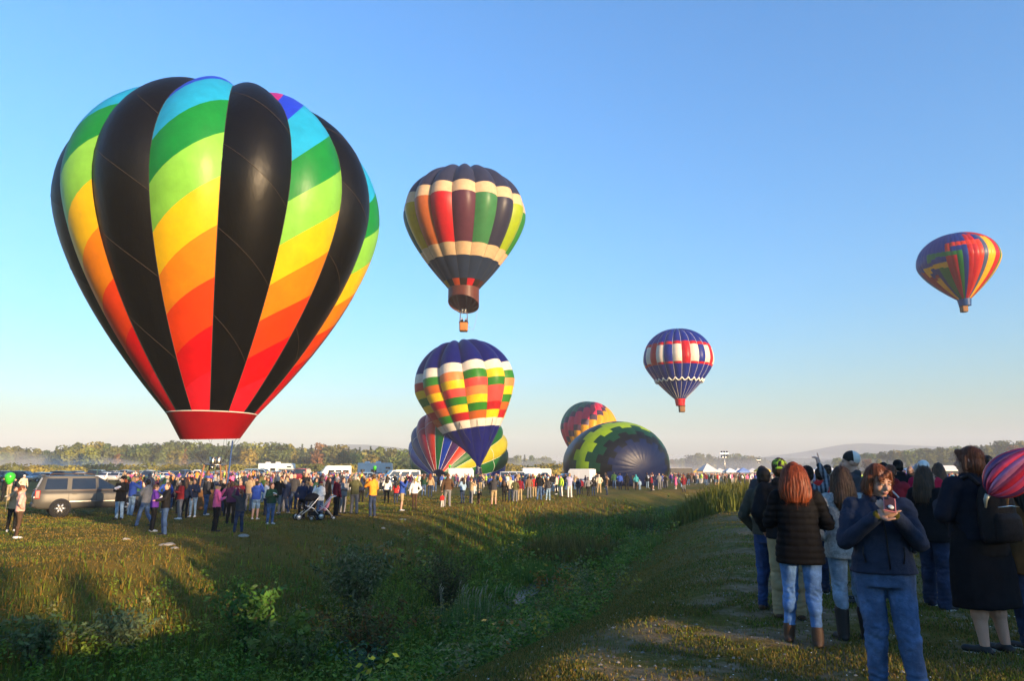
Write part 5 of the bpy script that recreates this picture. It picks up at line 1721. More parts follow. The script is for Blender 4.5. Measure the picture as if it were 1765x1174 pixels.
def figure(arms=('down', 'down'), top='jacket', bottom='trousers', hair='short', hat=None, build=1.0, fem=False, legs='stand', yaw=0.0, nod=0.0, shoes='shoe', hem=None, detail=False, skinfull=False, sleeve=1.0, bag=False):
    P = []
    w = build
    sh = (.185 if not fem else .168) * (.5 + .5 * w)
    # ---- head
    hc = Vector((0, -.005, 1.585))
    HR = (Matrix.Rotation(yaw, 3, 'Z') @ Matrix.Rotation(nod, 3, 'X'))
    pv = Vector((0, .02, 1.50))
    def hp(x, y, z): return pv + HR @ (Vector((x, y, z)) + hc - pv)
    P += [oval('skin', hp(0, .014, .026), (.075, .092, .090), HR), oval('skin', hp(0, -.028, -.032), (.061, .062, .082), HR), oval('skin', hp(0, -.052, -.088), (.034, .034, .026), HR),
          limb('skin', hp(0, -.086, .010), hp(0, -.108, -.030), .009, .015), limb('skin', (0, .028, 1.40), hp(0, .012, -.06), .058 * (.6 + .4 * w), .054)]
    for s in (-1, 1): P.append(oval('skin', hp(s * .075, .015, -.006), (.012, .022, .031), HR))
    if detail:
        P += [limb('skin', hp(-.040, -.076, .022), hp(.040, -.076, .022), .012, .012), limb('skin', hp(-.016, -.088, -.060), hp(.016, -.088, -.060), .0085, .0085)]
        for s in (-1, 1): P.append(oval('skin', hp(s * .036, -.058, -.030), (.028, .026, .030), HR))
    # ---- hair, hats
    if hair != 'bald':
        P.append(oval('hair', hp(0, .028, .040), (.084, .094, .092), HR))
        if hair in ('short', 'bob'): P.append(oval('hair', hp(0, .055, -.01), (.074, .062, .075), HR))
    if hair == 'long':
        P += [loft('hair', [(1.26, .08, .04, 0, .115), (1.34, .115, .06, 0, .10), (1.46, .112, .075, 0, .075), (1.56, .098, .085, 0, .05), (1.64, .085, .08, 0, .03)])]
        for s in (-1, 1): P.append(limb('hair', hp(s * .078, .0, .03), hp(s * .094, .01, -.14), .026, .03))
    elif hair == 'bob':
        P += [oval('hair', hp(0, .045, -.035), (.098, .078, .10), HR)]
        for s in (-1, 1): P.append(limb('hair', hp(s * .076, -.005, .035), hp(s * .086, -.012, -.06), .024, .024))
        if detail:
            P += [limb('hair', hp(.035, -.062, .082), hp(-.045, -.080, .042), .024, .016), limb('hair', hp(.04, -.060, .080), hp(.078, -.035, .01), .022, .018)]
    elif hair == 'tail':
        P += [oval('hair', hp(0, .10, .02), (.035, .04, .04), HR), limb('hair', hp(0, .115, .0), hp(.01, .125, -.17), .034, .016)]
    elif hair == 'mane':
        P += [loft('hair', [(1.33, .10, .05, 0, .10), (1.38, .145, .085, 0, .075), (1.46, .150, .105, 0, .06), (1.55, .135, .112, 0, .045), (1.63, .110, .10, 0, .03), (1.685, .07, .07, 0, .025)])]
    if hat == 'cap':
        P += [oval('hat', hp(0, .020, .058), (.086, .098, .072), HR), limb('hat', hp(-.035, -.085, .050), hp(.035, -.085, .050), .03, .03, .35), limb('hat', hp(-.03, -.115, .044), hp(.03, -.115, .044), .03, .03, .3)]
    elif hat == 'capback':
        P += [oval('hat', hp(0, .020, .058), (.086, .098, .072), HR), limb('hat', hp(-.03, .11, .02), hp(.03, .11, .02), .03, .03, .35)]
    elif hat in ('beanie', 'hood'):
        P += [oval('hat', hp(0, .022, .050), (.088, .099, .088), HR)]
        if hat == 'hood': P += [oval('hat', hp(0, .045, -.03), (.092, .085, .115), HR), loft('hat', [(1.40, .12, .09, 0, .05), (1.47, .095, .085, 0, .04), (1.52, .08, .08, 0, .04)])]
    # ---- trunk
    hz_ = hem if hem is not None else {'jacket': .88, 'hoodie': .90, 'coat': .72, 'shirt': .92, 'dress': .45, 'vest': .90}[top]
    fx = .0 if not fem else .012
    hip = .178 * w + (.01 if fem else 0)
    if top == 'dress': rings = [(hz_, .215 * w, .17), (.70, .205 * w, .16), (.92, .185 * w, .14), (1.10, .150 * w, .12), (1.28, .178 * w, .13, 0, -.008), (1.38, sh, .10), (1.435, .11, .075), (1.465, .068, .06)]
    else:
        rings = [(hz_, hip * 1.03, .135 * w)]
        if hz_ < .85: rings.append((.88, hip * 1.03, .142 * w))
        rings += [(max(hz_ + .06, .99), hip * (.97 if not fem else .93), .130 * w), (1.13, (.170 if not fem else .155) * w, .122 * w), (1.28, (.192 if not fem else .178) * (.4 + .6 * w), .128 * (.4 + .6 * w), 0, -.008), (1.385, sh * 1.0, .105, 0, .005), (1.43, .125, .082, 0, .01), (1.468, .070, .062, 0, .015)]
    P.append(loft('top', rings))
    if top in ('hoodie', 'jacket', 'coat'): P.append(limb('top', (-.055, .06, 1.455), (.055, .06, 1.455), .045, .045))
    if top == 'hoodie': P.append(oval('top', (0, .10, 1.42), (.10, .055, .075)))
    puff = {'jacket': 1.12, 'coat': 1.15, 'hoodie': 1.08, 'shirt': .92, 'dress': .85, 'vest': .9}[top]
    for s, kind in ((1, arms[0]), (-1, arms[1])):
        e, h = kind if isinstance(kind, tuple) else arms_pose(kind, s)
        e = Vector((e[0] * s, e[1], e[2])); h = Vector((h[0] * s, h[1], h[2])); S = Vector((s * (sh - .012), .008, 1.378))
        P += [limb('top', S, e, .066 * puff, .053 * puff)]
        sk = 'top' if sleeve > .6 else 'skin'
        P += [limb(sk, e, e.lerp(h, .93), .052 * puff if sk == 'top' else .043, .042 * puff if sk == 'top' else .03)]
        d = (h - e).normalized()
        if not detail or not isinstance(kind, tuple): P += [limb('skin', h, h + d * .095, .033, .026, .75)]
        if skinfull: P += [limb('skin', S, e, .046, .038), limb('skin', e, h, .036, .026)]
    # ---- legs
    L = {'stand': [((.100, -.015, .48), (.112, .03, .075)), ((.100, -.015, .48), (.112, .03, .075))],
         'walk': [((.095, -.13, .50), (.10, -.20, .09)), ((.095, .05, .47), (.10, .27, .12))],
         'relax': [((.115, -.06, .485), (.15, -.07, .08)), ((.092, .0, .48), (.10, .05, .075))],
         'close': [((.080, -.015, .48), (.080, .03, .075)), ((.080, -.015, .48), (.080, .03, .075))]}[legs]
    bt = 'bottom'
    th = .094 * (.35 + .65 * w) * (1.04 if fem else 1.0)
    wide = {'trousers': (.066, .060), 'jeans': (.064, .054), 'leggings': (.056, .040), 'shorts': (.052, .036), 'skirt': (.052, .036), 'flare': (.066, .074), 'bare': (.058, .042)}[bottom]
    P.append(loft(bt, [(.80, .150 * w, .115 * w), (.90, .168 * w, .125 * w), (1.0, .155 * w, .115 * w), (1.04, .145 * w, .105 * w)]))
    for s, (kn, an) in ((1, L[0]), (-1, L[1])):
        K = Vector((kn[0] * s, kn[1], kn[2])); A = Vector((an[0] * s, an[1], an[2])); Hp = Vector((s * .088 * (.3 + .7 * w), 0, .88))
        kr, ar = wide[0] * (.5 + .5 * w), wide[1] * (.6 + .4 * w)
        if bottom in ('shorts', 'skirt', 'bare'):
            P += [limb(bt, Hp, K + Vector((0, 0, .06)), th, kr * 1.45 if bottom != 'bare' else kr), limb('skin', Hp, K, th * .7, .055 * (.6 + .4 * w)), limb('skin', K + Vector((0, .012, -.08)), A, .054 * (.5 + .5 * w), .036), limb('skin', K, K + Vector((0, .02, -.16)), .052, .057 * (.5 + .5 * w))]
        else:
            P += [limb(bt, Hp, K, th, kr), limb(bt, K, K + (A - K) * .35 + Vector((0, .022, 0)), kr, kr * .98), limb(bt, K, A, kr, ar)]
            if skinfull: P += [limb('skin', Hp, K, th * .6, .045), limb('skin', K, A, .045, .035)]
        hl, to = A + Vector((0, .03, -.035)), A + Vector((s * .02, -.165, -.045))
        P += [limb('shoe', hl, to, .042, .038, .85), limb('shoe', A + Vector((0, 0, -.02)), A + Vector((0, -.05, -.035)), .046, .044)]
        if shoes == 'boot': P += [limb('shoe', A, A + (K - A) * .55, .056 * (.5 + .5 * w), .066 * (.5 + .5 * w))]
        elif shoes == 'ankle': P += [limb('shoe', A, A + (K - A) * .22, .054, .056)]
    if skinfull:
        P.append(loft('skin', [(.80, .12, .09), (.95, .13, .095), (1.12, .12, .09), (1.28, .145, .095), (1.38, .14, .075), (1.42, .07, .06)]))
    return P, hp, HR

TAGS = ['skin', 'hair', 'top', 'bottom', 'shoe', 'hat']
def crowd_mesh(name, spec, voxel, H=1.70, kneel=False):
    P, _, _ = figure(**spec)
    V, F = fuse(P, voxel, 3)
    c = V[F].mean(1)
    D = np.stack([prim_dist(p, c) for p in P], 1)
    bias = np.array([{'hair': -.004, 'hat': -.008, 'shoe': -.003, 'top': -.002}.get(p[1], 0) for p in P])
    tag = np.array([TAGS.index(p[1]) for p in P])[np.argmin(D + bias, 1)]
    if kneel:
        V[:, 2] = np.where(V[:, 2] < .5, V[:, 2] * .35, V[:, 2] - .325); V[:, 1] += np.where(V[:, 2] < .2, .12 * (V[:, 2] < .14), 0)
    z0 = V[:, 2].min(); V[:, 2] -= z0
    V *= 1.70 / max(V[:, 2].max(), 1.2) if not kneel else 1.0
    me = mesh_from(name, V, F, [SKIN_SLOT] * 6, midx=tag, smooth=True)
    return me
SKIN_SLOT = skin('fair')

VAR = {}
def variants():
    S = dict
    VAR['standing'] = S(); VAR['hands in pockets'] = S(arms=('pocket', 'pocket'), top='hoodie', legs='relax')
    VAR['taking a photo'] = S(arms=('camera', 'camera')); VAR['holding a phone up'] = S(arms=('over', 'over'), fem=True, hair='tail', legs='relax')
    VAR['arms folded'] = S(arms=('cross', 'chest'), build=1.1); VAR['hand raised'] = S(arms=('up', 'down'), nod=-.25)
    VAR['long haired'] = S(fem=True, hair='long', bottom='leggings', arms=('chest', 'down')); VAR['long haired in boots'] = S(fem=True, hair='long', top='coat', bottom='leggings', shoes='boot', arms=('pocket', 'pocket'))
    VAR['capped'] = S(hat='cap', arms=('down', 'pocket'), top='hoodie', legs='relax'); VAR['capped, taking a photo'] = S(hat='cap', arms=('camera', 'chest'))
    VAR['hooded'] = S(hat='hood', top='hoodie', arms=('pocket', 'pocket')); VAR['in a knit hat'] = S(hat='beanie', arms=('chest', 'chest'), top='coat', build=1.08)
    VAR['in shorts'] = S(bottom='shorts', top='hoodie', build=1.08, arms=('camera', 'camera')); VAR['walking'] = S(legs='walk', arms=('fwd', 'down'))
    VAR['bob haired'] = S(fem=True, hair='bob', bottom='jeans', arms=('chest', 'chest'), build=1.12); VAR['stout'] = S(build=1.28, arms=('hip', 'down'), bottom='jeans')
    VAR['ponytailed'] = S(fem=True, hair='tail', bottom='leggings', arms=('down', 'hip'), legs='close'); VAR['bald'] = S(hair='bald', arms=('low', 'low'))
    VAR['looking up'] = S(nod=-.35, arms=('hip', 'pocket'), legs='relax'); VAR['leaning on a friend'] = S(arms=('fwd', 'cross'), yaw=.5)
    VAR['kneeling'] = S(arms=('camera', 'camera'))
    VAR['in a dress'] = S(fem=True, top='dress', hair='long', bottom='bare', arms=('chest', 'down'))
    for k in VAR: VAR[k] = (VAR[k], crowd_mesh('person', VAR[k], .019, kneel=(k == 'kneeling')))
variants()

people_labels = set()
PCOUNT = [0]
CROWDG = 'festival crowd on the field'
def dress(o, cols):
    for sl, m in zip(o.material_slots, cols):
        sl.link = 'OBJECT'; sl.material = m

def person(x, y, z, H, rz, var, top, bot, hairc='brown', skinc='fair', shoe='black', hat='navy', label=None, group=CROWDG, wide=1.0):
    spec, me = VAR[var]
    o = put('person', me, None, (x, y, z - .01), rz)
    s = H / 1.70; o.scale = (s * wide, s * wide, s)
    bm_ = denim(bot) if 'blue' in bot else cloth('trousers_' + bot, BOTC[bot])
    tm_ = top if not isinstance(top, str) else topm(top)
    dress(o, [skin(skinc), hairm(hairc), tm_, bm_, shoem(shoe), topm(hat) if spec.get('hat') != 'hood' else tm_])
    o['label'] = label; o['category'] = 'person'; o['group'] = group
    people_labels.add(label); PCOUNT[0] += 1
    return o

FACE = {'away': PI, 'toward': 0.0, 'left': -PI / 2, 'right': PI / 2, 'away left': -PI * .72, 'away right': PI * .72, 'toward left': -PI * .28, 'toward right': PI * .28}
KNOWN = []
def known(px, feet, head, var, top, bot, hairc, face, label, **kw):
    g, H = stand(px, feet, head)
    KNOWN.append((g.x, g.y))
    return person(g.x, g.y, g.z, min(max(H, .8), 2.0), FACE[face] + random.uniform(-.12, .12), var, top, bot, hairc, label=label, **kw)

# ---- a printed emblem on a chest: flat ink on the cloth
def emblem(o, H, rz, z, r, col, back=False, shape='disc', lift=.0, wide=1.0):
    n = 18; V = []; F = []
    s = H / 1.70
    if shape == 'disc':
        for k in range(n): V.append((r * math.cos(2 * PI * k / n), 0, z + r * .85 * math.sin(2 * PI * k / n)))
        F = [tuple(range(n))]
    else:
        for i in range(4):
            w = r * (1, .8, .9, .6)[i]; zz = z + .07 - i * .055
            V += [(-w, 0, zz), (w, 0, zz), (w, 0, zz + .03), (-w, 0, zz + .03)]; F.append((4 * i, 4 * i + 1, 4 * i + 2, 4 * i + 3))
    # wrap onto the trunk
    W = []
    me = o.data
    co = np.empty(len(me.vertices) * 3, np.float32); me.vertices.foreach_get('co', co); co = co.reshape(-1, 3)
    for x, y, zz in V:
        m = (np.abs(co[:, 0] - x) < .04) & (np.abs(co[:, 2] - zz) < .04)
        yy = (co[m, 1].max() if back else co[m, 1].min()) if m.any() else (.14 if back else -.14)
        W.append((x, yy + (.008 if back else -.008), zz))
    e = put('emblem', mesh_from('emblem', W, F, [mat('print_' + '_'.join('%.2f' % c for c in col), col, .8, var=.1)]), o)
    return e

k = known(204, 896, 820, 'in a knit hat', 'black', 'pale blue', 'dark', 'toward', 'person in black hoodie with white round emblem and torn jeans leaning by the bronze car', shoe='black', hat='black')
emblem(k, 1.7, 0, 1.24, .085, (.65, .65, .66))
known(247, 908, 826, 'walking', 'grey', 'blue', 'dark', 'left', 'man in pale grey polo shirt and jeans walking left past the bronze car', skinc='brown')
known(262, 917, 834, 'arms folded', 'purple', 'black', 'brown', 'away right', 'person in bright purple jacket and black trousers hugging a friend', shoe='white')
k = known(281, 923, 831, 'leaning on a friend', 'black', 'blue', 'brown', 'toward left', 'man in black sweatshirt with white emblem hugging the purple jacketed person')
emblem(k, 1.7, 0, 1.22, .08, (.55, .56, .57))
known(308, 896, 827, 'long haired', 'red', 'grey', 'dark', 'toward left', 'long dark haired person in red leather jacket and grey trousers', skinc='tan', shoe='white')
known(331, 892, 825, 'long haired', 'navy', 'pale blue', 'dark', 'toward', 'person in open navy jacket and ripped pale jeans right of the red leather jacket', skinc='tan', shoe='white')
known(353, 889, 820, 'capped', 'charcoal', 'blue', 'brown', 'away right', 'man in charcoal jacket and blue cap standing left of the pink hoodie', shoe='white', hat='royal blue')
k = known(370, 917, 833, 'capped, taking a photo', 'pink', 'black', 'blond', 'away right', 'person in bright pink hoodie and black track trousers photographing', hat='navy')
emblem(k, 1.7, 0, 1.22, .085, (.10, .02, .06), back=True, shape='lines')
known(396, 903, 829, 'bob haired', 'plum', 'black', 'brown', 'away', 'person in long plum coat between the pink hoodie and the grey pink trimmed top')
known(411, 919, 840, 'holding a phone up', 'charcoal', 'dark blue', 'auburn', 'away left', 'woman in grey top with pink trim and black boots holding a phone up')
known(254, 872, 809, 'hooded', 'navy', 'dark blue', 'dark', 'away', 'person in navy hooded jacket behind the grey polo shirt man')
known(283, 880, 816, 'capped', 'dark green', 'dark blue', 'grey', 'right', 'man in dark green jacket and blue cap behind the hugging pair', hat='royal blue')
known(322, 868, 809, 'capped', 'black', 'black', 'dark', 'toward', 'tall man in black with a black cap behind the red leather jacket', hat='black')
known(427, 882, 820, 'taking a photo', 'tan', 'grey', 'brown', 'away', 'person in sand coloured jacket photographing right of the burner')
known(451, 863, 811, 'standing', 'olive', 'blue', 'grey', 'away left', 'man in grey green jacket standing behind the white cardigan')
known(457, 890, 829, 'ponytailed', 'white', 'dark blue', 'blond', 'away right', 'woman in long pale cardigan and dark leggings behind the green sweatshirt')
k = known(465, 904, 832, 'bob haired', 'dark green', 'blue', 'auburn', 'toward right', 'curly haired woman in green sweatshirt and jeans, hands at her chest', shoe='white')
emblem(k, 1.7, 0, 1.27, .045, (.6, .6, .58))
known(476, 889, 821, 'in shorts', 'black', 'grey', 'grey', 'away', 'grey haired man in black jacket and pale shorts')
known(491, 883, 823, 'in a knit hat', 'navy', 'grey', 'blond', 'away left', 'person in quilted navy jacket and grey leggings with red shoes', hat='tan', shoe='brown')
known(505, 879, 817, 'bald', 'charcoal', 'dark blue', 'grey', 'away', 'grey haired man in grey brown fleece and dark jeans')
known(525, 867, 815, 'bald', 'black', 'khaki', 'dark', 'toward', 'man in black jacket and khaki trousers facing the camera near the strollers', skinc='fair')
k = known(543, 872, 824, 'bob haired', 'dark green', 'pale blue', 'brown', 'toward right', 'woman in dark green sweatshirt with white print behind the black stroller')
emblem(k, 1.7, 0, 1.2, .05, (.6, .6, .58))
known(564, 888, 822, 'long haired in boots', 'brown', 'dark blue', 'auburn', 'right', 'person with very long auburn hair in brown jacket behind the strollers')
known(579, 890, 823, 'standing', 'maroon', 'black', 'grey', 'away right', 'man in deep red jacket and black trousers beside the pink stroller')
known(590, 886, 823, 'arms folded', 'grey', 'grey', 'brown', 'toward right', 'man in grey dungarees right of the deep red jacket')
known(610, 887, 819, 'taking a photo', 'olive', 'grey', 'grey', 'away', 'man in green jacket and pale grey sweatpants photographing', wide=1.05)
known(641, 892, 814, 'capped, taking a photo', 'orange', 'charcoal' if 'charcoal' in BOTC else 'dark blue', 'brown', 'away left', 'man in bright orange yellow rain coat and dark trousers photographing', hat='brown')
known(623, 843, 813, 'standing', 'lime', 'black', 'brown', 'left', 'person in bright lime vest far behind the orange coat')
known(666, 869, 820, 'long haired', 'white', 'black', 'dark', 'away', 'person in white jacket with dark backpack and black trousers')
known(682, 869, 831, 'long haired', 'red', 'dark blue', 'dark', 'away', 'child in red coat beside the white jacketed person')
known(692, 881, 822, 'in shorts', 'royal blue', 'khaki', 'grey', 'right', 'grey haired man in royal blue jacket and khaki shorts with white socks', shoe='white')
known(714, 878, 824, 'ponytailed', 'white', 'brown', 'blond', 'away', 'blond woman in white and brown top and brown trousers seen from behind')
known(730, 856, 816, 'long haired', 'dark green', 'blue', 'brown', 'away', 'long haired woman in dark green jacket left of the rainbow balloon crowd')
known(741, 858, 816, 'long haired', 'tan', 'dark blue', 'red', 'away', 'red haired woman in patterned sand top shading her eyes')
known(771, 875, 816, 'capped', 'brown', 'grey', 'brown', 'away', 'broad man in brown jacket and grey green jeans with a small child', wide=1.08, hat='brown')
known(762, 875, 851, 'standing', 'red', 'white', 'blond', 'away', 'toddler in red and white striped clothes beside the brown jacketed man')
known(797, 868, 823, 'long haired', 'pale blue', 'dark blue', 'dark', 'away left', 'person in denim blue jacket left of the kneeling photographer', wide=1.1)
known(812, 869, 824, 'taking a photo', 'tan', 'grey', 'auburn', 'away right', 'person in beige coat with blue bag photographing beside the kneeling one')
known(825, 870, 840, 'kneeling', 'black', 'brown', 'dark', 'away right', 'photographer kneeling on the grass in black jacket')
known(851, 872, 820, 'in shorts', 'charcoal', 'khaki', 'brown', 'away', 'man in slate jacket and shorts with dark backpack at the lit bank edge')
known(869, 866, 827, 'long haired', 'black', 'black', 'brown', 'away', 'girl in black coat and pink stockings at the lit bank edge')
known(880, 864, 822, 'standing', 'cream', 'dark blue', 'blond', 'away', 'person in beige jacket right of the girl in pink stockings')
known(888, 866, 825, 'hands in pockets', 'olive', 'grey', 'grey', 'away', 'man in brown green jacket and grey jeans at the bank edge')
known(896, 864, 823, 'standing', 'maroon', 'khaki', 'dark', 'away', 'person in maroon jacket and beige trousers right of the brown green jacket')
PLAID = None
def plaid(name, c0, c1, c2, sc=26):
    m, nt, p = nodes(name)
    tc = N(nt, 'ShaderNodeTexCoord'); sp = N(nt, 'ShaderNodeSeparateXYZ'); nt.links.new(tc.outputs['Object'], sp.inputs[0])
    outs = []
    for ax in (0, 2):
        a = N(nt, 'ShaderNodeMath', operation='MULTIPLY', i_1=float(sc)); nt.links.new(sp.outputs[ax], a.inputs[0])
        f = N(nt, 'ShaderNodeMath', operation='FRACT'); nt.links.new(a.outputs[0], f.inputs[0])
        g = N(nt, 'ShaderNodeMath', operation='GREATER_THAN', i_1=.5); nt.links.new(f.outputs[0], g.inputs[0]); outs.append(g.outputs[0])
    x = mixc(nt, outs[0], c0, c1); y = mixc(nt, outs[1], c0, c2); z = mixc(nt, .5, x, y)
    nt.links.new(z, p.inputs['Base Color']); p.inputs['Roughness'].default_value = .9
    return m
BPLAID = plaid('brown_plaid', (.03, .02, .015), (.30, .18, .10), (.22, .13, .08), 12)
known(912, 860, 820, 'standing', BPLAID, 'grey', 'brown', 'away', 'man in brown and black plaid shirt among the centre crowd')
known(921, 858, 821, 'standing', 'red', 'khaki', 'brown', 'away', 'person in red jacket between the plaid shirt and the black jacket')
known(930, 863, 815, 'capped', 'black', 'blue', 'dark', 'away', 'tall man in black jacket and jeans right of the plaid shirt', hat='olive')
known(945, 863, 823, 'capped', 'charcoal', 'pale blue', 'blond', 'away', 'woman in white cap and pale jeans at the centre bank edge', hat='white', shoe='white')
known(967, 857, 819, 'standing', 'lime', 'white', 'brown', 'toward left', 'person in pale lime jacket and white trousers near the navy pickup')
known(982, 859, 817, 'taking a photo', 'lilac', 'white', 'blond', 'away', 'person in lilac hoodie and white trousers near the white trailer', wide=1.05)
known(997, 854, 824, 'standing', 'navy', 'dark blue', 'brown', 'away', 'person in navy coat right of the lilac hoodie')
known(1002, 852, 825, 'standing', 'maroon', 'black', 'dark', 'away', 'person in wine red coat in front of the white trailer')
known(1014, 856, 822, 'ponytailed', 'grey', 'black', 'brown', 'away', 'woman in pale grey jacket in front of the lying navy balloon')
known(1023, 856, 822, 'long haired', 'black', 'dark blue', 'dark', 'away', 'dark haired woman in black jacket beside the pale grey jacket')
known(1033, 851, 818, 'capped', 'cream', 'khaki', 'grey', 'away', 'man all in cream and beige in front of the lying navy balloon', wide=1.1, hat='cream')
known(1046, 854, 819, 'standing', 'brown', 'dark blue', 'brown', 'left', 'man in black and brown jacket right of the man in cream')
known(1059, 843, 813, 'standing', 'green', 'blue', 'dark', 'away', 'man in green and black jacket before the dark balloon')
known(1069, 845, 816, 'stout', 'royal blue', 'dark blue', 'brown', 'away', 'stout man in bright blue jacket before the dark balloon')
known(1081, 846, 816, 'hands in pockets', 'black', 'black', 'dark', 'away', 'man all in black before the centre of the dark balloon')
known(1097, 845, 818, 'hooded', 'teal', 'brown', 'brown', 'away', 'person in bright teal hooded jacket before the dark balloon')
known(1103, 845, 827, 'standing', 'pale blue', 'pale blue', 'blond', 'away', 'child in pale blue beside the teal jacket')
known(1116, 841, 815, 'standing', 'navy', 'dark blue', 'brown', 'away', 'man in navy right of the child in pale blue')
known(1125, 843, 814, 'long haired', 'navy', 'blue', 'auburn', 'away', 'auburn haired person in navy at the right part of the dark balloon')
known(1137, 845, 816, 'bald', 'grey', 'grey', 'grey', 'away', 'man all in pale grey at the right edge of the dark balloon')
known(1143, 841, 817, 'standing', 'royal blue', 'grey', 'blond', 'away', 'person in violet blue jacket right of the man in pale grey')
known(1149, 840, 818, 'standing', 'olive', 'grey', 'brown', 'away', 'person in olive jacket at the edge of the dark balloon')
known(1165, 843, 818, 'in a dress', 'pink', 'white', 'brown', 'left', 'person in pink patterned robe right of the dark balloon', shoe='white')
known(1179, 849, 813, 'long haired in boots', 'maroon', 'grey', 'red', 'away', 'person with very long bright red hair in a dark red coat')
known(28, 929, 836, 'ponytailed', 'pale pink', 'brown', 'auburn', 'away right', 'woman in pale pink jacket and dark leggings standing in sun at far left', shoe='white')
known(18, 917, 838, 'taking a photo', 'tan', 'black', 'brown', 'toward right', 'person with raised camera beside the pale pink jacketed woman', shoe='white')

# ---- the rest of the crowd, placed one by one
P_WHERE = [(-60, 'at the far left'), (60, 'behind the bronze car'), (190, 'right of the bronze car'), (330, 'below the tall burner'), (410, 'right of the burner'), (455, 'below the first camper'), (520, 'near the strollers'), (585, 'behind the orange coated man'),
           (655, 'by the white minibus'), (705, 'left of the pale trailer'), (770, 'before the pale trailer'), (820, 'right of the pale trailer'), (880, 'below the camping trailers'), (950, 'near the navy pickup'), (1010, 'before the dark balloon'), (1155, 'right of the dark balloon'),
           (1200, 'below the largest white tent'), (1240, 'at the floodlight mast'), (1290, 'below the yellow tent'), (1380, 'behind the right hand group'), (1560, 'right of the ponytailed woman'), (1650, 'at the far right')]
SHORT = {'standing': '', 'hands in pockets': 'hands in pockets', 'taking a photo': 'photographing', 'holding a phone up': 'holding phone up', 'arms folded': 'arms folded', 'hand raised': 'hand raised', 'long haired': 'long haired', 'long haired in boots': 'in boots', 'capped': 'capped',
         'capped, taking a photo': 'capped photographing', 'hooded': 'hooded', 'in a knit hat': 'in knit hat', 'in shorts': 'in shorts', 'walking': 'walking', 'bob haired': 'bob haired', 'stout': 'stout', 'ponytailed': 'ponytailed', 'bald': 'bald', 'looking up': 'looking up', 'leaning on a friend': '', 'in a dress': 'in dress'}
def lab16(t):
    w = t.split()
    if len(w) > 16: w = [q for q in w if q != 'the' and q != 'further']
    return ' '.join(w[:16])
def zone(n, px0, px1, d0, d1, warm=0):
    m = 0; tries = 0
    while m < n and tries < n * 40:
        tries += 1
        px = random.uniform(px0, px1); d = random.uniform(d0, d1)
        p = at(px, 820, d); x, y = p.x, p.y
        s = float(ditch_s(np.array([x]), np.array([y]))[0])
        if s > 0 and s < 9.5 and y < 100: continue
        if min(((x - a) ** 2 + (y - b) ** 2 for a, b in KNOWN), default=9) < .55: continue
        if (x - SUV.location.x) ** 2 + (y - SUV.location.y) ** 2 < 9: continue
        var = random.choice([v for v in VAR if v not in ('kneeling', 'in a dress', 'leaning on a friend')])
        top = random.choices(list(TOPC), [(.20 if k == 'black' else .09 if k == 'navy' else .08 if k in ('charcoal', 'grey') else .055 if k in ('red', 'maroon', 'olive', 'brown') else .03 if k in ('white', 'cream', 'tan', 'pale blue', 'dark green', 'plum', 'green', 'royal blue') else .010) for k in TOPC])[0]
        bot = random.choices(list(BOTC), (.25, .24, .08, .2, .08, .08, .04, .03))[0]
        where = [t for a, t in P_WHERE if px >= a][-1]
        depth = '' if d < d0 + (d1 - d0) * .5 else 'further back '
        jk = {'coat': 'coat', 'hoodie': 'hoodie', 'jacket': 'jacket', 'shirt': 'shirt', 'dress': 'dress'}[VAR[var][0].get('top', 'jacket')]
        lab = lab16(f'{SHORT[var]} person in {top} {jk} and {bot} {"jeans" if "blue" in bot else "trousers"} {depth}{where}')
        if lab in people_labels: continue
        KNOWN.append((x, y))
        f = random.choices(list(FACE), (.30, .12, .12, .06, .17, .11, .07, .05))[0]
        H = random.uniform(1.56, 1.86) if random.random() > .07 else random.uniform(1.1, 1.4)
        person(x, y, hz(x, y), H, FACE[f] + random.uniform(-.35, .35), var, top, bot, random.choice(list(HAIRC)), random.choices(('fair', 'tan', 'brown'), (.8, .14, .06))[0], random.choice(list(SHOEC)), random.choice(list(TOPC)), lab, wide=random.uniform(.96, 1.12))
        m += 1
zone(5, -10, 60, 34, 60)
zone(58, 205, 560, 30, 56)
zone(14, 560, 700, 44, 70)
zone(34, 590, 960, 60, 84)
zone(16, 400, 600, 58, 80)
zone(26, 950, 1190, 72, 96)
zone(24, 1185, 1345, 96, 130)
zone(30, 1440, 1770, 15, 48)

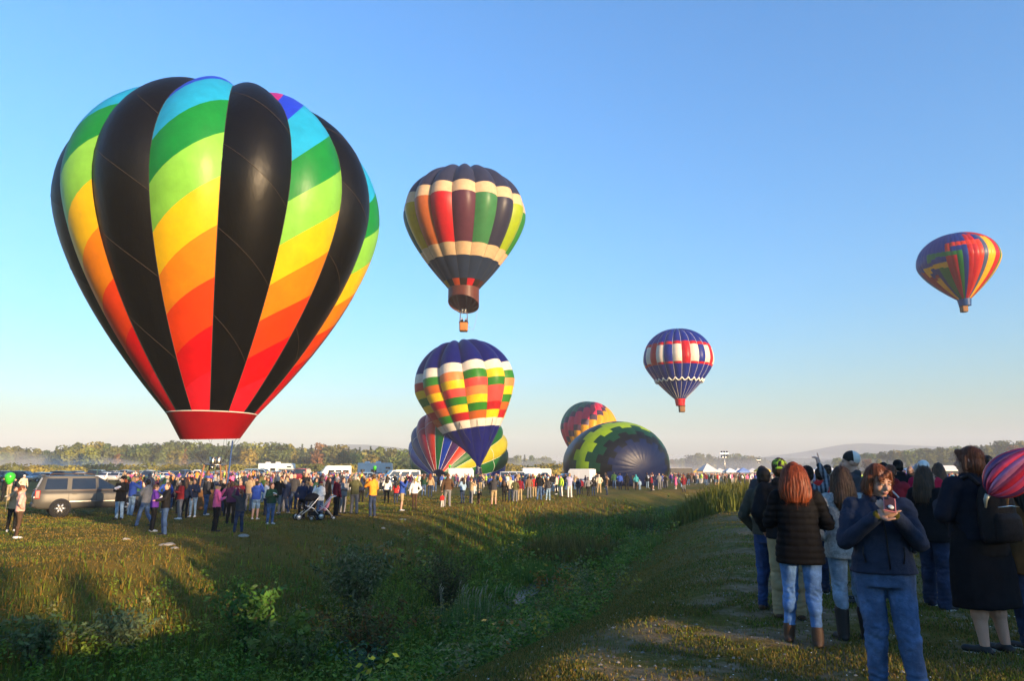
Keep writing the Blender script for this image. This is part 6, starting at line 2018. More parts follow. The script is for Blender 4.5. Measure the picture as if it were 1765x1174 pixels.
def far_crowd():
    """beyond the people one can tell apart: the packed far rows, too small to separate"""
    src = []
    for v in ('standing', 'capped', 'long haired', 'taking a photo'):
        P, _, _ = figure(**VAR[v][0]); V, F = fuse(P, .06, 1)
        c = V[F].mean(1); D = np.stack([prim_dist(p, c) for p in P], 1); tg = np.array([TAGS.index(p[1]) for p in P])[np.argmin(D, 1)]
        src.append((V, F, tg))
    Vs, Fs, Cs = [], [], []; o = 0
    def add(px, d):
        nonlocal o
        p = at(px, 815, d); V, F, tg = random.choice(src)
        a = random.uniform(0, 6.28); s = random.uniform(.9, 1.08)
        q = V * s; q = np.stack([q[:, 0] * math.cos(a) - q[:, 1] * math.sin(a) + p.x, q[:, 0] * math.sin(a) + q[:, 1] * math.cos(a) + p.y, q[:, 2] + hz(p.x, p.y)], 1)
        cc = [SKIN['fair'], random.choice(list(HAIRC.values())), random.choice(list(TOPC.values())), random.choice(list(BOTC.values())), (.1, .1, .1), random.choice(list(TOPC.values()))]
        fc = np.array(cc)[tg]
        # split so that every face keeps its own colour
        Vs.append(q[F].reshape(-1, 3)); Fs.append(np.arange(len(F) * 4).reshape(-1, 4) + o); Cs.append(np.repeat(fc, 4, 0)); o += len(F) * 4
    for _ in range(170): add(random.uniform(380, 960), random.uniform(84, 100))
    for _ in range(90): add(random.uniform(215, 620), random.uniform(58, 95))
    for _ in range(190): add(random.uniform(1155, 1345), random.uniform(112, 146))
    for _ in range(230): add(random.uniform(1345, 1790), random.uniform(40, 130))
    m, nt, p = nodes('crowd_clothes')
    nt.links.new(N(nt, 'ShaderNodeAttribute', attribute_name='Col').outputs['Color'], p.inputs['Base Color']); p.inputs['Roughness'].default_value = .85
    put('crowd', mesh_from('crowd', np.concatenate(Vs), np.concatenate(Fs), [m], cols=np.concatenate(Cs)), kind='stuff')
far_crowd()

# ---- riders in the flying baskets
for i, ((x, y, z), h) in enumerate(FLYERS):
    for k in range(2):
        nm = ('the navy and cream balloon', 'the red and white belted balloon', 'the blue stepped balloon')[i]
        person(x + (k - .5) * .5, y + (k - .5) * .2, z + .12, 1.72, random.uniform(0, 6), ('standing', 'looking up')[k], ('black', 'navy', 'red', 'charcoal')[(i + k) % 4], 'dark blue', 'dark',
               label=f'{("left", "right")[k]} rider standing in the basket of {nm}', group='riders in the flying baskets')
# ================================================================== THE NEAR GROUP AT THE RIGHT
def nz3(P, sc, seed=0.0):
    return np.array([mnoise.noise(Vector((p[0] * sc[0] + seed, p[1] * sc[1], p[2] * sc[2]))) for p in P])

def folds(V, F, amp, sc=(7, 7, 11), seed=0.0, joints=()):
    """soft creases: ridged relief along the surface, stronger near the joints"""
    Nn = normals(V, F)
    r = 1 - np.abs(nz3(V, sc, seed)) * 2.2
    r2 = nz3(V, (sc[0] * 2.6, sc[1] * 2.6, sc[2] * 2.6), seed + 9)
    k = np.full(len(V), .6)
    for c, rad in joints: k += 1.3 * np.exp(-(np.linalg.norm(V - np.array(c), axis=1) / rad) ** 2)
    r3 = 1 - np.abs(nz3(V, (sc[0] * 3.4, sc[1] * 3.4, sc[2] * 4.6), seed + 31)) * 2.4
    return V + Nn * ((r * .7 + r2 * .45 + np.clip(r3, -.2, 1) * .38 * np.clip(k - .4, 0, 1.6)) * amp * k)[:, None]

def bands(V, F, amp, z0, z1, period, seed=0.0):
    """horizontal rumples in a trouser leg between two heights"""
    Nn = normals(V, F)
    w = np.exp(-((V[:, 2] - (z0 + z1) / 2) / ((z1 - z0) / 2)) ** 4)
    ph = V[:, 2] / period * 2 * PI + 5.0 * nz3(V, (10, 10, 6), seed)
    return V + Nn * (np.sin(ph) * amp * w)[:, None]

def quilt(V, F, amp, period, zlo, zhi):
    Nn = normals(V, F)
    return V + Nn * ((np.abs(np.sin(V[:, 2] * PI / period)) ** .6 - .6) * amp * ((V[:, 2] > zlo) & (V[:, 2] < zhi)))[:, None]

def finger_prims(w, fd, pn, side, curls=(.35, .4, .45, .5), thumb=.5, spread=.05, point=False):
    """palm, four unequal bent fingers and a thumb; fd: finger direction, pn: palm normal, side: +1 when the thumb lies along fd x pn"""
    fd = Vector(fd).normalized(); pn = Vector(pn); pn = (pn - fd * pn.dot(fd)).normalized(); a = fd.cross(pn) * side
    P = []; w = Vector(w)
    for i, (off, ln) in enumerate(((.030, .92), (.010, 1.0), (-.010, .95), (-.029, .76))):
        k = w + fd * (.082 - abs(i - 1) * .004) + a * off
        P.append(limb('skin', w + a * off * .55, k, .0165, .0115))
        c = curls[i]
        if point: c = .06 if i == 0 else .95
        d = fd + a * (spread * (1.5 - i) * .5)
        q = k
        for j, (sl, rr) in enumerate(((.043, .0098), (.026, .0090), (.021, .0082))):
            ang = c * (1.0 if j == 0 else 1.15)
            d = (d * math.cos(ang) + pn * math.sin(ang)).normalized()
            # keep bending in the same plane
            pn_l = pn
            n = q + d * sl * ln
            P.append(limb('skin', q, n, rr, rr * .93, )); q = n
    t0 = w + fd * .022 + a * .030
    d = (fd * .62 + a * .72 + pn * .35 * thumb).normalized(); t1 = t0 + d * .042
    d2 = (fd * .9 + a * (.25 - .4 * thumb) + pn * .6 * thumb).normalized(); t2 = t1 + d2 * .030; t3 = t2 + (d2 + pn * .25).normalized() * .022
    P += [limb('skin', w + fd * .008 + a * .012, t0, .017, .0145), limb('skin', t0, t1, .0135, .0115), limb('skin', t1, t2, .0112, .0098), limb('skin', t2, t3, .0098, .0085)]
    return P

def loose_hair(ho, root, hairc, s, n=1100):
    """stray strands lifting off the head of hair"""
    me = ho.data; co = np.empty(len(me.vertices) * 3, np.float32); me.vertices.foreach_get('co', co); co = co.reshape(-1, 3).astype(float)
    nn = np.empty(len(me.vertices) * 3, np.float32); me.vertices.foreach_get('normal', nn); nn = nn.reshape(-1, 3).astype(float)
    i = rng.integers(0, len(co), n); p = co[i] + nn[i] * .001
    ln = rng.uniform(.03, .09, n)[:, None]
    d = np.array([0, 0, -1.0]) + rng.normal(size=(n, 3)) * .22; d -= nn[i] * (d * nn[i]).sum(1)[:, None]; d /= np.linalg.norm(d, axis=1)[:, None]
    out = rng.uniform(.0015, .008, n)[:, None]
    w = np.cross(d, nn[i]) * rng.uniform(.0005, .0011, n)[:, None]
    q1 = p + d * ln * .5 + nn[i] * out; q2 = p + d * ln + nn[i] * out * rng.uniform(.2, 1.6, n)[:, None]
    V = np.stack([p - w, p + w, q1 + w, q1 - w, q2 + w * .3, q2 - w * .3], 1).reshape(-1, 3)
    b = np.arange(n)[:, None] * 6; F = np.concatenate([b + np.array([[0, 1, 2, 3]]), b + np.array([[3, 2, 4, 5]])])
    o = put('loose_hair', mesh_from('loose_hair', V, F, [hairm(hairc)], smooth=True), root); o['kind'] = 'stuff'

def near_person(label, x, y, H, rz, spec, top, bot, hairc, shoe='black', hat=None, voxel=.011, amp=.010, quilted=None, skinc='fair', extra=(), bvox=None, jname='jacket', bname='trousers', grp='people in the near group at the right', wrinkle=True, face=False):
    z = hz(x, y)
    root = thing('person', label, 'person', (x, y, z - .012), rz, grp)
    s = H / 1.705
    P, hp, HR = figure(detail=True, skinfull=True, **spec)
    P += list(extra)
    seed = random.uniform(0, 50)
    def kid(name, tags, m, vox, fn=None, sm=4):
        ps = [p for p in P if p[1] in tags]
        if not ps: return None
        V, F = fuse(ps, vox, sm)
        if fn: V = fn(V, F)
        o = put(name, mesh_from(name, V * s, F, [m], smooth=True), root)
        return o
    kid('body', ('skin',), skin(skinc), bvox or .010, None, 3)
    if spec.get('hair') != 'bald':
        def strands(V, F):
            Nn = normals(V, F)
            an = np.arctan2(V[:, 0], V[:, 1] - .02)
            r = np.sin(an * 34 + 5 * nz3(V, (6, 6, 7), seed)) * .0035 + nz3(V, (22, 22, 9), seed) * .008
            return V + Nn * r[:, None]
        ho = kid('hair', ('hair',), hairm(hairc), .0085, strands, 2)
        if spec.get('hair') in ('long', 'mane', 'bob', 'tail') and voxel < .0135: loose_hair(ho, root, hairc, s)
    jts = [((sx * .26, 0, 1.13), .10) for sx in (-1, 1)] + [((sx * .17, 0, 1.34), .10) for sx in (-1, 1)]
    def jf(V, F):
        V = folds(V, F, amp, (6, 6, 9), seed, jts)
        if quilted: V = quilt(V, F, .012, quilted, .3, 1.36)
        return V
    kid(jname, ('top',), top if not isinstance(top, str) else topm(top), voxel, jf, 4)
    def bf(V, F):
        V = folds(V, F, .011, (6, 6, 5), seed + 3, [((sx * .1, 0, .48), .12) for sx in (-1, 1)])
        if spec.get('bottom', 'trousers') in ('trousers', 'jeans', 'flare', 'leggings'):
            V = bands(V, F, .0022, .38, .58, .062, seed); V = bands(V, F, .0040, .06, .22, .05, seed + 1)
        return V
    kid(bname, ('bottom',), (denim(bot) if 'blue' in bot else cloth('trousers_' + bot, BOTC[bot])) if isinstance(bot, str) else bot, voxel, bf, 4)
    # shoes: one per foot
    sp = [p for p in P if p[1] == 'shoe']; h = len(sp) // 2
    for part in (sp[:h], sp[h:]):
        V, F = fuse(part, .010, 3)
        V[:, 2] = np.maximum(V[:, 2], .012)
        nm = 'boot' if spec.get('shoes') in ('boot', 'ankle') else 'shoe'
        o = put(nm, mesh_from(nm, V * s, F, [shoem(shoe)], smooth=True), root)
        c = V[V[:, 2] < .06]
        b = MB(); x0, x1, y0, y1 = c[:, 0].min(), c[:, 0].max(), c[:, 1].min(), c[:, 1].max()
        n = 20; ring = [((x0 + x1) / 2 + (x1 - x0) * .43 * math.copysign(abs(math.cos(t)) ** .8, math.cos(t)), (y0 + y1) / 2 + (y1 - y0) * .47 * math.copysign(abs(math.sin(t)) ** .8, math.sin(t))) for t in np.linspace(0, 2 * PI, n, endpoint=False)]
        VV = [(a * s, d * s, .0) for a, d in ring] + [(a * s, d * s, .022 * s) for a, d in ring]
        b.add(VV, [tuple(range(n))[::-1], tuple(range(n, 2 * n))] + [(i, (i + 1) % n, (i + 1) % n + n, i + n) for i in range(n)])
        b.build('sole', mat('shoe_sole_pale' if shoe == 'black' and nm == 'shoe' else 'shoe_sole_dark', (.5, .5, .48) if shoe == 'black' and nm == 'shoe' else (.04, .03, .02), .7), o)
    if hat: kid('hat', ('hat',), hat, .009, None, 3)
    if face:
        b = {}
        for sx in (-1, 1):
            q = MB(); c = hp(sx * .031, -.083, .002)
            V, F = [], []; prim_mesh(oval('skin', c, (.0135, .008, .0062), HR), V, F); q.add(V, F, True)
            e = q.build('eye', mat('eye_white', (.62, .58, .55), .3, var=.03), root)
            q = MB(); V, F = [], []; prim_mesh(oval('skin', hp(sx * .031 - .001, -.0890, .0), (.0060, .0030, .0055), HR), V, F); q.add(V, F, True); q.build('iris', mat('iris', (.03, .02, .012), .2, var=0), e)
            q = MB(); q.tube([hp(sx * .014, -.0905, .0075), hp(sx * .031, -.0915, .0105), hp(sx * .047, -.082, .0055)], .0030, 5); q.build('eyelid', mat('eyelid', (.30, .15, .11), .6), root)
            q = MB(); q.tube([hp(sx * .014, -.0905, .024), hp(sx * .030, -.0915, .0285), hp(sx * .050, -.078, .0215)], [.0035, .0038, .002], 5); q.build('eyebrow', hairm(hairc), root)
        q = MB(); q.tube([hp(-.024, -.0885, -.0615), hp(-.010, -.0985, -.0585), hp(.0, -.0975, -.0605), hp(.010, -.0985, -.0585), hp(.024, -.0885, -.0615)], [.0025, .0050, .0045, .0050, .0025], 6)
        q.tube([hp(-.020, -.0890, -.0660), hp(0, -.0975, -.0690), hp(.020, -.0890, -.0660)], [.0025, .0060, .0025], 6)
        q.build('lips', mat('lips', (.36, .13, .11), .45), root)
    for o in list(root.children):
        if o.name.split('.')[0] in ('eye', 'eyelid', 'eyebrow', 'lips', 'iris'): o.scale = (s, s, s)
    return root, hp, HR, s

GROUP = 'people in the near group at the right'
S_ = dict
# ---- woman in the navy coat looking at her phone
p = at(1506, 812, 5.3)
el, hl = (.25, -.075, 1.13), (.085, -.305, 1.335)
er, hr = (.25, -.09, 1.12), (.035, -.315, 1.335)
HL, HRt = Vector(hl), Vector((-hr[0], hr[1], hr[2]))
fl = finger_prims(HL + Vector((-.005, -.01, .0)), (-.55, -.35, .62), (-.2, .95, .3), 1, (.55, .60, .62, .70), .9)
fr = finger_prims(HRt, (.80, -.25, .45), (.15, .75, -.6), -1, (.15, .75, .85, .95), .5)
NAVYCOAT = cloth('navy_coat', (.020, .028, .052), rough=.62, bump=.35, bscale=55)
W, hpW, HRW, sW = near_person('woman with short auburn hair in navy winter jacket and jeans typing on her phone', p.x, p.y, 1.655, R(-22), S_(arms=((el[0:3], hl), (er, hr)) if False else ((el), (er)) if False else (((el), (hl)), ((er), (hr))), fem=True, hair='bob', build=1.22, bottom='trousers', top='jacket', yaw=R(30), nod=R(15), legs='relax', hem=.90),
    NAVYCOAT, 'blue', 'auburn', 'black', voxel=.0095, amp=.013, extra=fl + fr, bvox=.0066, face=True)
# zip, pockets, cuffs, collar
def wpart(name, m, fn):
    q = MB(); fn(q); o = q.build(name, m, W); o.scale = (sW, sW, sW); return o
wpart('zip', mat('zip_black', (.008, .008, .01), .4), lambda q: q.tube([(.03, -.176, .94), (.03, -.166, 1.05), (.028, -.160, 1.15), (.02, -.166, 1.26), (.012, -.140, 1.36), (.01, -.105, 1.43)], .006, 5))
for sx in (-1, 1):
    wpart('pocket_seam', mat('zip_black', (.008, .008, .01), .4), lambda q: q.tube([(sx * .125, -.150, .98), (sx * .140, -.142, 1.05), (sx * .135, -.138, 1.10)], .005, 5))
OLIVE = cloth('olive_mitt', (.10, .085, .015), bump=.6, bscale=90)
for e, h in ((Vector((el[0], el[1], el[2])), HL), (Vector((-er[0], er[1], er[2])), HRt)):
    wpart('fingerless_mitt', OLIVE, lambda q: q.tube([e.lerp(h, .80), e.lerp(h, .90), h, h + (h - e).normalized() * .022], [.040, .043, .039, .033], 12))
wpart('collar', NAVYCOAT, lambda q: q.tube([(.078 * math.sin(t), .018 - .085 * math.cos(t), 1.452 + .012 * math.cos(t * 1.0 + PI)) for t in np.linspace(.12, 2 * PI - .12, 16)], .024, 8))
# the phone she holds
ph = thing('phone', 'dark phone in rose case with round pale grip, held by the woman in navy', 'phone', Vector((p.x, p.y, hz(p.x, p.y))) + Matrix.Rotation(R(-22), 3, 'Z') @ (Vector((.045, -.375, 1.405)) * sW), 0)
b = MB(); b.box((0, 0, 0), (.078, .011, .152)); case = b.build('case', mat('rose_case', (.50, .16, .15), .35), ph, bevel=.004)
MB().box((0, -.0065, 0), (.066, .004, .138)).build('back', mat('phone_back', (.05, .02, .018), .2), ph, bevel=.001)
MB().lathe([(0, -.009), (.017, -.009), (.019, -.016), (.017, -.019), (0, -.020)], (.004, 0, -.040), 18, axis='y').build('grip', mat('pale_grip', (.55, .56, .52), .4), ph)
MB().box((-.018, -.010, .055), (.024, .005, .026)).build('camera_bump', mat('lens_black', (.01, .01, .01), .1), ph, bevel=.003)
ph.rotation_euler = (R(-52), R(12), R(-20))

def near(label, px, feet, head, rz, spec, top, bot, hairc, **kw):
    g, H = stand(px, feet, head)
    KNOWN.append((g.x, g.y))
    return near_person(label, g.x, g.y, H, rz, spec, top, bot, hairc, **kw)

BLACKPUFF = cloth('black_puffer', (.0055, .0055, .0065), rough=.7, bump=.2, bscale=40)
DUCK = 'brown'
# ---- red haired woman in the black quilted coat
near('red haired woman seen from behind in black quilted coat, pale jeans and brown boots', 1391, 1114, 797, R(158), S_(fem=True, hair='mane', top='coat', hem=.76, build=1.14, bottom='leggings', shoes='ankle', arms=('chest', 'cross'), legs='relax', yaw=R(-8)),
     BLACKPUFF, 'pale blue' if False else 'mid blue' if 'mid blue' in BOTC else BOTC.setdefault('mid blue', (.10, .20, .42)) and 'mid blue', 'red', shoe='brown', quilted=.062, amp=.007)
# ---- man in lime cap
def capmat():
    m, nt, p_ = nodes('lime_black_cap')
    tc = N(nt, 'ShaderNodeTexCoord'); sp_ = N(nt, 'ShaderNodeSeparateXYZ'); nt.links.new(tc.outputs['Object'], sp_.inputs[0])
    nz = N(nt, 'ShaderNodeTexNoise', i_Scale=14.0, i_Detail=1.0); nt.links.new(tc.outputs['Object'], nz.inputs['Vector'])
    rp = ramp(nt, nz.outputs[0], [(.52, (.42, .62, .03)), (.56, (.02, .02, .02))]); rp.color_ramp.interpolation = 'CONSTANT'
    nt.links.new(rp.outputs[0], p_.inputs['Base Color']); p_.inputs['Roughness'].default_value = .8
    return m
near('man in lime and black cap, black jacket and khaki trousers behind the red haired woman', 1362, 1066, 790, R(165), S_(hair='short', hat='capback', top='jacket', build=1.02, arms=('pocket', 'pocket'), hem=.84), 'black', 'khaki', 'brown', shoe='brown', hat=capmat())
near('man in grey olive hooded sweatshirt and dark jeans leftmost of the near group', 1333, 1052, 806, R(140), S_(hair='short', top='hoodie', arms=('pocket', 'pocket'), build=1.02, bottom='jeans', hem=.90), cloth('grey_olive', (.060, .058, .045)), 'dark blue' if False else BOTC.setdefault('deep blue', (.028, .055, .15)) and 'deep blue', 'dark', shoe='brown')
near('person with brown hair and dark hood standing further back left of the lime cap', 1322, 950, 803, R(175), S_(hair='short', top='hoodie', arms=('pocket', 'down')), 'charcoal', 'dark blue', 'auburn', voxel=.014)
# ---- person pointing into the sky
g, H = stand(1408, 1022, 803)
e_, h_ = (.27, -.16, 1.50), (.17, -.24, 1.745)
A_ = Vector((-h_[0], h_[1], h_[2]))
near_person('person in plaid shirt and black hat pointing up at the sky', g.x, g.y, H, R(160), S_(hair='short', hat='beanie', top='shirt', arms=('hip', (e_, h_)), yaw=R(10), build=1.05),
            plaid('grey_plaid', (.015, .015, .02), (.34, .36, .38), (.05, .06, .08), 18), 'dark blue', 'dark', hat=topm('black'), extra=finger_prims(A_, (.10, -.15, .97), (.75, -.6, -.1), -1, point=True, thumb=.8), bvox=.0065)
KNOWN.append((g.x, g.y))
near('person in bright red jacket partly hidden behind the pointing one', 1428, 985, 806, R(150), S_(hair='short', hat='cap', top='jacket', arms=('camera', 'chest')), 'red', 'dark blue', 'dark', hat=topm('black'), voxel=.014)
near('person in brown grey jacket and dark cap behind the red jacket', 1436, 935, 801, R(185), S_(hair='short', hat='capback', top='jacket', arms=('pocket', 'pocket')), cloth('brown_grey', (.10, .085, .065)), 'dark blue', 'brown', hat=topm('black'), voxel=.015)
# ---- two tone beanie
def beanie():
    m, nt, p_ = nodes('two_tone_beanie')
    tc = N(nt, 'ShaderNodeTexCoord'); sp_ = N(nt, 'ShaderNodeSeparateXYZ'); nt.links.new(tc.outputs['Object'], sp_.inputs[0])
    gt = N(nt, 'ShaderNodeMath', operation='GREATER_THAN', i_1=.035); nt.links.new(sp_.outputs[1], gt.inputs[0])
    c = mixc(nt, gt.outputs[0], (.010, .010, .011), (.66, .63, .58)); nt.links.new(c, p_.inputs['Base Color']); p_.inputs['Roughness'].default_value = .9
    wv = N(nt, 'ShaderNodeTexNoise', i_Scale=90.0); nt.links.new(tc.outputs['Object'], wv.inputs['Vector']); bp = N(nt, 'ShaderNodeBump', i_Strength=.5, i_Distance=.01); nt.links.new(wv.outputs[0], bp.inputs['Height']); nt.links.new(bp.outputs[0], p_.inputs['Normal'])
    return m
near('tall man in black and white two tone knit hat behind the woman in navy', 1488, 1040, 778, R(-112), S_(hair='bald', hat='beanie', top='jacket', arms=('pocket', 'pocket')), 'charcoal', 'dark blue', 'brown', hat=beanie(), voxel=.013)
# ---- long brown hair, pale knit
near('woman with long brown hair, pale grey knit and light jeans behind the phone user', 1474, 1104, 803, R(172), S_(fem=True, hair='long', top='shirt', hem=.80, build=1.12, bottom='leggings', shoes='boot', arms=('hip', 'down')),
     cloth('pale_knit', (.44, .44, .43), bump=1.0, bscale=80, var=.35, scale=45), 'pale blue', 'brown', shoe='black')
# ---- long grey blond hair, glasses
r8 = near('woman with long grey blond hair and glasses in black coat and dark jeans, in profile', 1620, 1050, 803, R(118), S_(fem=True, hair='long', top='coat', hem=.80, build=1.12, bottom='flare', arms=('chest', 'pocket'), yaw=R(-22), legs='relax'),
     'black', 'dark blue', 'brown', shoe='black', face=True)
def glasses(root, hp, s):
    q = MB()
    for sx in (-1, 1):
        q.tube([hp(sx * .032 + .020 * math.cos(t), -.098, .003 + .016 * math.sin(t)) for t in np.linspace(0, 2 * PI, 14, endpoint=False)], .0022, 5, closed=True)
        q.tube([hp(sx * .052, -.096, .006), hp(sx * .078, -.02, .010)], .002, 5)
    q.tube([hp(-.012, -.099, .006), hp(.012, -.099, .006)], .002, 5)
    o = q.build('glasses', mat('spectacle_frame', (.05, .03, .02), .3), root); o.scale = (s, s, s)
glasses(r8[0], r8[1], r8[3])
# ---- broad woman in black dress with the backpack
r9 = near('broad auburn haired woman in dark jacket and long black dress, bare calves, seen from behind', 1712, 1127, 769, R(196), S_(fem=True, hair='bob', top='dress', hem=.38, build=1.42, bottom='bare', arms=('chest', 'chest'), yaw=R(26), legs='stand'),
     cloth('black_dress', (.008, .008, .010), bump=.15), 'black', 'auburn', shoe='black', jname='dress', amp=.012)
def jacket_over(root, s, w, m):
    P = [loft('top', [(.93, .245, .175, 0, .0), (1.05, .235, .172), (1.2, .235, .170), (1.33, .228, .155), (1.40, .19, .115), (1.45, .11, .085), (1.485, .08, .075, 0, .02)])]
    for sx in (-1, 1):
        e, h = arms_pose('chest', sx); e = Vector((sx * (e[0] + .06), e[1], e[2])); h = Vector((sx * h[0], h[1] - .04, h[2])); S = Vector((sx * .205, .0, 1.37))
        P += [limb('top', S, e, .090, .074), limb('top', e, h, .072, .055)]
    V, F = fuse(P, .012, 4); V = folds(V, F, .011, (6, 6, 8), 3.3)
    put('jacket', mesh_from('jacket', V * s, F, [m], smooth=True), root)
jacket_over(r9[0], r9[3], 1.3, cloth('midnight_jacket', (.010, .013, .022), bump=.2))

def backpack(root9, s, rz):
    L = Vector(root9.location)
    M = Matrix.Rotation(rz, 3, 'Z')
    loc = L + M @ (Vector((.05, .235, 1.16)) * s)
    o = thing('backpack', 'black backpack with a brown leather tab worn by the broad woman in the black dress', 'backpack', loc, rz)
    P = [loft('top', [(-.24, .145, .075), (-.20, .168, .092), (-.05, .172, .098), (.10, .162, .090), (.20, .130, .072), (.245, .07, .045)])]
    V, F = fuse(P, .011, 3); V = folds(V, F, .006, (9, 9, 9), 8.0)
    BP = cloth('black_pack', (.016, .014, .015), rough=.55, bump=.35, bscale=50)
    put('bag', mesh_from('bag', V * s, F, [BP], smooth=True), o)
    V, F = fuse([loft('top', [(-.22, .12, .035, 0, .085), (-.16, .135, .055, 0, .085), (-.04, .13, .05, 0, .085), (.0, .11, .03, 0, .08)])], .010, 3); V = folds(V, F, .004, (9, 9, 9), 2.0)
    put('front_pocket', mesh_from('front_pocket', V * s, F, [BP], smooth=True), o)
    for sx in (-1, 1):
        q = MB(); q.tube([Vector((sx * .09, -.05, .22)) * s, Vector((sx * .11, -.12, .30)) * s, Vector((sx * .12, -.22, .26)) * s], [.020, .022, .022], 8); q.build('strap', BP, o)
    q = MB(); q.tube([Vector((-.0 + .0, .10, .20)) * s, Vector((.02, .125, .14)) * s, Vector((.03, .125, .07)) * s], [.012, .016, .008], 6); q.build('leather_tab', mat('tan_leather', (.30, .15, .06), .6), o)
    q = MB(); q.tube([Vector((-.11, .108, .05)) * s, Vector((0, .125, .06)) * s, Vector((.11, .108, .05)) * s], .005, 5); q.build('zip', CHROME, o)
    return loc
bpl = backpack(r9[0], r9[3], R(196))

def foil_balloon():
    """pillow shaped foil balloon with printed gores, tied to the backpack"""
    a, b_ = at(1703, 853, 5.75), at(1790, 772, 5.55)
    ax = (Vector(b_) - Vector(a)); L = ax.length; ax.normalize()
    o = thing('foil_balloon', 'shiny red and purple foil balloon tied to the black backpack at the right edge', 'foil balloon', a)
    view = Vector(a).normalized() if Vector(a).length else Vector((0, 1, 0))
    side = ax.cross(view).normalized(); dep = side.cross(ax).normalized()
    m_cols = [(.40, .02, .04), (.12, .03, .10), (.52, .05, .12), (.36, .02, .05), (.30, .10, .22), (.50, .04, .10), (.10, .04, .12), (.42, .03, .05)]
    n = 8
    for g in range(2 * n):
        V = []; F = []; nu, nv = 5, 22
        for i in range(nv + 1):
            t = i / nv
            r = (math.sin(PI * min(1, t ** .80)) ** .72) * .31 * L * (1 if t < .5 else 1.0)
            for k in range(nu + 1):
                f = (g % n + k / nu) / n; th = PI * f + (0 if g < n else PI)
                w = 1 - (2 * k / nu - 1) ** 2
                cr = .003 * math.sin(t * 60 + g) * (1 - abs(2 * t - 1))
                V.append(tuple(ax * (L * t) + side * (math.cos(th) * r) + dep * (math.sin(th) * (r * .42 + .012 * w) + cr)))
        for i in range(nv):
            for k in range(nu): F.append((i * (nu + 1) + k, i * (nu + 1) + k + 1, (i + 1) * (nu + 1) + k + 1, (i + 1) * (nu + 1) + k))
        c = m_cols[g % n]
        put('panel', mesh_from('panel', V, F, [mat('foil_%d' % (g % n), c, .22, metal=.35, spec=.6, var=.15, scale=8)], smooth=True), o)
    q = MB(); q.tube([(0, 0, 0), tuple(-ax * .03 - Vector((0, 0, .02))), tuple(-ax * .05 - Vector((-.01, 0, .07)))], [.022, .016, .008], 8); q.build('neck', mat('foil_neck', (.25, .26, .22), .35, metal=.3), o)
foil_balloon()

near('person in brown coat with a yellow scarf cut off by the right edge', 1790, 1120, 800, R(185), S_(fem=True, hair='long', top='coat', hem=.70, build=1.25, bottom='jeans', arms=('chest', 'pocket')), cloth('brown_coat', (.11, .055, .022)), 'dark blue', 'dark', shoe='black')
# ---- behind them
r11 = near('woman with auburn ponytail in dark red jacket carrying a pale blue bag', 1553, 995, 801, R(165), S_(fem=True, hair='tail', top='jacket', arms=('chest', 'down'), bottom='jeans', build=1.1), 'maroon', 'dark blue', 'auburn', voxel=.014)
def shoulder_bag(root, s, rz):
    L = Vector(root.location); M = Matrix.Rotation(rz, 3, 'Z')
    o = thing('shoulder_bag', 'pale blue bag on a white strap across the dark red jacket', 'bag', L + M @ (Vector((-.16, .16, 1.02)) * s), rz)
    q = MB(); q.box((0, 0, 0), (.24, .09, .17)); q.build('pouch', mat('pale_blue_vinyl', (.22, .42, .52), .4), o, bevel=.025)
    q = MB(); q.tube([Vector((.02, .0, .07)), Vector((.14, .0, .22)), Vector((.25, -.02, .36)), Vector((.30, -.10, .43))], .013, 6); q.build('strap', mat('white_strap', (.6, .6, .62), .6), o)
shoulder_bag(r11[0], r11[3], R(165))
near('person in black with a round black hat behind the ponytailed woman', 1563, 955, 793, R(180), S_(hair='short', hat='beanie', top='coat', arms=('pocket', 'pocket'), build=1.1), 'black', 'black', 'dark', hat=topm('black'), voxel=.015)
near('person in white knit hat and crimson jacket right of the grey blond woman', 1612, 985, 794, R(150), S_(hair='short', hat='beanie', top='jacket', arms=('chest', 'chest'), fem=True), cloth('crimson', (.30, .012, .045)), 'dark blue', 'brown', hat=topm('white'), voxel=.015)
near('woman with long brown hair and pale jacket further right behind the crimson jacket', 1634, 960, 798, R(170), S_(fem=True, hair='long', top='jacket', arms=('down', 'chest')), 'cream', 'dark blue', 'brown', voxel=.015)
near('man in white and black jacket with dark hat behind the woman in navy', 1534, 930, 797, R(200), S_(hair='short', hat='cap', top='jacket', arms=('camera', 'camera')), 'white', 'dark blue', 'dark', hat=topm('black'), voxel=.015)
near('dark haired person in black at the right edge behind the foil balloon', 1722, 960, 785, R(170), S_(hair='short', top='jacket', arms=('pocket', 'down')), 'black', 'dark blue', 'dark', voxel=.015)

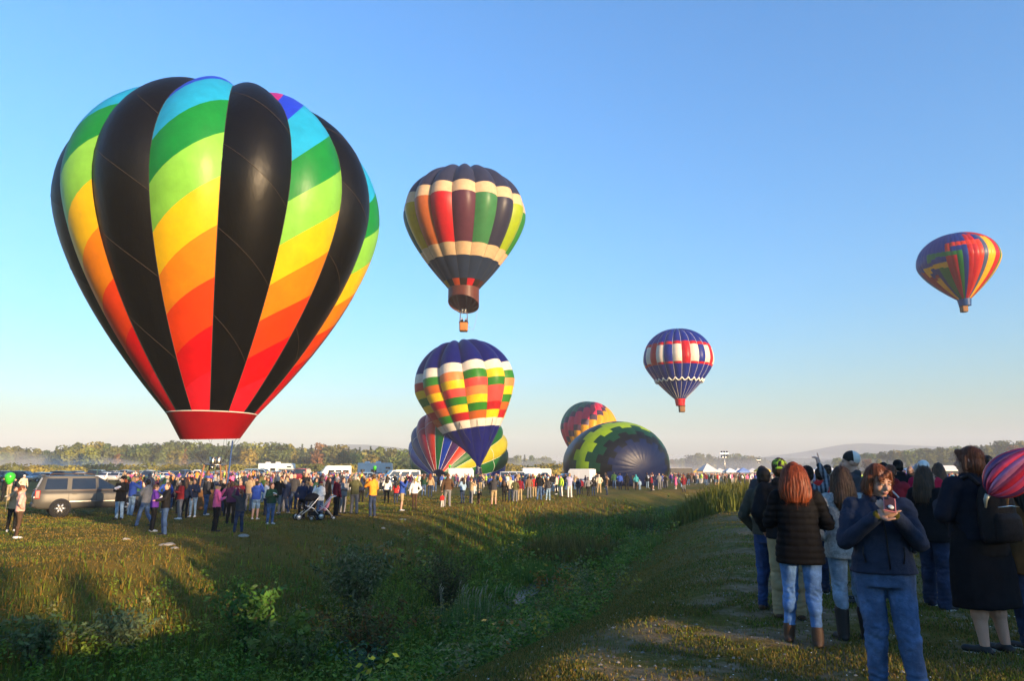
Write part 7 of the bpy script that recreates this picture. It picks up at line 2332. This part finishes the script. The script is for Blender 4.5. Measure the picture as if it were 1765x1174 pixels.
# ================================================================== STROLLERS, TOY BALLOONS, STONES
def stroller(px, py, rz, label, col, big=True):
    g = ground_at(px, py)
    o = thing('stroller', label, 'stroller', g, rz, 'strollers on the grass')
    M1 = mat('stroller_tube_%d' % big, (.62, .62, .60) if big else (.55, .55, .56), .3, metal=.6)
    C = cloth('stroller_' + label.split()[0], col)
    for sx in (-.26, .26):
        q = MB(); q.tube([(sx, -.50, .16), (sx, -.05, .52), (sx, .32, .98), (sx, .52, 1.03)], .022, 7); q.build('side_tube', M1, o)
        q = MB(); q.tube([(sx, .42, .14), (sx, .10, .50), (sx, -.15, .62)], .020, 7); q.build('rear_tube', M1, o)
        for y, r in ((-.5, .15 if big else .09), (.44, .16 if big else .09)):
            q = MB(); q.lathe([(r * .75, -.025), (r, -.02), (r, .02), (r * .75, .025)], (0, 0, 0), 18, axis='y', cap=False)
            w = q.build('wheel', TYRE, o); w.location = (sx * 1.1, y, r); w.rotation_euler = (0, 0, PI / 2)
            q = MB(); q.lathe([(0, -.012), (r * .72, -.012), (r * .72, .012), (0, .012)], (0, 0, 0), 14, axis='y', cap=False); q.build('hub', M1, w)
    q = MB(); q.tube([(-.26, .52, 1.03), (.26, .52, 1.03)], .024, 8); q.build('handlebar', DARKPL, o)
    V, F = fuse([limb('top', (-.19, -.12, .48), (.19, -.12, .48), .075, .075), limb('top', (-.19, .06, .46), (.19, .06, .46), .07, .07), limb('top', (-.18, .14, .55), (-.16, .26, .88), .06, .05), limb('top', (.18, .14, .55), (.16, .26, .88), .06, .05), limb('top', (0, .16, .55), (0, .28, .88), .07, .05)], .02, 3)
    put('seat', mesh_from('seat', V, F, [C], smooth=True), o)
    if big:
        V, F = fuse([oval('top', (0, .10, .98), (.25, .30, .17)), oval('top', (0, -.02, .92), (.24, .22, .14))], .022, 2)
        V = V[:]; put('hood', mesh_from('hood', V, F, [C], smooth=True), o)
        MB().box((0, .2, .28), (.40, .46, .18)).build('basket', C, o, bevel=.03)
        q = MB(); q.tube([(-.24, -.3, .42), (-.24, -.38, .64), (.24, -.38, .64), (.24, -.3, .42)], .022, 7); q.build('bumper_bar', DARKPL, o)
stroller(533, 897, R(-62), 'black jogging stroller with pale frame and hood beside the red jacketed man', (.014, .014, .016))
stroller(556, 897, R(-70), 'pink folding stroller just right of the black one', (.50, .22, .30), False)

def toy_balloon(px, py, dist, label, col, drop):
    p = at(px, py, dist)
    o = thing('toy_balloon', label, 'balloon', p, 0, 'toy balloons above the crowd')
    q = MB(); q.lathe([(.005, -.20), (.05, -.17), (.11, -.08), (.145, .03), (.135, .11), (.09, .165), (.03, .185), (.003, .187)], (0, 0, 0), 18); q.build('balloon', mat('toy_green', col, .25, spec=.5), o)
    q = MB(); q.cyl((0, 0, -.20), (0, 0, -drop), .006, .006, 4); q.build('string', ROPE, o)
toy_balloon(17, 825, 21.5, 'round green toy balloon held among people at the far left', (.04, .42, .03), 1.0)
toy_balloon(646, 807, 56, 'lime toy balloon above the crowd in front of the second camper', (.18, .62, .06), .9)
toy_balloon(775, 804, 78, 'lime toy balloon in front of the rainbow balloon', (.18, .62, .06), 1.0)
for i, (px, py, w, l) in enumerate(((288, 940, .5, 'flat pale stone in the grass below the hugging pair'), (300, 947, .3, 'small pale stone beside the flat pale stone'), (420, 925, .55, 'grey stone in the grass by the black boots'), (218, 931, .28, 'small pale stone in the lit streak at left'), (694, 897, .4, 'grey stone on the bank edge below the blue jacket'), (660, 912, .28, 'small grey stone on the bank below the orange coat'))):
    g = ground_at(px, py)
    V, F = fuse([oval('top', (0, 0, 0), (w * .5, w * .35, .05)), oval('top', (w * .12, .02, .01), (w * .3, w * .3, .055))], .03, 2)
    V = folds(V, F, .012, (6, 6, 6), i)
    thing('stone', l, 'stone', g, i, 'stones in the grass', mesh_from('stone', V, F, [mat('pale_stone', (.30, .27, .22), .9, var=.3, bump=.5)], smooth=True))
# ================================================================== AIR
def air():
    m = bpy.data.materials.new('morning_haze'); m.use_nodes = True
    nt = m.node_tree; nt.nodes.clear()
    o = nt.nodes.new('ShaderNodeOutputMaterial'); v = nt.nodes.new('ShaderNodeVolumePrincipled')
    v.inputs['Color'].default_value = (.88, .93, 1.0, 1); v.inputs['Density'].default_value = .0004; v.inputs['Anisotropy'].default_value = -.1
    nt.links.new(v.outputs[0], o.inputs['Volume'])
    b = MB(); x0, x1, y0, y1, z0, z1 = -3300, 3300, -95, 3200, -3.6, 155
    b.box(((x0 + x1) / 2, (y0 + y1) / 2, (z0 + z1) / 2), (x1 - x0, y1 - y0, z1 - z0))
    b.build('haze', m, kind='stuff')
air()

def mist_bank():
    """thin ground mist lying in front of the wood on the left"""
    m = bpy.data.materials.new('ground_mist'); m.use_nodes = True
    nt = m.node_tree; nt.nodes.clear()
    o = nt.nodes.new('ShaderNodeOutputMaterial'); v = nt.nodes.new('ShaderNodeVolumePrincipled')
    v.inputs['Color'].default_value = (.96, .97, 1.0, 1); v.inputs['Density'].default_value = .0095; v.inputs['Anisotropy'].default_value = 0.0
    nt.links.new(v.outputs[0], o.inputs['Volume'])
    for px, d, rx, ry, h in ((60, 255, 62, 22, 7.5), (260, 268, 55, 18, 6.0), (-60, 262, 60, 22, 9.0), (980, 330, 80, 26, 9.0), (1330, 460, 120, 40, 13.0)):
        p = at(px, 812, d)
        b = MB(); prof = []
        n = 28; V = []; F = []
        for i in range(7):
            t = i / 6; r = math.cos(t * PI / 2) ** .6 if t < 1 else .02
            for k in range(n):
                a = 2 * PI * k / n; w = 1 + .16 * math.sin(3 * a + px) + .1 * math.sin(7 * a + 1)
                V.append((rx * r * w * math.cos(a), ry * r * w * math.sin(a), .12 + h * t * (1 + .2 * math.sin(2 * a + px * .1))))
        for i in range(6):
            for k in range(n): l = (k + 1) % n; F.append((i * n + k, i * n + l, (i + 1) * n + l, (i + 1) * n + k))
        F.append(tuple(range(n))[::-1]); F.append(tuple(range(6 * n, 7 * n)))
        b.add(V, F); b.build('mist', m, None, loc=(p.x, p.y, hz(p.x, p.y)), kind='stuff')
mist_bank()
